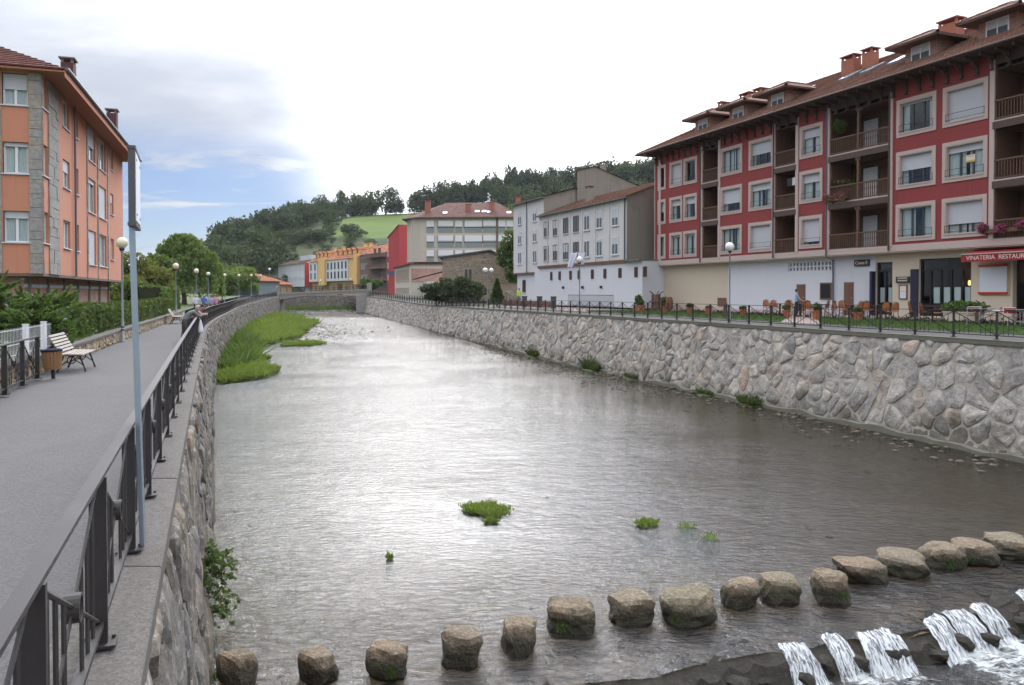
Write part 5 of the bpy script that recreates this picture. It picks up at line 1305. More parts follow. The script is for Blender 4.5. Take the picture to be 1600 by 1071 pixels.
mb = MB(); mb.add([(-4.2, -0.5, 7.3), (0, -0.5, 8.4), (0, 4, 8.4), (-4.2, 4, 7.3)], [(0, 1, 2, 3)]); mb.build('lean_to_roof', 'tile_far', G, uv=True)
GW2 = thing('garden_wall', 'low grey stone yard wall right of the stone building', 'wall', (0, 0, 0)); box_part(GW2, 'wall', 'rubble_far', -1.6, 2.4, 92, 92.4, 4.2, 6.5); box_part(GW2, 'coping', 'concrete_mossy', -1.7, 2.5, 91.9, 92.5, 6.5, 6.62)

# ---- far row beyond the bridge
def far_house(name, label, x0, y0, x1, y1, z0, z1, depth, wall, roofm, pitch=0.55, ov=0.5, ridge=None):
    """X from far-left end to near-right end, outward side = -Y (towards the river)"""
    a, L = loc_frame(x0, y0, x1, y1); t = thing(name, label, 'building', (x0, y0, 0), a)
    mb = MB(); mb.box(0, L, 0, depth, z0, z1); mb.build('wall', wall, t)
    mb = MB(); h = depth/2*pitch
    for i in range(6):
        a0, a1 = (depth/2+ov)*i/6-ov, (depth/2+ov)*(i+1)/6-ov
        mb.quad((-0.2, a0, z1+a0*pitch+0.08), (L+0.2, a0, z1+a0*pitch+0.08), (L+0.2, a1, z1+a1*pitch), (-0.2, a1, z1+a1*pitch))
        mb.quad((-0.2, depth-a0, z1+a0*pitch+0.08), (-0.2, depth-a1, z1+a1*pitch), (L+0.2, depth-a1, z1+a1*pitch), (L+0.2, depth-a0, z1+a0*pitch+0.08))
    mb.build('roof', roofm, t, uv=True)
    mb = MB()
    for xx in (0, L): mb.add([(xx, 0, z1), (xx, depth, z1), (xx, depth/2, z1+h-0.05)], [(0, 1, 2)])
    mb.build('gable', wall, t)
    return t, L
def fpt(px, y): return ((px-800)/1220.0*y, y)
# white house
(xa, ya_), (xb, yb_) = fpt(435, 262), fpt(476, 240)
W, Lw = far_house('white_house', 'white three-storey house with a dark roof at the far left of the row', xa, ya_, xb, yb_, 7.3, 14.6, 9, 'white_paint', 'tile_far', 0.35)
box_part(W, 'ground_floor', 'white_wall', 0.5, Lw-0.5, 1.0, 8, 4.6, 7.3); box_part(W, 'brown_flank', 'red_far', Lw, Lw+0.05, 0, 9, 7.3, 14.6)
for k in range(11):
    for z in (12.2, 9.0): pane_window(W, 0.9+k*(Lw-1.8)/10, z, 0.7, 1.4, -0.05, R(180), 'teal_panel', 'pvc_white', sill=None)
for k in range(5): pane_window(W, 2+k*(Lw-3)/4.5, 5.0, 1.3, 1.7, 0.95, R(180), 'pvc_dark', 'pvc_white', sill=None)
box_part(W, 'roof_terrace', 'white_wall', Lw*0.5, Lw*0.9, 3, 6, 15.5, 17.2)
(xa, ya_), (xb, yb_) = fpt(484, 238), fpt(562, 203)
Yh, Ly = far_house('yellow_house', 'long yellow and white house with an orange tiled roof and a row of dormers', xa, ya_, xb, yb_, 8.6, 14.9, 10, 'yellow_plaster', 'tile_orange', 0.62)
box_part(Yh, 'ground_floor', 'tan_plaster', 0.3, Ly-0.3, 0.8, 9, 4.6, 8.6)
def sy(px):
    u = (px-800)/1220.0; c, s_ = math.cos(Yh.rotation_euler[2]), math.sin(Yh.rotation_euler[2]); return (u*ya_-xa)/(c-u*s_)
for (pa, pb, nw) in ((484.5, 497, 2), (511.5, 545, 6)):
    a, b2 = sy(pa), sy(pb); pnl = box_part(Yh, 'white_panel', 'white_paint', a, b2, -0.25, 0.0, 8.7, 14.5)
    for k in range(nw):
        for z in (12.0, 9.4): pane_window(Yh, a+(b2-a)*(k+0.5)/nw, z, 1.0 if nw > 2 else 0.9, 1.9, -0.28, R(180), 'pvc_dark', 'pvc_dark', sill=None)
for (pa, pb) in ((502, 511), (557, 562)): box_part(Yh, 'yellow_bay', 'yellow_plaster', sy(pa), sy(pb)-0.05, -0.8, 0, 7.6, 15.6)
for k in range(9):
    px = (492, 498, 504, 520, 528, 535, 542, 550, 487)[k]; s = sy(px)
    mb = MB(); mb.box(s-0.7, s+0.7, 1.6, 4.5, 15.8, 17.1); d = mb.build('dormer', 'yellow_plaster', Yh)
    mb = MB(); mb.add([(s-0.95, 1.3, 17.08), (s+0.95, 1.3, 17.08), (s, 1.3, 17.65), (s-0.95, 5.5, 17.08), (s+0.95, 5.5, 17.08), (s, 5.5, 17.65)], [(0, 2, 5, 3), (2, 1, 4, 5), (0, 1, 2)]); mb.build('dormer_roof', 'tile_orange', d, uv=True)
    box_part(d, 'dormer_pane', 'pvc_dark', s-0.45, s+0.45, 1.57, 1.6, 16.0, 16.95)
for px in (502, 515, 548, 556): chimney(Yh, sy(px), 4.2, 17.0, 18.7, 1.1, 0.8, 'yellow_plaster', 'yellow_plaster')
box_part(Yh, 'door', 'door_wood', sy(523), sy(531), 0.72, 0.8, 4.7, 8.0)
for px in (489, 496, 500, 517, 536, 541, 548, 553): pane_window(Yh, sy(px), 5.6, 0.9, 1.8, 0.75, R(180), 'pvc_dark', 'tan_plaster', sill=None)
(xa, ya_), (xb, yb_) = fpt(562.5, 202), fpt(604, 186)
Bn, Ln = far_house('brown_house', 'dark brown house with stacked balconies between the yellow row and the red gable', xa, ya_, xb, yb_, 4.6, 15.2, 10, 'brown_plaster', 'tile_orange', 0.5)
for z in (8.3, 11.2, 14.0):
    bal = box_part(Bn, 'balcony', 'brown_plaster', Ln*0.42, Ln, -1.3, 0, z, z+0.95); box_part(bal, 'balcony_rail', 'brown_wood', Ln*0.42, Ln, -1.36, -1.3, z+0.8, z+1.0)
    for k in range(3): pane_window(Bn, Ln*0.08+k*1.7, z+0.2, 1.0, 1.5, -0.03, R(180), 'pvc_dark', 'pvc_white', sill=None)
    for k in range(2): pane_window(Bn, Ln*0.6+k*3.0, z+0.9, 1.6, 1.4, -0.03, R(180), 'pvc_dark', 'brown_wood', sill=None)
box_part(Bn, 'awning', 'terracotta', Ln*0.25, Ln*0.45, -1.8, 0, 7.0, 7.3)
(xa, ya_), (xb, yb_) = fpt(607, 176), fpt(640, 168)
Rg = thing('red_house', 'house with a blank red gable wall and white balcony ends', 'building', (xa, ya_, 0), loc_frame(xa, ya_, xb, yb_)[0])
mb = MB(); prof = [(0, 4.6), (0, 17.9), (5.2, 20.3), (5.2, 4.6)]
mb.add([(x, 0, z) for x, z in prof]+[(x, 12, z) for x, z in prof], [(0, 3, 2, 1), (4, 5, 6, 7), (0, 1, 5, 4), (1, 2, 6, 5), (2, 3, 7, 6)]); mb.build('wall', 'red_far', Rg)
mb = MB(); mb.add([(-0.5, -0.2, 17.75), (5.2, -0.2, 20.4), (5.2, 12.2, 20.4), (-0.5, 12.2, 17.75)], [(0, 1, 2, 3)]); mb.build('roof', 'tile_orange', Rg, uv=True)
for z in (8.2, 10.9, 13.6, 16.2): box_part(Rg, 'balcony_end', 'white_wall', -1.0, 0, 0.3, 3, z, z+1.4)
box_part(Rg, 'blue_band', 'navy_panel', 0, 5.2, -0.06, 0, 9.4, 10.3)
# two orange roofs behind the left-bank trees
for px, y, w, zt, lab in ((371, 150, 9, 9.3, 'orange hipped roof house above green shutters behind the left lamps'), (397, 185, 11, 9.0, 'small orange roofed house below the wooded hill')):
    x = (px-800)/1220.0*y; t = thing('house', lab, 'building', (x, y, 0), R(-12)); mb = MB(); mb.box(-w/2, w/2, 0, 8, 4.2, zt-1.6); mb.build('wall', 'tan_plaster' if w > 9 else 'teal_panel', t)
    mb = MB(); hip_roof(mb, -w/2-0.7, w/2+0.7, -0.7, 8.7, zt-1.6, R(21)); mb.build('roof', 'tile_orange', t, uv=True)
    for k in (-0.28, 0.28): pane_window(t, w*k, 5.6, 1.0, 1.3, -0.03, R(180), 'pvc_dark', 'pvc_white', sill=None)

# ------------------------------------------------------------------ bridge over the river, far bend wall
br = thing('bridge', 'slim grey concrete footbridge across the river in the distance', 'bridge', (0, 0, 0))
xl, xr, yb0 = XL(150)+0.2, XR(150)-0.3, 150.0
mb = MB(); n = 24; v = []
for i in range(n+1):
    t = i/n; x = xl+(xr-xl)*t; top = 5.35+0.75*t; bot = 4.05+0.95*t+0.55*math.sin(math.pi*t)**0.8
    v += [(x, yb0, bot), (x, yb0, top), (x, yb0+3.0, top), (x, yb0+3.0, bot)]
mb.add(v, [(i*4+j, i*4+(j+1) % 4, (i+1)*4+(j+1) % 4, (i+1)*4+j) for i in range(n) for j in range(4)]); mb.build('deck', 'bridge_concrete', br)
mb = MB(); v = []
for i in range(n+1): t = i/n; x = xl+(xr-xl)*t; top = 5.35+0.75*t; v += [(x, yb0-0.12, top-0.28), (x, yb0-0.12, top+0.06), (x, yb0+0.2, top+0.06)]
mb.add(v, [(i*3+j, i*3+j+1, (i+1)*3+j+1, (i+1)*3+j) for i in range(n) for j in range(2)]); mb.build('edge_beam', 'bridge_concrete', br)
for i in range(15):
    t = (i+0.3)/14.6; x = xl+(xr-xl)*t; z = 5.41+0.75*t; q_ = MB(); q_.box(x-0.04, x+0.04, yb0+0.02, yb0+0.1, z, z+1.0); q_.build('post', 'rail_paint', br)
q_ = MB()
for zo in (0.98, 0.5, 0.12): q_.bar((xl, yb0+0.06, 5.41+zo), (xr, yb0+0.06, 6.16+zo), 0.06, 0.05)
for i in range(60): t = i/60; x = xl+(xr-xl)*t; z = 5.41+0.75*t; q_.box(x-0.012, x+0.012, yb0+0.05, yb0+0.07, z+0.1, z+0.98)
q_.build('rail', 'rail_paint', br)
box_part(br, 'abutment', 'bridge_concrete', xl-1.6, xl+0.1, yb0-0.5, yb0+3.4, 1.0, 5.45); box_part(br, 'abutment', 'bridge_concrete', xr-2.0, xr+0.8, yb0-0.3, yb0+3.4, 0.8, 5.0); box_part(br, 'parapet_pier', 'bridge_concrete', xr+0.1, xr+0.9, yb0-0.4, yb0+0.6, 5.0, 7.3)
q_ = MB(); q_.bar((xl-1.3, yb0-0.6, 4.7), (xl-0.1, yb0-0.5, 6.6), 0.5, 0.35); q_.build('wing_wall', 'bridge_concrete', br)
bw = thing('river_wall', 'rough stone wall at the river bend seen under the bridge', 'wall', (0, 0, 0))
mb = MB(); mb.add([(-95, 182, 1.0), (-24, 186, 1.0), (-24, 186.6, 4.8), (-95, 182.6, 4.8)], [(0, 1, 2, 3)]); mb.build('backing', 'mortar_dark', bw)
rst = MB()
for ci, poly in enumerate(voronoi(64, 6, 0.75, 0.62, 0, 0, 9, 0.42, (0, 48, 0, 3.6))):
    stone_piece(rst, poly, lambda s, t, d: (-72+s, 183.3+s*0.056+0.16*t-d, 1.2+t), 0.07, 0.03, ci)
struct(rst.build('stones', 'field_stone_dark', bw), 'stuff')
mb = MB(); mb.add([(-100, 149, 1.28), (-20, 149, 1.28), (-20, 187, 1.28), (-100, 187, 1.28)], [(0, 1, 2, 3)]); struct(mb.build('river_bed_upstream', 'river_bed', None))
mb = MB(); mb.add([(-100, 160, 1.72), (-20, 160, 1.72), (-20, 187, 1.72), (-100, 187, 1.72)], [(0, 1, 2, 3)]); struct(mb.build('river_upstream', 'water'))
# ================================================================== VEGETATION
def quads(rng, C, size, elong=1.0, up=0.0, jitter=0.45, droop=None):
    """leaf-sized quads at points C, random orientation; up pulls the long axis to vertical"""
    n = len(C); a = rng.normal(size=(n, 3)); a[:, 2] = a[:, 2]*(1-up)+up*np.sign(rng.normal(size=n))*2.5*up
    if droop is not None: a = a*0.35+np.asarray(droop)
    a /= np.linalg.norm(a, axis=1)[:, None]+1e-9
    b = rng.normal(size=(n, 3)); b -= (b*a).sum(1)[:, None]*a; b /= np.linalg.norm(b, axis=1)[:, None]+1e-9
    s = size*(1+jitter*rng.uniform(-1, 1, n)); a = a*(s*elong/2)[:, None]; b = b*(s/2)[:, None]
    V = np.stack([C-a-b*0.5, C-a*0.1+b, C+a+b*0.3, C+a*0.2-b], 1).reshape(-1, 3)
    return V, np.arange(4*n).reshape(n, 4)
def crown_pts(rng, lobes, n, inner=0.55):
    """points through the outer shell of several lobes"""
    w = np.array([l[3]*l[4]*l[5] for l in lobes])**0.67; w /= w.sum(); out = []
    for l, k in zip(lobes, rng.multinomial(n, w)):
        d = rng.normal(size=(k, 3)); d /= np.linalg.norm(d, axis=1)[:, None]
        r = (inner+(1-inner)*rng.uniform(0, 1, k)**0.6)*(1+0.10*rng.normal(size=k))
        out.append(np.array(l[:3])+d*r[:, None]*np.array(l[3:6]))
    return np.concatenate(out)
def rand_lobes(rng, W, H, z0, n):
    """broken crown: lobes of different size round a leader"""
    L = [(0, 0, z0+H*0.52, W*0.30, W*0.30, H*0.40)]
    for k in range(n):
        a = 2*math.pi*(k/n+rng.uniform(-0.06, 0.06)); t = rng.uniform(0.18, 0.88); r = W*0.5*math.sin(math.pi*(0.16+0.72*t))*rng.uniform(0.5, 0.78); q_ = rng.uniform(0.16, 0.27)
        L.append((r*math.cos(a), r*math.sin(a), z0+H*t, W*q_, W*q_, H*q_*0.85))
    return L
def trunk_mesh(rng, h, r, lobes=(), mat='bark'):
    mb = MB(); pts = [(0, 0, -0.3)]+[(0.10*r*rng.normal()*k, 0.10*r*rng.normal()*k, h*k/5) for k in range(1, 6)]
    mb.tube(pts, [r*1.35]+[r*(1-0.12*k) for k in range(1, 6)], 8)
    for l in lobes:
        s = Vector(pts[3])+Vector((0, 0, rng.uniform(-0.1, 0.2)*h)); e = Vector(l[:3]); m = s.lerp(e, 0.5)+Vector((0, 0, -0.06*h)); mb.tube([s, m, e], [r*0.45, r*0.28, r*0.08], 6)
    return mb.mesh('trunk', mat, True)
def make_tree(name, label, loc, W, H, trunk, leafmat, n, size, seed, group=None, nl=9, r=None, elong=1.3):
    rng = np.random.default_rng(seed); L = rand_lobes(rng, W, H-trunk*0.75, trunk*0.75, nl)
    V, F = quads(rng, crown_pts(rng, L, n), size, elong)
    t = thing(name, label, 'tree', loc, rng.uniform(0, 6), group)
    link('crown', arr_mesh('crown', V, F, leafmat), t); link('trunk', trunk_mesh(rng, trunk+H*0.25, r or H*0.022, L[1:6]), t)
    return t
# ------------------------------------------------------------------ wooded hill
cr_t = ipol([(-420, 6), (-230, 8), (-205, 7), (-180, 10), (-170, 15), (-160, 20), (-147, 28), (-133, 37), (-110, 48), (-92, 50), (-74, 51), (-37, 53), (0, 61), (37, 64), (74, 67), (110, 70), (200, 76), (420, 84)], 6.0)
def hz(x, y):
    t = min(1.0, max(0.0, (y-238)/212.0)); s = t**0.92
    k = 4.3+(cr_t(x)-4.3)*s
    if y > 450: k += (y-450)*0.03
    return k+1.2*mnoise.noise(Vector((x*0.03, y*0.03, 0)))*t
gx = np.linspace(-420, 420, 106); gy = np.concatenate([np.linspace(236, 460, 57), np.linspace(480, 900, 12)])
Vh = [(x, y, hz(x, y)) for y in gy for x in gx]; idx = np.arange(len(Vh)).reshape(len(gy), len(gx))
Fh = np.stack([idx[:-1, :-1], idx[:-1, 1:], idx[1:, 1:], idx[1:, :-1]], -1).reshape(-1, 4)
def hill_mat():
    m, nt, out = newmat('hillside'); b = NB(nt); p = b.pos(); sp_ = b.n('ShaderNodeSeparateXYZ'); b.L(p, sp_.inputs[0])
    wob = b.math('MULTIPLY', b.math('SUBTRACT', b.noise(p, 0.02, 4), 0.5), 40.0)
    my = b.math('ADD', sp_.outputs[1], wob); mxx = b.math('ADD', sp_.outputs[0], wob)
    k = b.math('MULTIPLY', b.math('MULTIPLY', b.maprange(my, 346, 354), b.maprange(mxx, -92, -84)), b.maprange(my, 470, 455))
    scrub = b.ramp(b.noise(p, 0.12, 6, 0.65), [(0.35, (0.030, 0.042, 0.016)), (0.65, (0.062, 0.070, 0.028))])
    grass = b.ramp(b.noise(b.pos((0.25, 1.6, 1)), 0.12, 5, 0.6), [(0.35, (0.075, 0.120, 0.024)), (0.65, (0.115, 0.155, 0.034))])
    b.bsdf(out, b.mix(k, scrub, grass), 0.95, b.bump(b.noise(p, 0.8, 5), 0.6, 0.4), 0.1); MATS['hillside'] = m
hill_mat()
struct(link('hill', arr_mesh('hill', Vh, Fh, 'hillside', True)))
# distant blue ridge to the left
mb = MB(); v = []
for i in range(41):
    x = -1500+i*60; h = 60+40*mnoise.noise(Vector((x*0.0016, 4.4, 0)))+10*mnoise.noise(Vector((x*0.01, 1.4, 0)))
    v += [(x, 1500, 0), (x, 1750, h), (x, 2300, h*0.9)]
mb.add(v, [(i*3+j, (i+1)*3+j, (i+1)*3+j+1, i*3+j+1) for i in range(40) for j in range(2)]); plain('far_wood', (0.035, 0.05, 0.025), 0.95, 0.3, 0.02, 0.5, 0.05, bdist=3.0); struct(mb.build('far_hill', 'far_wood', smooth=True))
# forest mass
rng = np.random.default_rng(5); PV, PF, off = [], [], 0
proto = []
for k in range(8):
    L = rand_lobes(rng, 1.0, 1.15, 0.0, 7); proto.append(quads(rng, crown_pts(rng, L, 430), 0.078, 1.3))
def scatter(x, y, W, H):
    global off
    V, F = proto[int(rng.integers(8))]; a = rng.uniform(0, 6.28); c, s = math.cos(a), math.sin(a)
    Q = np.empty_like(V); Q[:, 0] = (V[:, 0]*c-V[:, 1]*s)*W+x; Q[:, 1] = (V[:, 0]*s+V[:, 1]*c)*W+y; Q[:, 2] = V[:, 2]*H+hz(x, y)-0.06*H
    PV.append(Q); PF.append(F+off); off += len(V)
y = 244.0
while y < 476:
    x = -215.0
    while x < -80:
        xx, yy = x+rng.uniform(-2.6, 2.6), y+rng.uniform(-2.6, 2.6)
        if xx > -174 and xx > -0.372*yy-3 and not (xx > -104 and 350 < yy < 436 and rng.uniform() < 0.93) and not (xx > -110 and yy < 330 and rng.uniform() < 0.55): scatter(xx, yy, rng.uniform(6.5, 11.5), rng.uniform(7.5, 14.5)*(0.4 if xx > -112 and 285 < yy < 352 else 1.0))
        x += 6.6
    y += 6.4
for k in range(260):
    xx, yy = rng.uniform(-98, 95), rng.uniform(243, 338); scatter(xx, yy, rng.uniform(3, 6.5), rng.uniform(1.6, 3.6))
for k in range(210): scatter(rng.uniform(-48, 190), rng.uniform(446, 476), rng.uniform(7, 11), rng.uniform(8, 16))
for k in range(9): scatter(rng.uniform(-88, -66), rng.uniform(342, 356), rng.uniform(5, 7), rng.uniform(3, 6))
for k in range(70): scatter(rng.uniform(-8, 70), rng.uniform(372, 445), rng.uniform(6, 10), rng.uniform(7, 12))
for k in range(26): scatter(rng.uniform(-70, -30), rng.uniform(440, 452), rng.uniform(6, 9), rng.uniform(5, 9))
fo_ = link('forest', arr_mesh('forest', np.concatenate(PV), np.concatenate(PF), 'leaf_hill')); struct(fo_, 'stuff'); fo_['label'] = 'dark dense woodland covering the hillside'
# trees one can tell apart on the skyline
ords = ['first', 'second', 'third', 'fourth', 'fifth', 'sixth', 'seventh', 'eighth', 'ninth', 'tenth', 'eleventh', 'twelfth', 'thirteenth', 'fourteenth', 'fifteenth', 'sixteenth', 'seventeenth', 'eighteenth', 'nineteenth', 'twentieth', 'twenty-first', 'twenty-second', 'twenty-third', 'twenty-fourth']
protos = [make_tree('skyline_tree', 'x', (0, 0, 0), 10.5, 13, 1.8, 'leaf_hill', 1500, 0.55, 40+k, 'trees on the skyline above the meadow', 8) for k in range(4)]
for k in range(24):
    x = -86+k*7.2+rng.uniform(-1.5, 1.5); yy = 447+rng.uniform(-5, 3)
    o = protos[k] if k < 4 else copy_tree(protos[k % 4]); s = rng.uniform(0.78, 1.2) if k > 2 else (0.85, 0.6, 1.2)[k]
    o.location = (x, yy, hz(x, yy)-0.2); o.scale = (s*rng.uniform(0.9, 1.2), s, s); o.rotation_euler = (0, 0, rng.uniform(0, 6))
    o['label'] = ords[k]+' tree from the left along the skyline above the meadow'
o = make_tree('lone_tree', 'small lone tree with a leaning flat crown on the left shoulder of the hill', (-170, 452, 15), 11, 12, 6, 'leaf_hill', 800, 0.6, 77)

# ------------------------------------------------------------------ left bank: hedges, trees
def hedge(name, label, mat, pts, w, z0, z1, n, size, seed, cat='hedge', rough=0.10):
    """clipped hedge along a polyline (x,y): leaf skin over a solid dark core"""
    rng = np.random.default_rng(seed); P = np.array(pts, float); seg = np.linalg.norm(np.diff(P, axis=0), axis=1); cum = np.concatenate([[0], np.cumsum(seg)]); L = cum[-1]
    s = rng.uniform(0, L, n); bx = np.interp(s, cum, P[:, 0]); by = np.interp(s, cum, P[:, 1]); k = np.clip(np.searchsorted(cum, s)-1, 0, len(seg)-1); d = np.diff(P, axis=0)[k]/seg[k][:, None]; nx, ny = -d[:, 1], d[:, 0]
    f = rng.uniform(0, 1, n); side = np.where(f < 0.42, -1.0, np.where(f < 0.72, 1.0, rng.uniform(-1, 1, n))); z = np.where(f < 0.72, rng.uniform(z0, z1, n), z1)
    bump_ = np.array([mnoise.noise(Vector((a*0.9, b*0.9, c*0.9))) for a, b, c in zip(bx, by, z)])
    o_ = side*w/2*(1+0.25*bump_); zz = np.where(f < 0.72, z, z1+rough*bump_*1.2)+rng.normal(size=n)*0.03
    C = np.stack([bx+nx*o_+rng.normal(size=n)*0.04, by+ny*o_+rng.normal(size=n)*0.04, zz], 1)
    V, F = quads(rng, C, size, 1.5); t = thing(name, label, cat, (0, 0, 0)); link('foliage', arr_mesh('foliage', V, F, mat), t)
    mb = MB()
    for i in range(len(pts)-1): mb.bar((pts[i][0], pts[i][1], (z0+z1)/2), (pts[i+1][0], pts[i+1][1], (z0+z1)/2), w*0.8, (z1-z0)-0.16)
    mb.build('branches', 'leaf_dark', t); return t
hx = lambda y: XW(y)-0.85
hedge('hedge', 'long clipped green hedge on the low stone wall beside the orange block', 'leaf_hedge', [(hx(y), y) for y in (24.2, 30, 36, 42, 48, 54, 58.5)], 0.9, 3.95, 4.98, 26000, 0.085, 1)
hedge('hedge', 'taller bright green clipped hedge beyond the second bench', 'leaf_juniper', [(hx(y)-1.4, y) for y in (60, 66, 72, 78)], 1.6, 3.9, 5.9, 16000, 0.14, 2)
# feathery junipers by the white fence
def juniper(label, loc, W, H, seed, n=16000):
    rng = np.random.default_rng(seed); t = thing('juniper_bush', label, 'bush', loc, 0, 'juniper bushes behind the white fence')
    C, A = [], []
    for k in range(210):
        a = rng.uniform(0, 6.283); r0 = W*0.5*rng.uniform(0.1, 0.80); z = H*rng.uniform(0.08, 0.80); s = np.array([r0*math.cos(a), r0*math.sin(a), z])
        d = np.array([math.cos(a)*rng.uniform(0.4, 1.0), math.sin(a)*rng.uniform(0.4, 1.0), rng.uniform(0.05, 0.8)]); d /= np.linalg.norm(d); ln = rng.uniform(0.35, 0.9)*W*0.30; m = n//210
        u = rng.uniform(0, 1, m); pts = s+d*(u*ln)[:, None]+rng.normal(size=(m, 3))*0.055*W*0.3*(1.2-u)[:, None]; C.append(pts); A.append(np.repeat(d[None], m, 0))
    C, A = np.concatenate(C), np.concatenate(A); V, F = quads(rng, C, 0.045, 2.8, droop=A); link('foliage', arr_mesh('foliage', V, F, 'leaf_juniper'), t)
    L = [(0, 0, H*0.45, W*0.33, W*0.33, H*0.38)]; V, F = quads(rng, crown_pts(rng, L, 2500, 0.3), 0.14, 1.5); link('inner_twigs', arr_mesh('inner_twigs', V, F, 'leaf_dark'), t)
    link('trunk', trunk_mesh(rng, H*0.6, 0.07), t); return t
juniper('feathery green juniper bush at the left frame edge behind the white fence', (-15.6, 22.6, 3.9), 2.9, 2.1, 1)
juniper('feathery juniper bush next to the start of the clipped hedge', (-14.9, 24.6, 3.9), 2.5, 1.75, 2)
juniper('low juniper bush just behind the white mesh fence panels', (-13.1, 21.6, 3.9), 1.8, 1.25, 3, 10000)
# willow and autumn-tinted tree
def willow(loc, W, H, seed):
    rng = np.random.default_rng(seed); t = thing('willow_tree', 'big pale-green weeping willow with hanging branches left of the footpath', 'tree', loc)
    C, A = [], []
    for k in range(420):
        a = rng.uniform(0, 6.283); q_ = rng.uniform(0, 1)**0.6; r0 = W*0.5*q_*rng.uniform(0.55, 1.0); top = H*(1.0-0.42*q_*q_)*rng.uniform(0.86, 1.03); ln = H*rng.uniform(0.18, 0.5); m = 62
        u = rng.uniform(0, 1, m); x = r0*math.cos(a)*(1+0.12*u)+rng.normal(size=m)*0.16; y = r0*math.sin(a)*(1+0.12*u)+rng.normal(size=m)*0.16; z = top-ln*u**1.3+0.25*np.sin(u*3); C.append(np.stack([x, y, z], 1)); A.append(np.repeat(np.array([[0.1, 0, -1.0]]), m, 0))
    V, F = quads(rng, np.concatenate(C), 0.17, 2.4, droop=np.concatenate(A)); link('crown', arr_mesh('crown', V, F, 'leaf_willow'), t)
    L = rand_lobes(rng, W*0.7, H*0.6, H*0.35, 7); link('trunk', trunk_mesh(rng, H*0.5, 0.35, L), t); return t
willow((-40.3, 96, 3.7), 9.2, 9.0, 3)
make_tree('ash_tree', 'yellow-tinged leafy tree behind the hedge right of the orange block', (-33.4, 71, 3.6), 5.6, 5.2, 1.0, 'leaf_yellow', 5200, 0.22, 8, None, 12)
make_tree('garden_tree', 'small dark green tree between the orange block and the yellow-tinged tree', (-36.5, 80, 3.6), 5.0, 5.6, 1.2, 'leaf_green', 3600, 0.24, 9)
make_tree('garden_tree', 'round green tree in front of the orange hipped roof', (-43.8, 118, 3.8), 5.5, 5.2, 1.2, 'leaf_green', 3000, 0.28, 10)
make_tree('garden_tree', 'broad bright green tree by the far lamps near the bridge', (-51.5, 146, 4.3), 9.5, 6.2, 1.2, 'leaf_willow', 4200, 0.34, 11)
make_tree('garden_tree', 'dark tree at the far left behind the willow', (-55, 120, 3.8), 7, 5.5, 1.5, 'leaf_green', 3600, 0.34, 12)
make_tree('garden_tree', 'low leafy tree under the willow beside the path lamps', (-37.9, 84, 3.5), 4.0, 3.6, 0.8, 'leaf_willow', 2600, 0.2, 13)
for k, (x, y, w, h, lab) in enumerate([(-72, 190, 10, 8, 'dark tree below the hill left of the white house'), (-64, 178, 8, 7, 'green tree between the orange roofs'), (-30, 165, 5, 4, 'small green tree behind the bridge deck'), (0.5, 104, 5, 9, 'dark tree beside the stone building gable')]): make_tree('valley_tree', lab, (x, y, 4.5), w, h, 1.5, 'leaf_green' if k else 'leaf_hill', 2200, 0.36, 60+k)
make_tree('garden_shrub', 'leafy shrub behind the hedge at the end of the orange block', (-29.5, 62, 3.7), 4.5, 2.6, 0.3, 'leaf_green', 3000, 0.18, 91)
make_tree('garden_shrub', 'yellowish shrub behind the hedge below the yellow-tinged tree', (-33.2, 66, 3.7), 5.0, 3.2, 0.3, 'leaf_yellow', 3000, 0.18, 92)
make_tree('garden_shrub', 'dark shrub behind the taller clipped hedge', (-38.5, 74, 3.7), 5.0, 3.0, 0.3, 'leaf_hedge', 3000, 0.2, 93)
# dark shrubs, conifer by the stone building
for k, (px, y, w, h, lab) in enumerate([(682, 100, 4.0, 3.0, 'dark shrub clump, leftmost below the stone building'), (706, 98, 4.4, 3.2, 'dark shrub clump in the middle below the stone building'), (732, 95, 4.2, 3.1, 'dark shrub clump next to the triple globe lamp')]):
    make_tree('shrub', lab, ((px-800)/1220*y, y, 4.1), w, h, 0.25, 'leaf_dark', 3600, 0.2, 20+k, 'dark shrubs below the stone building', 12)
rng = np.random.default_rng(2); cz = rng.uniform(0, 1, 3200)**1.3; ca = rng.uniform(0, 6.28, 3200); rr_ = 0.95*(1-cz)*(0.75+0.25*np.sin(ca*5+cz*30))+0.05; C = np.stack([rr_*np.cos(ca), rr_*np.sin(ca), 0.15+2.8*cz], 1); V, F = quads(rng, C, 0.16, 1.8)
cf = thing('conifer', 'small dark conifer right of the triple globe lamp', 'tree', (-1.7, 89, 4.1)); link('crown', arr_mesh('crown', V, F, 'leaf_hedge'), cf); link('trunk', trunk_mesh(rng, 1.5, 0.08), cf)

# ------------------------------------------------------------------ green islands and tufts in the river
def blades(rng, P, h, w, lean=0.35):
    n = len(P); a = rng.uniform(0, 6.283, n); hh = h*rng.uniform(0.55, 1.2, n); dx, dy = np.cos(a), np.sin(a); lx, ly = rng.normal(size=n)*lean*hh, rng.normal(size=n)*lean*hh
    V = np.stack([P+np.stack([-dx*w/2, -dy*w/2, 0*dx], 1), P+np.stack([dx*w/2, dy*w/2, 0*dx], 1), P+np.stack([lx+dx*w*0.15, ly+dy*w*0.15, hh], 1), P+np.stack([lx*0.6-dx*w*0.3, ly*0.6-dy*w*0.3, hh*0.7], 1)], 1).reshape(-1, 3)
    return V, np.arange(4*n).reshape(n, 4)
def in_poly(x, y, poly):
    c = False; j = len(poly)-1
    for i in range(len(poly)):
        if ((poly[i][1] > y) != (poly[j][1] > y)) and (x < (poly[j][0]-poly[i][0])*(y-poly[i][1])/(poly[j][1]-poly[i][1])+poly[i][0]): c = not c
        j = i
    return c
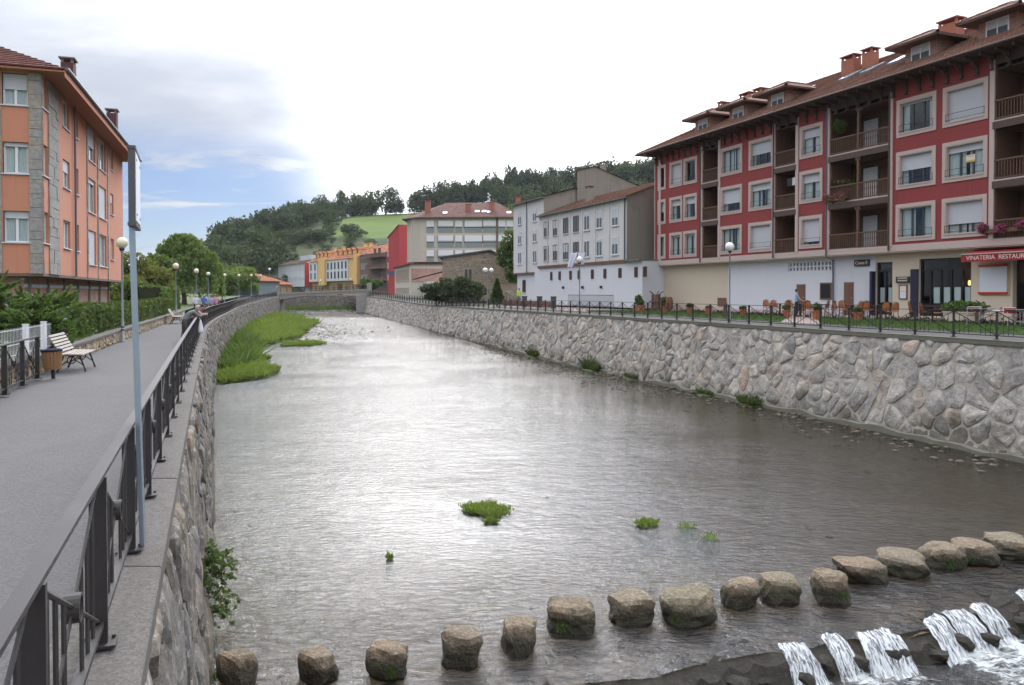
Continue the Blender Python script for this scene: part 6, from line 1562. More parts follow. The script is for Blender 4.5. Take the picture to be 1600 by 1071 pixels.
def island(label, poly, n, h, w, seed, bank=0.22, mat='leaf_grass', cat='grass bank', name='grass_bank'):
    rng = np.random.default_rng(seed); xs_ = [p[0] for p in poly]; ys_ = [p[1] for p in poly]; P = []
    for _try in range(n*25):
        if len(P) >= n: break
        x, y = rng.uniform(min(xs_), max(xs_)), rng.uniform(min(ys_), max(ys_))
        e = 0.6*mnoise.noise(Vector((x*0.5, y*0.5, seed)))
        cxp, cyp = sum(xs_)/len(xs_), sum(ys_)/len(ys_)
        if name == 'grass_islet' and rng.uniform() < (math.hypot((x-cxp)/(max(xs_)-cxp+1e-6), (y-cyp)/(max(ys_)-cyp+1e-6)))**2*0.9: continue
        if in_poly(x+e*(0 if name == 'grass_islet' else 1), y+e*(0 if name == 'grass_islet' else 1), poly): P.append((x, y, ZW(y)+bank*0.4+0.25*bank*mnoise.noise(Vector((x*0.6, y*0.6, 3)))))
    P = np.array(P); hv = h*(0.75+0.5*np.array([mnoise.noise(Vector((a*0.35, b*0.35, 7))) for a, b in P[:, :2]]))
    V, F = blades(rng, P, np.maximum(hv, h*0.3)*np.where(rng.uniform(size=len(P)) < 0.12, 1.6, 1.0), w, 0.5)
    o = thing(name, label, cat, (0, 0, 0)); g = link('blades', arr_mesh('blades', V, F, mat), o); struct(g, 'stuff')
    cx, cy = sum(xs_)/len(xs_), sum(ys_)/len(ys_); mb = MB(); v = []
    m = len(poly)
    for kk, zz in (((1.02, -0.35), (0.98, bank*0.25), (0.7, bank*0.45), (0.0, bank*0.5)) if name != 'grass_islet' else ((1.0, -0.3), (0.82, -0.01), (0.5, bank*0.3), (0.0, bank*0.35))):
        for p in poly: yv = cy+(p[1]-cy)*kk; v.append((cx+(p[0]-cx)*kk, yv, ZW(yv)+zz))
    mb.add(v, [(r_*m+i, r_*m+(i+1) % m, (r_+1)*m+(i+1) % m, (r_+1)*m+i) for r_ in range(3) for i in range(m)]); mb.build('earth', 'earth', o, smooth=True); return o
island('bright grassy bank against the left wall, nearest of the two', [(LB(46), 46.5), (-16.9, 47.5), (-15.8, 50), (-16.2, 54), (-18.6, 58), (-19.6, 63), (LB(66), 66)], 17000, 0.42, 0.085, 1)
island('large bright green grass bank along the left wall towards the bridge', [(LB(64), 64), (-22.6, 66), (-24.0, 73), (-24.2, 82), (-23.6, 88), (-25.2, 95), (-27.0, 104), (-28.3, 114), (-34, 124), (-40, 137), (LB(140), 140), (LB(110), 110), (LB(85), 85)], 36000, 0.62, 0.13, 2, 0.35)
island('dark tall sedge against the left wall between the two grass banks', [(LB(52), 52), (LB(52)+1.3, 53), (LB(60)+2.6, 60), (LB(68)+2.8, 68), (LB(76)+2.2, 76), (LB(84)+1.5, 84), (LB(90), 90), (LB(75), 75)], 9000, 0.95, 0.10, 6, 0.3, 'leaf_juniper')
island('green bank under the far wall beyond the bridge', [(-60, 166), (-48, 164), (-40, 166), (-34, 172), (-34, 182), (-62, 182)], 6000, 0.7, 0.22, 3, 0.3, 'leaf_hedge')
island('grassy tussock on the riffle in front of the large green bank', [(-22.3, 76), (-19.8, 77), (-18.8, 79), (-20.5, 81), (-23.2, 80)], 2600, 0.3, 0.09, 4, 0.15)
def wpt(px, py): y = 5.5*1220/(py-457.0); return (px-800)/1220*y, y
for px, py, rx, ry, n, h, lab in ((757, 800, 0.60, 0.62, 2200, 0.12, 'grassy islet alone in the middle of the river'), (1012, 822, 0.26, 0.32, 600, 0.10, 'small green islet next to dark weed patch'), (767, 819, 0.2, 0.12, 200, 0.10, 'tiny weed sprig beside the middle islet'), (608, 876, 0.1, 0.1, 60, 0.18, 'single green plant standing in open water'), (1075, 826, 0.25, 0.2, 80, 0.05, 'thin weed patch right of the small islet'), (1110, 842, 0.25, 0.25, 60, 0.05, 'sparse weed tuft over dark shallows')):
    x, y = wpt(px, py); island(lab, [(x+rx*math.cos(a)*(1+0.32*math.sin(2*a+px)+0.15*math.sin(5*a+py)), y+ry*math.sin(a)*(1+0.3*math.cos(3*a+px))) for a in [6.283*i/24 for i in range(24)]], int(n*0.7), h, 0.03, px, 0.10, 'leaf_grass', 'islet', 'grass_islet')
# plants at the foot of the right wall and the gravel shelf
for px, py, s, lab in ((832, 562, 1.0, 'reed tuft at the wall foot, leftmost of four'), (925, 584, 1.1, 'reed tuft at the wall foot, second from left'), (985, 594, 0.7, 'small reed tuft at the wall foot, third from left'), (1172, 632, 0.8, 'reed tuft at the wall foot, rightmost of four'), (1104, 614, 0.6, 'dark weed clump on the wall foot')):
    y = 25.45/(0.36+(px-800)/1220.0); x = (px-800)/1220*y; island(lab, [(x+s*0.55*math.cos(a)-0.25*s*math.sin(a), y+s*1.3*math.sin(a)) for a in [6.283*i/10 for i in range(10)]], 900, 0.55*s, 0.05, px, 0.15, 'leaf_hedge', 'reed tuft', 'reed_tuft')
rng = np.random.default_rng(12); pm = [blob(0.10, 0.08, 0.05, 100+k, 1, 0.2, 0.25) for k in range(6)]
for m_ in pm: m_.materials.append(MATS['pebble'])
pbV, pbF, po = [], [], 0
def peb(x, y, z, s, k):
    global po
    m_ = pm[k % 6]; V = np.empty(len(m_.vertices)*3, np.float32); m_.vertices.foreach_get('co', V); V = V.reshape(-1, 3)*s; a = rng.uniform(0, 6.28); c, sn = math.cos(a), math.sin(a)
    pbV.append(np.stack([V[:, 0]*c-V[:, 1]*sn+x, V[:, 0]*sn+V[:, 1]*c+y, V[:, 2]+z], 1)); F = np.array([p.vertices[:] for p in m_.polygons]); pbF.append(F+po); po += len(V)
for k in range(900):
    y = rng.uniform(24, 75); e = abs(rng.normal())*1.5; x = RB(y)-0.15-e*1.05
    peb(x, y, ZW(y)+rng.uniform(-0.06, 0.03)-0.02*e, rng.uniform(0.4, 1.6), k)
for k in range(750):
    y = rng.uniform(84, 118); x = -24+rng.normal()*4.0-(y-90)*0.28; peb(x, y, ZW(y)+rng.uniform(-0.09, 0.03), rng.uniform(0.6, 2.2), k)
for k in range(14):
    a, b2 = rng.uniform(0, 1), rng.uniform(0, 1); y = 12.5+rng.uniform(0, 18)*a; x = LB(y)+0.5+b2*(RB(y)-LB(y)-1); peb(x, y, -0.10-rng.uniform(0.02, 0.15), rng.uniform(0.5, 1.8), k)
gv = link('gravel', arr_mesh('gravel', np.concatenate(pbV), np.concatenate(pbF), 'pebble', True)); struct(gv, 'stuff'); gv['label'] = 'gravel and pebbles on the shallow river margins'
# leafy shrub rooted in the left wall
rng = np.random.default_rng(31); wsb = thing('wall_shrub', 'leafy green shrub growing out of the left wall above the water', 'shrub', (XL(12.4)+0.52, 12.4, 1.15))
C, A = [], []; tw = MB()
for k in range(40):
    a = rng.uniform(-1.2, 1.0); z = rng.uniform(-0.9, 0.35); ln = rng.uniform(0.25, 0.60)*(1.0 if z > -0.5 else 0.8); d = np.array([math.cos(a), math.sin(a)*0.9, rng.uniform(-0.5, 0.45)]); d /= np.linalg.norm(d); s = np.array([0.0, rng.uniform(-0.35, 0.35), z])
    u = rng.uniform(0.1, 1, 34); p = s+d*(u*ln)[:, None]; p[:, 2] -= 0.12*u*u; C.append(p+rng.normal(size=p.shape)*0.022); tw.tube([tuple(s), tuple(s+d*ln*0.5-np.array([0, 0, 0.03])), tuple(s+d*ln-np.array([0, 0, 0.12]))], [0.008, 0.005, 0.002], 4, False)
V, F = quads(rng, np.concatenate(C), 0.042, 1.5); link('leaves', arr_mesh('leaves', V, F, 'leaf_green'), wsb); tw.build('twigs', 'bark', wsb)
# ================================================================== STREET FURNITURE, LEFT BANK
# low stone-clad wall on the inner side of the path
lw = thing('low_wall', 'low stone-clad wall with a concrete top below the clipped hedge', 'wall', (0, 0, 0))
ys = [10+i*1.0 for i in range(59)]
mb = MB(); v = []
for y in ys: v += [(XW(y), y, ZL(y)-0.05), (XW(y), y, ZL(y)+0.40), (XW(y)-0.32, y, ZL(y)+0.40), (XW(y)-0.32, y, ZL(y)-0.05)]
mb.add(v, [(i*4+j, (i+1)*4+j, (i+1)*4+(j+1) % 4, i*4+(j+1) % 4) for i in range(len(ys)-1) for j in range(3)]); mb.build('wall_core', 'mortar', lw)
rst = MB()
for ci, poly in enumerate(voronoi(240, 3, 0.235, 0.145, 0, 0.0, 21, 0.42, (0, 56, 0.0, 0.41))):
    stone_piece(rst, poly, lambda s, t, d: (XW(12+s/1.058)+d+0.006, 12+s/1.058+0.3*d, ZL(12+s/1.058)+t), 0.025, 0.012, ci)
struct(rst.build('cladding_stones', 'cladding_stone', lw), 'stuff')
coping(lw, XW, lambda y: ZL(y)+0.49, 11, 68, -0.40, 0.07, 0.085, 'concrete', 2.2, 4)
# white mesh fence on the low wall
wf = thing('mesh_fence', 'white wire mesh fence with square posts in front of the junipers', 'fence', (0, 0, 0))
fxl = lambda y: XW(y)-0.22
for k, y in enumerate((13.1, 15.4, 18.75, 20.45, 22.9)): q_ = MB(); x = fxl(y); q_.box(x-0.05, x+0.05, y-0.05, y+0.05, 3.97, 4.72); q_.box(x-0.06, x+0.06, y-0.06, y+0.06, 4.72, 4.74); q_.build('post', 'pvc_white', wf)
for ya_, yb_ in ((13.1, 15.4), (15.4, 18.75), (18.75, 20.45), (20.45, 22.9)):
    q_ = MB(); L_ = yb_-ya_; n = int(L_/0.11)
    for i in range(1, n): y = ya_+L_*i/n; q_.bar((fxl(y), y, 4.02), (fxl(y), y, 4.68), 0.006, 0.006, (0, 1, 0))
    for z in (4.06, 4.30, 4.64): q_.bar((fxl(ya_), ya_, z), (fxl(yb_), yb_, z), 0.008, 0.012)
    q_.build('mesh_panel', 'pvc_white', wf)
# globe lamps
def lamp(label, loc, group, h=4.0, globe='globe', r=0.225, bands=False):
    t = thing('street_lamp', label, 'street lamp', loc, 0, group)
    def f(m_): m_.lathe([(0.11, 0.0), (0.11, 0.05), (0.062, 0.08), (0.060, 0.9), (0.045, 0.95), (0.036, h-0.42), (0.05, h-0.40), (0.05, h-0.34)], 10)
    link('post', cmesh(('lpost', h), f, 'lamp_post', smooth=True), t)
    link('collar', cmesh(('lcollar', h), lambda m_: m_.lathe([(0.05, h-0.34), (0.10, h-0.28), (0.105, h-0.22), (0.04, h-0.22)], 12), 'black_iron', smooth=True), t)
    link('globe', cmesh(('lglobe', h, globe, r), lambda m_: m_.lathe([(r*math.sin(math.pi*i/14), h-r*math.cos(math.pi*i/14)) for i in range(1, 14)]+[(0.001, h+r)], 20), globe, smooth=True), t)
    if bands:
        for z in (0.46, 0.58): link('band', cmesh(('lband', z), lambda m_: m_.lathe([(0.063, z), (0.068, z), (0.068, z+0.05), (0.063, z+0.05)], 10), 'black_iron'), t)
    return t
LP = [(-15.72, 31.5, 'globe lamp half hidden behind the galvanised sign pole'), (-25.6, 59.5, 'globe lamp beside the second bench, amber tinted globe'), (-29.7, 73.5, 'globe lamp behind the walkers in blue and white shirts'), (-35.0, 90, 'globe lamp in front of the willow, fourth along the left path'),
      (-39.0, 106, 'globe lamp at the right edge of the willow'), (-43.7, 125, 'globe lamp before the green-walled house, sixth along the path'), (-45.4, 136, 'globe lamp seventh along the path towards the bridge'), (-48.3, 150, 'globe lamp eighth along the path, just left of the bridge')]
for k, (x, y, lab) in enumerate(LP): lamp(lab, (x, y, ZL(y)), 'globe lamps along the left path', bands=(k == 0))
RL = [(1140, 43.4, 4.15, 'white globe lamp on the lawn before the red house'), (905.5, 60.5, 4.15, 'white globe lamp with white flags in front of the terraced house')]
for px, y, h, lab in RL: lamp(lab, ((px-800)/1220*y, y, 3.88), 'white globe lamps on the right bank', h, 'globe_white', 0.25)
for px, y, h, lab in ((421.5, 158, 5.6, 'slim lamp left of the bridge in front of the white house'), (501, 205, 4.0, 'far globe lamp left of the two in front of the yellow house'), (548, 196, 4.2, 'far globe lamp right of the two in front of the yellow house'), (708, 112, 3.6, 'lone globe lamp above the dark shrubs')):
    lamp(lab, ((px-800)/1220*y, y, 4.6 if y > 120 else 4.2), 'far globe lamps', h, 'globe_white', 0.25)
tl = thing('street_lamp', 'triple globe lamp beside the small conifer', 'street lamp', (-2.75, 87.5, 4.0)); q_ = MB(); q_.lathe([(0.14, 0), (0.08, 0.2), (0.06, 3.9)], 10)
for a in (0.1, 2.3, 4.3): q_.tube([(0, 0, 3.6), (0.3*math.cos(a), 0.3*math.sin(a), 3.5), (0.45*math.cos(a), 0.45*math.sin(a), 3.75)], 0.03, 6)
q_.build('post', 'lamp_post', tl)
for a in (0.1, 2.3, 4.3): r = 0.25; q_ = MB(); q_.lathe([(r*math.sin(math.pi*i/12), 3.98-r*math.cos(math.pi*i/12)) for i in range(1, 12)]+[(0.001, 3.98+r)], 16, (0.45*math.cos(a), 0.45*math.sin(a), 0)); q_.build('globe', 'globe_white', tl, smooth=True)
for k, (x0_, x1_, lab) in enumerate(((-0.55, 0.02, 'white flag hanging left of the lamp before the terraced house'), (0.06, 0.62, 'white flag hanging right of the lamp before the terraced house'))):
    n = 12; v = []; mb = MB()
    for i in range(n+1):
        for j in range(14):
            t = j/13; w = 1-0.25*t; v.append((x0_+(x1_-x0_)*i/n*w-(0.22*t if k == 0 else -0.02*t), 0.05*math.sin(i*1.0+j*0.25+k)*(0.3+t), 8.62-(1.18 if k == 0 else 0.95)*t-0.05*math.sin(i/n*3.14)))
    mb.add(v, [(i*14+j, (i+1)*14+j, (i+1)*14+j+1, i*14+j+1) for i in range(n) for j in range(13)]); fl_ = thing('flag', lab, 'flag', (5.1, 60.9, 0), 0, 'white flags by the lamp'); o = mb.build('cloth', 'flag_white', fl_, smooth=True); o.modifiers.new('thick', 'SOLIDIFY').thickness = 0.01
    q_ = MB(); q_.tube([(x0_-0.04, 0, 8.63), (x1_+0.04, 0, 8.63)], 0.014, 6); q_.build('cross_bar', 'lamp_post', fl_)
# benches
def bench(label, loc, rz):
    """slatted bench, X along its length, faces +Y"""
    t = thing('bench', label, 'bench', loc, rz, 'slatted benches along the low wall'); L_ = 1.75
    prof = [(0.00, 0.44), (0.11, 0.445), (0.22, 0.45), (0.33, 0.455), (0.44, 0.45)]
    for i, (y, z) in enumerate(prof): q_ = MB(); q_.box(-L_/2, L_/2, 0.48-y-0.042, 0.48-y+0.042, z-0.016, z+0.016); q_.build('seat_slat', 'bench_slat', t)
    for i in range(6):
        z = 0.53+i*0.075; y = -0.02-0.042*i; q_ = MB(); q_.bar((-L_/2, y, z), (L_/2, y, z), 0.026, 0.058, (0, -0.5, 0.87)); q_.build('back_slat', 'bench_slat', t)
    for x in (-L_/2+0.22, L_/2-0.22):
        for pts in ([(x, 0.40, 0.42), (x, 0.46, 0.25), (x, 0.54, 0.0)], [(x, 0.05, 0.42), (x, -0.02, 0.22), (x, -0.10, 0.0)]):
            q_ = MB(); q_.tube(pts, [0.028, 0.022, 0.028], 6); q_.build('leg', 'black_iron', t)
        q_ = MB(); q_.tube([(x, 0.46, 0.42), (x, 0.2, 0.40), (x, 0.0, 0.44), (x, -0.10, 0.65), (x, -0.26, 0.95)], 0.022, 6); q_.build('side_frame', 'black_iron', t)
        q_ = MB(); q_.tube([(x, 0.22+0.09*math.cos(a), 0.30+0.09*math.sin(a)) for a in [0.5*i for i in range(14)]], 0.014, 5); q_.tube([(x, 0.30, 0.30), (x, 0.50, 0.16)], 0.013, 5); q_.tube([(x, 0.14, 0.30), (x, -0.04, 0.14)], 0.013, 5); q_.build('scroll', 'black_iron', t)
    return t
bench('slatted bench with scrolled iron legs beside the litter bin', (-11.47, 20.10, 3.504), math.atan2(1, -0.345)+math.pi)
bench('slatted bench further along the path by the second lamp', (-21.85, 50.3, 3.504), math.atan2(1, -0.345)+math.pi)
bn = thing('litter_bin', 'round wooden-slatted litter bin with a dark rim on a short post', 'litter bin', (-10.62, 18.05, 3.5)); bn.rotation_euler = (0.0, R(-3), 0)
for i in range(18): a = 2*math.pi*i/18; q_ = MB(); q_.bar((0.165*math.cos(a), 0.165*math.sin(a), 0.22), (0.205*math.cos(a), 0.205*math.sin(a), 0.66), 0.060, 0.018, (math.cos(a), math.sin(a), 0)); q_.build('slat', 'bin_wood', bn)
q_ = MB(); q_.lathe([(0.155, 0.24), (0.192, 0.70), (0.222, 0.70), (0.228, 0.64), (0.218, 0.64), (0.20, 0.60), (0.15, 0.26), (0.0, 0.25)], 20); q_.build('liner', 'navy_door', bn, smooth=True)
q_ = MB(); q_.box(-0.03, 0.03, -0.03, 0.03, 0, 0.26); q_.box(-0.11, 0.11, -0.11, 0.11, 0.225, 0.245); q_.build('post', 'black_iron', bn)

# ================================================================== RIGHT BANK: lawns, terrace, café furniture
tx = lambda y: 34.4-0.405*y
ribbon('terrace', 'paving', [22+2*i for i in range(36)], lambda y: XR(y)+3.38, lambda y: 38.9-0.405*y, lambda y: ZR(y)+0.052, lambda y: 4.155, nx=4)
tzl = lambda y, t: (ZR(y)+0.052)*(1-t)+4.155*t
def lawn(poly, seed, n):
    """poly of (y, t): t = 0 at the promenade, 1 at the house"""
    def W_(y, t, dz=0.012): return ((XR(y)+3.38)*(1-t)+(38.9-0.405*y)*t, y, tzl(y, t)+dz)
    mb = MB(); m = len(poly); cy, ct = sum(p[0] for p in poly)/m, sum(p[1] for p in poly)/m
    ring_ = []
    for i in range(m):
        a, b2 = poly[i], poly[(i+1) % m]
        for k in range(8): ring_.append((a[0]+(b2[0]-a[0])*k/8, a[1]+(b2[1]-a[1])*k/8))
    mm = len(ring_); v = [W_(y, t, 0.03) for y, t in ring_]+[W_(cy+(y-cy)*0.97, ct+(t-ct)*0.97, 0.05) for y, t in ring_]+[W_(cy, ct, 0.05)]
    mb.add(v, [(i, (i+1) % mm, mm+(i+1) % mm, mm+i) for i in range(mm)]+[(mm+i, mm+(i+1) % mm, 2*mm) for i in range(mm)]); o = struct(mb.build('lawn', 'lawn_base'))
    rng = np.random.default_rng(seed); P = []
    while len(P) < n:
        y, t = rng.uniform(min(p[0] for p in poly), max(p[0] for p in poly)), rng.uniform(0, 1)
        if in_poly(y, t, poly): P.append(W_(y, t, 0.045))
    V, F = blades(rng, np.array(P), 0.07, 0.03, 0.5); g = struct(link('grass', arr_mesh('grass', V, F, 'leaf_lawn')), 'stuff'); g['label'] = 'short mown grass on the café lawn'
lawn([(24, 0.0), (39.5, 0.0), (45.0, 0.56), (24, 0.56)], 1, 26000); lawn([(42.3, 0.0), (58, 0.0), (66, 0.02), (62, 0.56), (47.3, 0.56)], 2, 16000)
# dark bedding plants along the lawn heads
for k, (y0, y1, n, lab) in enumerate(((26, 33, 2600, 'strip of dark bedding plants before the aluminium chairs'), (33.6, 40.5, 2600, 'strip of dark bedding plants before the wicker chairs'), (47.5, 58, 2800, 'strip of lavender-grey bedding plants along the far lawn'))):
    rng = np.random.default_rng(70+k); y = rng.uniform(y0, y1, n); t = 0.545+0.035*rng.normal(size=n); z = 4.02+np.abs(rng.normal(size=n))*0.11*(0.5+0.5*np.sin(y*3.1)**2)
    C = np.stack([(26.4-0.36*y+3.38)*(1-t)+(38.9-0.405*y)*t, y, z], 1); V, F = quads(rng, C, 0.09, 1.6); o = thing('bedding_plants', lab, 'plants', (0, 0, 0)); struct(link('foliage', arr_mesh('foliage', V, F, 'leaf_bedding'), o), 'stuff')
RZ = red.rotation_euler[2]; RM = Matrix.Translation(red.location) @ Matrix.Rotation(RZ, 4, 'Z')
def rp(px, yy, z=4.165): return RM @ Vector((gs(px, yy), yy, z))
def tdz(p):      # height of the terrace under a point
    y = p.y; t = (p.x-(XR(y)+3.38))/((38.9-0.405*y)-(XR(y)+3.38)); return tzl(y, min(1, max(0, t)))
def wicker_chair(label, loc, rz):
    t = thing('cafe_chair', label, 'chair', loc, rz, 'wicker café chairs on the terrace')
    for x, y in ((-0.2, 0.2), (0.2, 0.2)): link('leg', cmesh(('wleg', 1), lambda m_: m_.tube([(0, 0, 0), (0, -0.02, 0.45)], 0.016, 6), 'chair_frame'), t, (x, y, 0))
    for x in (-0.19, 0.19): link('leg', cmesh(('wleg', 2), lambda m_: m_.tube([(0, -0.06, 0), (0, 0, 0.45)], 0.016, 6), 'chair_frame'), t, (x, -0.2, 0))
    def f(m_):
        m_.tube([(-0.2, -0.2, 0.45), (-0.22, -0.24, 0.70), (-0.17, -0.28, 0.90), (0, -0.30, 0.96), (0.17, -0.28, 0.90), (0.22, -0.24, 0.70), (0.2, -0.2, 0.45)], 0.018, 6)
        for sx in (-1, 1): m_.tube([(sx*0.21, -0.22, 0.66), (sx*0.25, 0.0, 0.68), (sx*0.22, 0.18, 0.64), (sx*0.2, 0.2, 0.45)], 0.015, 6)
    link('frame', cmesh(('wframe', 1), f, 'chair_frame'), t)
    link('seat', cmesh(('wseat', 1), lambda m_: m_.lathe([(0.0, 0.44), (0.23, 0.44), (0.25, 0.455), (0.23, 0.475), (0.0, 0.48)], 14), 'wicker'), t)
    def g(m_):
        v = []
        for i in range(9):
            for j in range(7):
                u = i/8*2-1; w = j/6; hw = 0.19*(1-0.35*max(0, w-0.6)/0.4); v.append((u*hw, -0.205-0.09*w-0.03*(1-u*u)-0.012, 0.50+0.42*w-0.03*u*u*w))
        m_.add(v, [(i*7+j, (i+1)*7+j, (i+1)*7+j+1, i*7+j+1) for i in range(8) for j in range(6)]); v2 = [(x, y+0.014, z) for x, y, z in v]; m_.add(v2, [(i*7+j, i*7+j+1, (i+1)*7+j+1, (i+1)*7+j) for i in range(8) for j in range(6)])
    link('backrest', cmesh(('wback', 1), g, 'wicker'), t); return t
def table(label, loc, rz, top='table_top', leg='chair_frame', group='dark café tables'):
    t = thing('cafe_table', label, 'table', loc, rz, group); link('tabletop', cmesh(('ttop', top), lambda m_: m_.box(-0.42, 0.42, -0.42, 0.42, 0.72, 0.75), top), t)
    link('pedestal', cmesh(('tped', leg), lambda m_: m_.lathe([(0.22, 0.0), (0.20, 0.03), (0.045, 0.06), (0.04, 0.72)], 10), leg), t)
    for sx, sy_ in ((-1, -1), (1, 1), (-1, 1), (1, -1)): link('brace', cmesh(('tbr', sx, sy_, leg), lambda m_: m_.tube([(0, 0, 0.45), (sx*0.3, sy_*0.3, 0.72)], 0.015, 5), leg), t)
    return t
rq = random.Random(4)
CH = [1200, 1211, 1226, 1236, 1259, 1267, 1287, 1297, 1310.5, 1319.5, 1339, 1349.5, 1358, 1381, 1394, 1430, 1448, 1467.5, 1480.5]
TB = [1219, 1250, 1282, 1332, 1371, 1457]
spots = ['left of the waitress', 'beside the brown door', 'left of the grey drainpipe', 'in front of the panelled door', 'before the narrow shopfront', 'before the wide shopfront']
for k, px in enumerate(TB): p = rp(px, 1.55); p.z = tdz(p)+0.004; table('dark square café table '+spots[k], p, RZ+0.2)
for k, px in enumerate(CH):
    yy = 1.3+0.9*((k*7) % 3-1)*0.5+0.3; p = rp(px, yy); p.z = tdz(p)+0.004; j = min(range(6), key=lambda i: abs(TB[i]-px)); side = 1 if px < TB[j] else -1
    wicker_chair('wicker chair with an arched dark frame, %s from the left on the terrace' % ords[k], p, RZ+(math.pi/2 if side > 0 else -math.pi/2)+math.pi+rq.uniform(-0.5, 0.5)+math.pi)
def alu_chair(label, loc, rz):
    t = thing('aluminium_chair', label, 'chair', loc, rz, 'aluminium chairs with red weave')
    for x in (-0.24, 0.24):
        link('leg', cmesh(('aleg', 1), lambda m_: m_.tube([(0, 0.24, 0), (0, 0.20, 0.64), (0, -0.18, 0.66), (0, -0.24, 0.78)], 0.014, 6), 'aluminium'), t, (x, 0, 0)); link('leg', cmesh(('aleg', 2), lambda m_: m_.tube([(0, -0.26, 0), (0, -0.16, 0.45), (0, -0.24, 0.82)], 0.014, 6), 'aluminium'), t, (x, 0, 0))
    link('frame', cmesh(('afr', 1), lambda m_: (m_.tube([(-0.24, -0.24, 0.82), (0.24, -0.24, 0.82)], 0.014, 6), m_.tube([(-0.24, 0.2, 0.43), (0.24, 0.2, 0.43)], 0.012, 6)), 'aluminium'), t)
    link('seat', cmesh(('aseat', 1), lambda m_: m_.box(-0.23, 0.23, -0.18, 0.22, 0.43, 0.45), 'red_weave'), t); link('backrest', cmesh(('aback', 1), lambda m_: m_.bar((-0.23, -0.215, 0.70), (0.23, -0.215, 0.70), 0.016, 0.22), 'red_weave'), t); return t
for k, (px, yy) in enumerate(((1521, 2.9), (1540, 2.2), (1556, 2.6), (1581, 3.1), (1594, 2.4), (1612, 3.0))):
    p = rp(px, yy); p.z = tdz(p)+0.004; alu_chair('silver aluminium chair with red weave, %s from the left by the awning' % ords[k], p, RZ+(0.6, 2.5, -0.8, 1.0, 2.4, 0.3)[k])
for px, yy, lab in ((1533, 2.6, 'pale metal café table left of the two under the awning'), (1586, 2.7, 'pale metal café table right of the two under the awning')): p = rp(px, yy); p.z = tdz(p)+0.004; table(lab, p, RZ, 'aluminium', 'aluminium', 'pale metal tables')
# planters
def pot(label, p, s=1.0, plant='leaf_green', n=260, hgt=0.35, seed=0, name='flower_pot'):
    t = thing(name, label, 'flower pot', p, 0, 'terracotta pots along the terrace edge'); link('pot', cmesh(('pot', s), lambda m_: m_.lathe([(0.0, 0.0), (0.15*s, 0.0), (0.205*s, 0.36*s), (0.235*s, 0.36*s), (0.235*s, 0.42*s), (0.20*s, 0.42*s), (0.19*s, 0.38*s), (0, 0.38*s)], 16), 'terracotta'), t)
    rng = np.random.default_rng(seed); L = [(0, 0, 0.42*s+hgt*0.45, 0.2*s, 0.2*s, hgt*0.55)]; V, F = quads(rng, crown_pts(rng, L, n, 0.2), 0.07, 2.0, up=0.4); link('plant', arr_mesh('plant', V, F, plant), t)
    link('stem', cmesh(('stem', s), lambda m_: m_.tube([(0, 0, 0.3*s), (0.01, 0, 0.55*s)], 0.012, 5), 'bark'), t); return t
PT = [(1037, 3.2, 1.15, 0.75, 'terracotta pot with a bushy plant by the old cider press'), (1077.5, 3.2, 1.1, 0.3, 'terracotta pot before the cream wall, left of the pair'), (1107.5, 3.2, 1.05, 0.15, 'terracotta pot before the cream wall, right of the pair'), (1161, 3.2, 1.05, 0.2, 'terracotta pot just right of the lawn lamp'),
      (1229, 3.3, 1.15, 0.3, 'terracotta pot at the waitress\'s left'), (1276, 3.3, 1.2, 0.45, 'terracotta pot left of the grey drainpipe'), (1340, 3.5, 1.15, 0.25, 'terracotta pot in front of the panelled door'), (1346, -0.1, 0.8, 0.2, 'small pot by the wall below the hanging sign')]
for k, (px, yy, s, h, lab) in enumerate(PT): p = rp(px, yy); p.z = tdz(p)+0.004; pot(lab, p, s, 'leaf_green', 300, h, k)
p = rp(998.5, 3.0); p.z = tdz(p)+0.01; t = thing('planter_box', 'long terracotta planter box with leafy plants before the low fence', 'planter', p, RZ); q_ = MB(); q_.box(-0.6, 0.6, -0.2, 0.2, 0, 0.42); q_.box(-0.64, 0.64, -0.24, 0.24, 0.42, 0.50); q_.build('box', 'terracotta', t)
rng = np.random.default_rng(9); V, F = quads(rng, crown_pts(rng, [(-0.35, 0, 0.7, 0.28, 0.2, 0.25), (0.1, 0, 0.9, 0.3, 0.25, 0.45)], 700, 0.2), 0.10, 1.8); link('plants', arr_mesh('plants', V, F, 'leaf_green'), t)
a, b2 = gs(1532, 2.0), gs(1482, 2.0); t = thing('low_planter', 'long white low planter wall with green shrubs before the wide shopfront', 'planter', RM @ Vector((0, 0, 0)), RZ); q_ = MB(); q_.box(a, b2, 1.75, 2.35, 4.02, 4.55); q_.box(a-0.04, b2+0.04, 1.71, 2.39, 4.55, 4.60); q_.build('wall', 'cream_wall', t)
V, F = quads(rng, crown_pts(rng, [(a+(b2-a)*f_, 2.05, 4.72+h_, 0.55, 0.3, 0.26) for f_, h_ in ((0.12, 0.1), (0.38, 0.05), (0.62, 0.14), (0.86, 0.04))], 2600, 0.3), 0.09, 1.6); link('shrubs', arr_mesh('shrubs', V, F, 'leaf_juniper'), t)
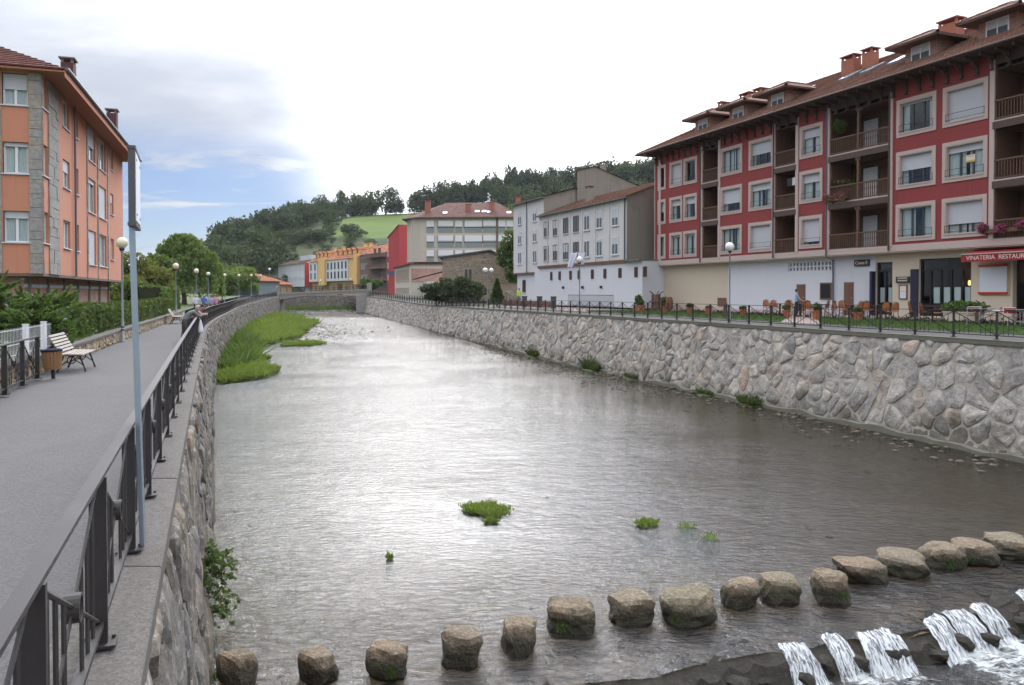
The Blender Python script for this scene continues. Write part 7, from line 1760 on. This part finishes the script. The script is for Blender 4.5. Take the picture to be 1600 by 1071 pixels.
# old cider press and mill wheels
p = rp(1025, 1.2, 0); p.z = tdz(p); cp = thing('cider_press', 'old dark red timber cider press standing by the corner of the red house', 'press', p, RZ); cp.scale = (0.82,)*3
for i in range(12): a = 2*math.pi*i/12; q_ = MB(); q_.bar((0.42*math.cos(a), 0.42*math.sin(a), 0.1), (0.42*math.cos(a), 0.42*math.sin(a), 1.55), 0.15, 0.04, (math.cos(a), math.sin(a), 0)); q_.build('stave', 'plank_old', cp)
q_ = MB(); q_.lathe([(0.66, 0.78), (0.70, 0.80), (0.70, 0.90), (0.45, 0.92)], 16); q_.lathe([(0.55, 0.0), (0.55, 0.14), (0.4, 0.14)], 16); q_.build('hoop', 'plank_old', cp)
for a in (0.3, 1.6, 2.9, 4.4): q_ = MB(); q_.tube([(0.2*math.cos(a), 0.2*math.sin(a), 1.5), (0.75*math.cos(a), 0.75*math.sin(a), 1.85)], 0.05, 6); q_.build('lever', 'plank_old', cp)
for k, px in enumerate((1040.5, 1047)):
    p = rp(px, 0.6, 0); p.z = tdz(p); wh = thing('mill_wheel', ('reddish round mill wheel leaning by the cider press, nearer the press' if k == 0 else 'reddish round mill wheel leaning against the cream wall, right of its twin'), 'wheel', p, RZ+2.85, 'mill wheels'); wh.scale = (0.72,)*3; q_ = MB(); q_.lathe([(0.0, -0.14), (0.70, -0.14), (0.74, -0.08), (0.74, 0.08), (0.70, 0.14), (0.12, 0.14), (0.1, 0.2), (0, 0.2)], 24); o = q_.build('disc', 'terracotta' if k == 0 else 'plank_old', wh, (0, 0, 0.73)); o.rotation_euler = (R(90), 0, 0)
    q_ = MB(); q_.lathe([(0.745, -0.03), (0.76, -0.03), (0.76, 0.03), (0.745, 0.03)], 24); o = q_.build('rim_band', 'black_iron', wh, (0, 0, 0.73)); o.rotation_euler = (R(90), 0, 0)
p = rp(1133.5, 5.2, 0); p.z = tdz(p); bo_ = thing('wooden_bollard', 'short weathered wooden bollard on the lawn by the lamp', 'bollard', p, 0); q_ = MB(); q_.lathe([(0.13, 0), (0.125, 0.85), (0.10, 0.95), (0, 0.97)], 12); q_.build('shaft', 'bark', bo_); q_ = MB(); q_.lathe([(0.128, 0.72), (0.135, 0.72), (0.135, 0.78), (0.128, 0.78)], 12); q_.build('band', 'black_iron', bo_)
# small fence and stairs by the white terraced house
t = thing('yard_fence', 'black upright-bar yard fence in front of the white terraced house', 'fence', (0, 0, 0)); y0_, y1_ = 66, 74; fx_ = lambda y: 35.3-0.405*y; q_ = MB()
for z in (4.3, 5.25): q_.bar((fx_(y0_), y0_, z), (fx_(y1_), y1_, z), 0.04, 0.04)
q_.build('rail', 'black_iron', t); me_ = cmesh(('ybar', 1), lambda m_: m_.box(-0.01, 0.01, -0.01, 0.01, 4.2, 5.3), 'black_iron')
for i in range(48): y = y0_+(y1_-y0_)*i/47; link('bar', me_, t, (fx_(y), y, 0))
t = thing('yard_wall', 'low dark red brick yard wall with piers below the terraced house', 'wall', (0, 0, 0)); v = []
q_ = MB(); fx2 = lambda y: 33.9-0.405*y; q_.bar((fx2(74), 74, 4.35), (fx2(86), 86, 4.35), 0.25, 0.6); q_.build('brickwork', 'plank_old', t)
for y in (74, 77, 80.5): q_ = MB(); q_.box(fx2(y)-0.25, fx2(y)+0.25, y-0.25, y+0.25, 4.0, 5.05); q_.box(fx2(y)-0.3, fx2(y)+0.3, y-0.3, y+0.3, 5.05, 5.12); q_.build('pier', 'slate', t)
t = thing('stair_rail', 'pair of sloping dark stair handrails by the terraced house door', 'handrail', (0, 0, 0))
for d in (0, 1.2): q_ = MB(); q_.bar((fx2(79)-0.5-d*0.3, 79+d, 4.5), (fx2(83)-0.5-d*0.3, 83+d, 5.6), 0.06, 0.06); q_.bar((fx2(79)-0.5-d*0.3, 79+d, 4.0), (fx2(79)-0.5-d*0.3, 79+d, 4.5), 0.05, 0.05); q_.bar((fx2(83)-0.5-d*0.3, 83+d, 4.0), (fx2(83)-0.5-d*0.3, 83+d, 5.6), 0.05, 0.05); q_.build('handrail', 'black_iron', t)
# balcony flowers and laundry
def flowers(label, s, z, w, mat, seed, n=500, leafn=500, y=0.16):
    t = thing('flower_box', label, 'flower box', RM @ Vector((s, y, z)), RZ); rng = np.random.default_rng(seed); q_ = MB(); q_.box(-w/2, w/2, -0.09, 0.09, -0.02, 0.16); q_.build('box', 'plank_old', t)
    L = [(w*(k/3-0.5)*0.9, 0.04, 0.12+0.08*(k % 2), 0.28, 0.17, 0.24) for k in range(4)]; V, F = quads(rng, crown_pts(rng, L, leafn, 0.3), 0.07, 1.4); link('leaves', arr_mesh('leaves', V, F, 'leaf_hedge'), t)
    V, F = quads(rng, crown_pts(rng, [(l[0], l[1]+0.06, l[2]+0.04, l[3], l[4], l[5]) for l in L], n, 0.7), 0.06, 1.0); link('blossoms', arr_mesh('blossoms', V, F, mat), t)
flowers('bright pink flowers spilling over the lowest right balcony', rs(1585), BF[0]+0.40, 3.2, 'petal_pink', 1, 900, 900); flowers('coral flowers hanging from the middle wide balcony', rs(1308), BF[1]+0.12, 1.6, 'petal_coral', 2, 260, 500); flowers('leafy pot plants inside the middle wide balcony', rs(1312), BF[1]+0.95, 1.3, 'petal_coral', 3, 60, 700, -0.2)
t = thing('hanging_plant', 'pale green hanging plant in the top wide balcony', 'plant', RM @ Vector((rs(1304.5), -0.25, 15.45)), 0); rng = np.random.default_rng(5); V, F = quads(rng, crown_pts(rng, [(0, 0, 0, 0.42, 0.3, 0.3), (0.1, 0, -0.25, 0.3, 0.25, 0.25)], 700, 0.2), 0.08, 2.2); link('leaves', arr_mesh('leaves', V, F, 'leaf_willow'), t); q_ = MB(); q_.lathe([(0.0, -0.12), (0.12, -0.1), (0.16, 0.06), (0.0, 0.06)], 10); q_.tube([(0, 0, 0), (0, 0, 0.75)], 0.008, 5); q_.build('basket', 'dark_wood', t)
for k, (px, m_, lab) in enumerate(((1236.5, 'bag_white', 'white cloth drying on the narrow middle balcony'), (1230, 'sign_black', 'dark garment drying on the narrow middle balcony'))):
    n = 8; v = [(-0.22+0.44*i/n, 0.03*math.sin(i*1.7), -0.5*j/6) for i in range(n+1) for j in range(7)]; mb = MB(); mb.add(v, [(i*7+j, (i+1)*7+j, (i+1)*7+j+1, i*7+j+1) for i in range(n) for j in range(6)]); o = mb.build('laundry', m_, None, RM @ Vector((rs(px), -0.15, 12.85)), RZ); o.modifiers.new('thick', 'SOLIDIFY').thickness = 0.01; tag(o, lab, 'laundry', 'laundry on the balcony')

# ================================================================== PEOPLE
for nm, c in (('skin', (0.46, 0.27, 0.19)), ('hair_dark', (0.03, 0.022, 0.018)), ('hair_grey', (0.32, 0.31, 0.30)), ('hair_brown', (0.10, 0.055, 0.03)), ('cl_white', (0.58, 0.60, 0.68)), ('cl_blue', (0.06, 0.14, 0.42)), ('cl_sky', (0.28, 0.36, 0.52)), ('cl_pink', (0.52, 0.24, 0.32)), ('cl_grey', (0.13, 0.14, 0.14)),
              ('cl_navy', (0.02, 0.025, 0.05)), ('cl_brown', (0.07, 0.055, 0.045)), ('cl_tan', (0.35, 0.24, 0.16)), ('cl_hivis', (0.50, 0.72, 0.05)), ('cl_purple', (0.10, 0.07, 0.22)), ('shoe', (0.02, 0.018, 0.016))): plain(nm, c, 0.8, 0.08, 6, 0.1, 40)
REST = dict(pel=(0, 0, .93, .135), spi=(0, .01, 1.13, .128), che=(0, 0, 1.33, .145), nek=(0, .01, 1.475, .055), hd0=(0, .03, 1.575, .088), hd1=(0, .02, 1.665, .086),
 shL=(-.175, 0, 1.40, .068), elL=(-.235, -.02, 1.12, .046), wrL=(-.25, .06, .88, .033), haL=(-.25, .09, .80, .034), shR=(.175, 0, 1.40, .068), elR=(.235, -.02, 1.12, .046), wrR=(.25, .06, .88, .033), haR=(.25, .09, .80, .034),
 hiL=(-.085, 0, .86, .10), knL=(-.10, .02, .48, .062), anL=(-.10, -.02, .085, .043), toL=(-.11, .13, .04, .038), hiR=(.085, 0, .86, .10), knR=(.10, .02, .48, .062), anR=(.10, -.02, .085, .043), toR=(.11, .13, .04, .038))
BONES = [('pel', 'spi', 's'), ('spi', 'che', 's'), ('che', 'nek', 's'), ('nek', 'hd0', 'k'), ('hd0', 'hd1', 'k'), ('che', 'shL', 's'), ('shL', 'elL', 's'), ('elL', 'wrL', 'a'), ('wrL', 'haL', 'k'), ('che', 'shR', 's'), ('shR', 'elR', 's'), ('elR', 'wrR', 'a'), ('wrR', 'haR', 'k'),
         ('pel', 'hiL', 't'), ('hiL', 'knL', 't'), ('knL', 'anL', 't'), ('anL', 'toL', 'o'), ('pel', 'hiR', 't'), ('hiR', 'knR', 't'), ('knR', 'anR', 't'), ('anR', 'toR', 'o')]
def person(label, loc, rz, pose, shirt, trousers, hair, scale=1.0, sleeves='k', cap=None):
    J = dict(REST)
    for k, v in pose.items(): J[k] = (*v, J[k][3])
    keys = list(J); me = bpy.data.meshes.new('body'); me.from_pydata([J[k][:3] for k in keys], [(keys.index(a), keys.index(b)) for a, b, _ in BONES], [])
    ob = bpy.data.objects.new('tmp', me); COL.objects.link(ob); sk = ob.modifiers.new('skin', 'SKIN'); 
    for k, sv in zip(keys, me.skin_vertices[0].data): sv.radius = (J[k][3], J[k][3]); sv.use_root = (k == 'pel')
    sv = me.skin_vertices[0].data; sv[keys.index('che')].radius = (0.165, 0.115); sv[keys.index('pel')].radius = (0.15, 0.12)
    sb_ = ob.modifiers.new('sub', 'SUBSURF'); sb_.levels = 2; sb_.render_levels = 2
    dg = bpy.context.evaluated_depsgraph_get(); bm_ = bpy.data.meshes.new_from_object(ob.evaluated_get(dg)); bpy.data.objects.remove(ob)
    # fingers and thumb, ears and nose join the same figure
    bmx = bmesh.new(); bmx.from_mesh(bm_); mb = MB(); nb_body = len(bmx.faces)
    for s_ in 'LR':
        w_, h_ = Vector(J['wr'+s_][:3]), Vector(J['ha'+s_][:3]); d = (h_-w_).normalized(); sd_ = d.cross(Vector((0, 1, 0.2))).normalized(); pl = d.cross(sd_).normalized()
        for k, ln in enumerate((0.065, 0.078, 0.074, 0.058)): o_ = h_+sd_*(k-1.5)*0.019; mb.tube([o_, o_+d*ln*0.55, o_+d*ln*0.9+pl*0.02], [0.010, 0.009, 0.007], 5)
        o_ = w_.lerp(h_, 0.5)-sd_*0.03; mb.tube([o_, o_+d*0.035-sd_*0.025, o_+d*0.065-sd_*0.028], [0.012, 0.010, 0.008], 5)
    h0, h1 = Vector(J['hd0'][:3]), Vector(J['hd1'][:3]); up = (h1-h0).normalized(); fw = (Vector((0, 1, 0))-up*up.y).normalized(); rt = fw.cross(up)
    mb.tube([h0+fw*0.075+up*0.03, h0+fw*0.108+up*0.01, h0+fw*0.085], [0.012, 0.016, 0.010], 5)
    for s_ in (-1, 1): mb.tube([h0+rt*s_*0.085+up*0.03, h0+rt*s_*0.10+up*0.005], [0.022, 0.018], 6)
    for v_ in mb.v: bmx.verts.new(v_)
    bmx.verts.ensure_lookup_table(); o0 = len(bmx.verts)-len(mb.v)
    for f_ in mb.f:
        try: bmx.faces.new([bmx.verts[o0+i] for i in f_])
        except ValueError: pass
    bmx.to_mesh(bm_); bmx.free()
    mats = {'k': 'skin', 's': shirt, 'a': shirt if sleeves == 'a' else 'skin', 't': trousers, 'o': 'shoe'}; order = ['k', 's', 'a', 't', 'o']
    bm_.materials.clear()
    for m_ in order: bm_.materials.append(MATS[mats[m_]])
    segs = [(Vector(J[a][:3]), Vector(J[b][:3]), order.index(t_), (J[a][3]+J[b][3])/2) for a, b, t_ in BONES]
    for p_ in bm_.polygons:
        p_.use_smooth = True
        if p_.index >= nb_body: p_.material_index = 0; continue
        c = p_.center.copy()
        def bd(s_):
            ab = s_[1]-s_[0]; k_ = max(0.0, min(1.0, (c-s_[0]).dot(ab)/max(1e-6, ab.length_squared)))
            return (c-(s_[0]+ab*k_)).length/s_[3]
        p_.material_index = min(segs, key=bd)[2]
    t = thing('person', label, 'person', loc, rz); link('body', bm_, t); t.scale = (scale,)*3
    # hair shell over the back and top of the head
    bmh = bmesh.new(); bmesh.ops.create_uvsphere(bmh, u_segments=14, v_segments=10, radius=0.105); hc = (h0+h1)/2+up*0.02-fw*0.012
    for v_ in list(bmh.verts):
        q_ = v_.co; loc_ = rt*q_.x+fw*q_.y*1.08+up*q_.z*1.12
        if q_.y > 0.045 and q_.z < 0.035 or q_.z < -0.055: bmh.verts.remove(v_)
        else: v_.co = hc+loc_*(1+0.05*mnoise.noise(q_*30))
    mh = bpy.data.meshes.new('hair'); bmh.to_mesh(mh); bmh.free(); mh.materials.append(MATS[hair]); link('hair', mh, t)
    q_ = MB()
    for s_ in (-1, 1): e = h0+up*0.045+fw*0.083+rt*s_*0.032; q_.tube([e, e+fw*0.008], 0.010, 6)
    e = h0-up*0.03+fw*0.08; q_.tube([e-rt*0.025, e+fw*0.006, e+rt*0.025], 0.005, 5); q_.build('face', 'hair_dark', t)
    return t
WALK = dict(knL=(-.10, .12, .50), anL=(-.10, .10, .09), toL=(-.11, .24, .05), knR=(.10, -.02, .49), anR=(.10, -.24, .12), toR=(.11, -.12, .045), elL=(-.24, -.08, 1.13), wrL=(-.25, -.06, .90), haL=(-.25, -.04, .82), elR=(.24, .03, 1.12), wrR=(.25, .17, .92), haR=(.25, .21, .85))
LEAN = dict(spi=(0, .10, 1.10), che=(0, .27, 1.20), nek=(0, .40, 1.27), hd0=(0, .47, 1.33), hd1=(0, .51, 1.41), shL=(-.175, .30, 1.25), shR=(.175, .30, 1.25), elL=(-.26, .46, 1.06), wrL=(-.10, .60, 1.06), haL=(-.02, .62, 1.06), elR=(.26, .46, 1.06), wrR=(.10, .60, 1.08), haR=(.02, .62, 1.09), knL=(-.10, -.03, .48), anL=(-.11, -.10, .085), toL=(-.12, .05, .04), knR=(.10, .04, .48), anR=(.10, .02, .085), toR=(.11, .17, .04))
fa = math.atan2(1, -0.385)            # path direction
towards = fa-math.pi                  # facing the river: +Y of the figure across the rail
def at_rail(y, d): return (XL(y)-d*0.93, y-d*0.36, ZL(y)+0.004)
person('person in a dark grey jacket leaning on the railing, nearest of the group', at_rail(30.6, 0.42), towards+0.25, LEAN, 'cl_grey', 'cl_brown', 'hair_grey', 1.0, 'a')
person('person with short dark hair leaning on the railing behind the grey jacket', at_rail(32.6, 0.30), towards, LEAN, 'cl_tan', 'cl_navy', 'hair_dark', 1.0)
person('person in a purple top leaning on the railing above the white bag', at_rail(34.0, 0.22), towards-0.1, LEAN, 'cl_purple', 'cl_brown', 'hair_brown', 0.97)
t = thing('carrier_bag', 'white plastic carrier bag hung outside the railing by the leaning group', 'bag', (XL(33.0)+0.13, 33.0, ZL(33)+0.28)); mb = MB(); v = []
for i in range(9):
    z = 0.56*i/8; w = 0.20*(1-0.75*(i/8)**1.6)*(0.75+0.25*math.sin(min(1, i/2)*1.57))
    for k in range(12): a = 6.283*k/12; q_ = 1+0.12*mnoise.noise(Vector((math.cos(a)*2, math.sin(a)*2, z*4))); v.append((w*0.45*math.cos(a)*q_, w*math.sin(a)*q_, z))
mb.add(v, [(i*12+k, i*12+(k+1) % 12, (i+1)*12+(k+1) % 12, (i+1)*12+k) for i in range(8) for k in range(12)]+[tuple(range(12))[::-1]]); mb.build('bag', 'bag_white', t, smooth=True); q_ = MB(); q_.tube([(0, -0.03, 0.54), (-0.08, 0, 0.74), (0, 0.03, 0.54)], 0.008, 5); q_.build('handle', 'bag_white', t)
away = fa-math.pi/2
person('person in a white shirt and dark trousers walking away, leftmost of the walkers', (-28.35, 70, 3.504), away, WALK, 'cl_white', 'cl_brown', 'hair_grey', 1.02)
person('person in a royal blue shirt walking away', (-28.4, 72, 3.504), away, WALK, 'cl_blue', 'cl_navy', 'hair_grey', 1.03)
person('person in a pale blue shirt walking away beside the pink shirt', (-27.9, 72.5, 3.504), away+0.1, WALK, 'cl_sky', 'cl_tan', 'hair_brown', 1.0)
person('person in a pink shirt walking away next to the railing', (-27.35, 72.2, 3.504), away-0.1, WALK, 'cl_pink', 'cl_navy', 'hair_brown', 1.02)
p = rp(1244.5, 2.3); SERVE = dict(elR=(.27, .10, 1.16), wrR=(.34, .32, 1.02), haR=(.37, .40, .98), knR=(.10, .05, .48))
person('waitress in a pale blue shirt and dark trousers among the wicker chairs', (p.x, p.y, tdz(p)+0.004), RZ+2.6, SERVE, 'cl_sky', 'cl_navy', 'hair_dark', 0.95)
person('worker in a yellow high-visibility vest beside the white house end', (0.75, 83.5, 4.15), R(200), {}, 'cl_hivis', 'cl_navy', 'hair_dark', 1.02)

# ================================================================== AIR
hzm, _nt, _out = newmat('haze'); _v = _nt.nodes.new('ShaderNodeVolumePrincipled'); _v.inputs['Color'].default_value = (0.86, 0.91, 1.0, 1); _v.inputs['Density'].default_value = HAZE
_nt.links.new(_v.outputs[0], _out.inputs['Volume']); MATS['haze'] = hzm
mb = MB(); mb.box(-3300, 3300, -500, 5300, -2.4, 128); struct(mb.build('haze', 'haze'), 'stuff')
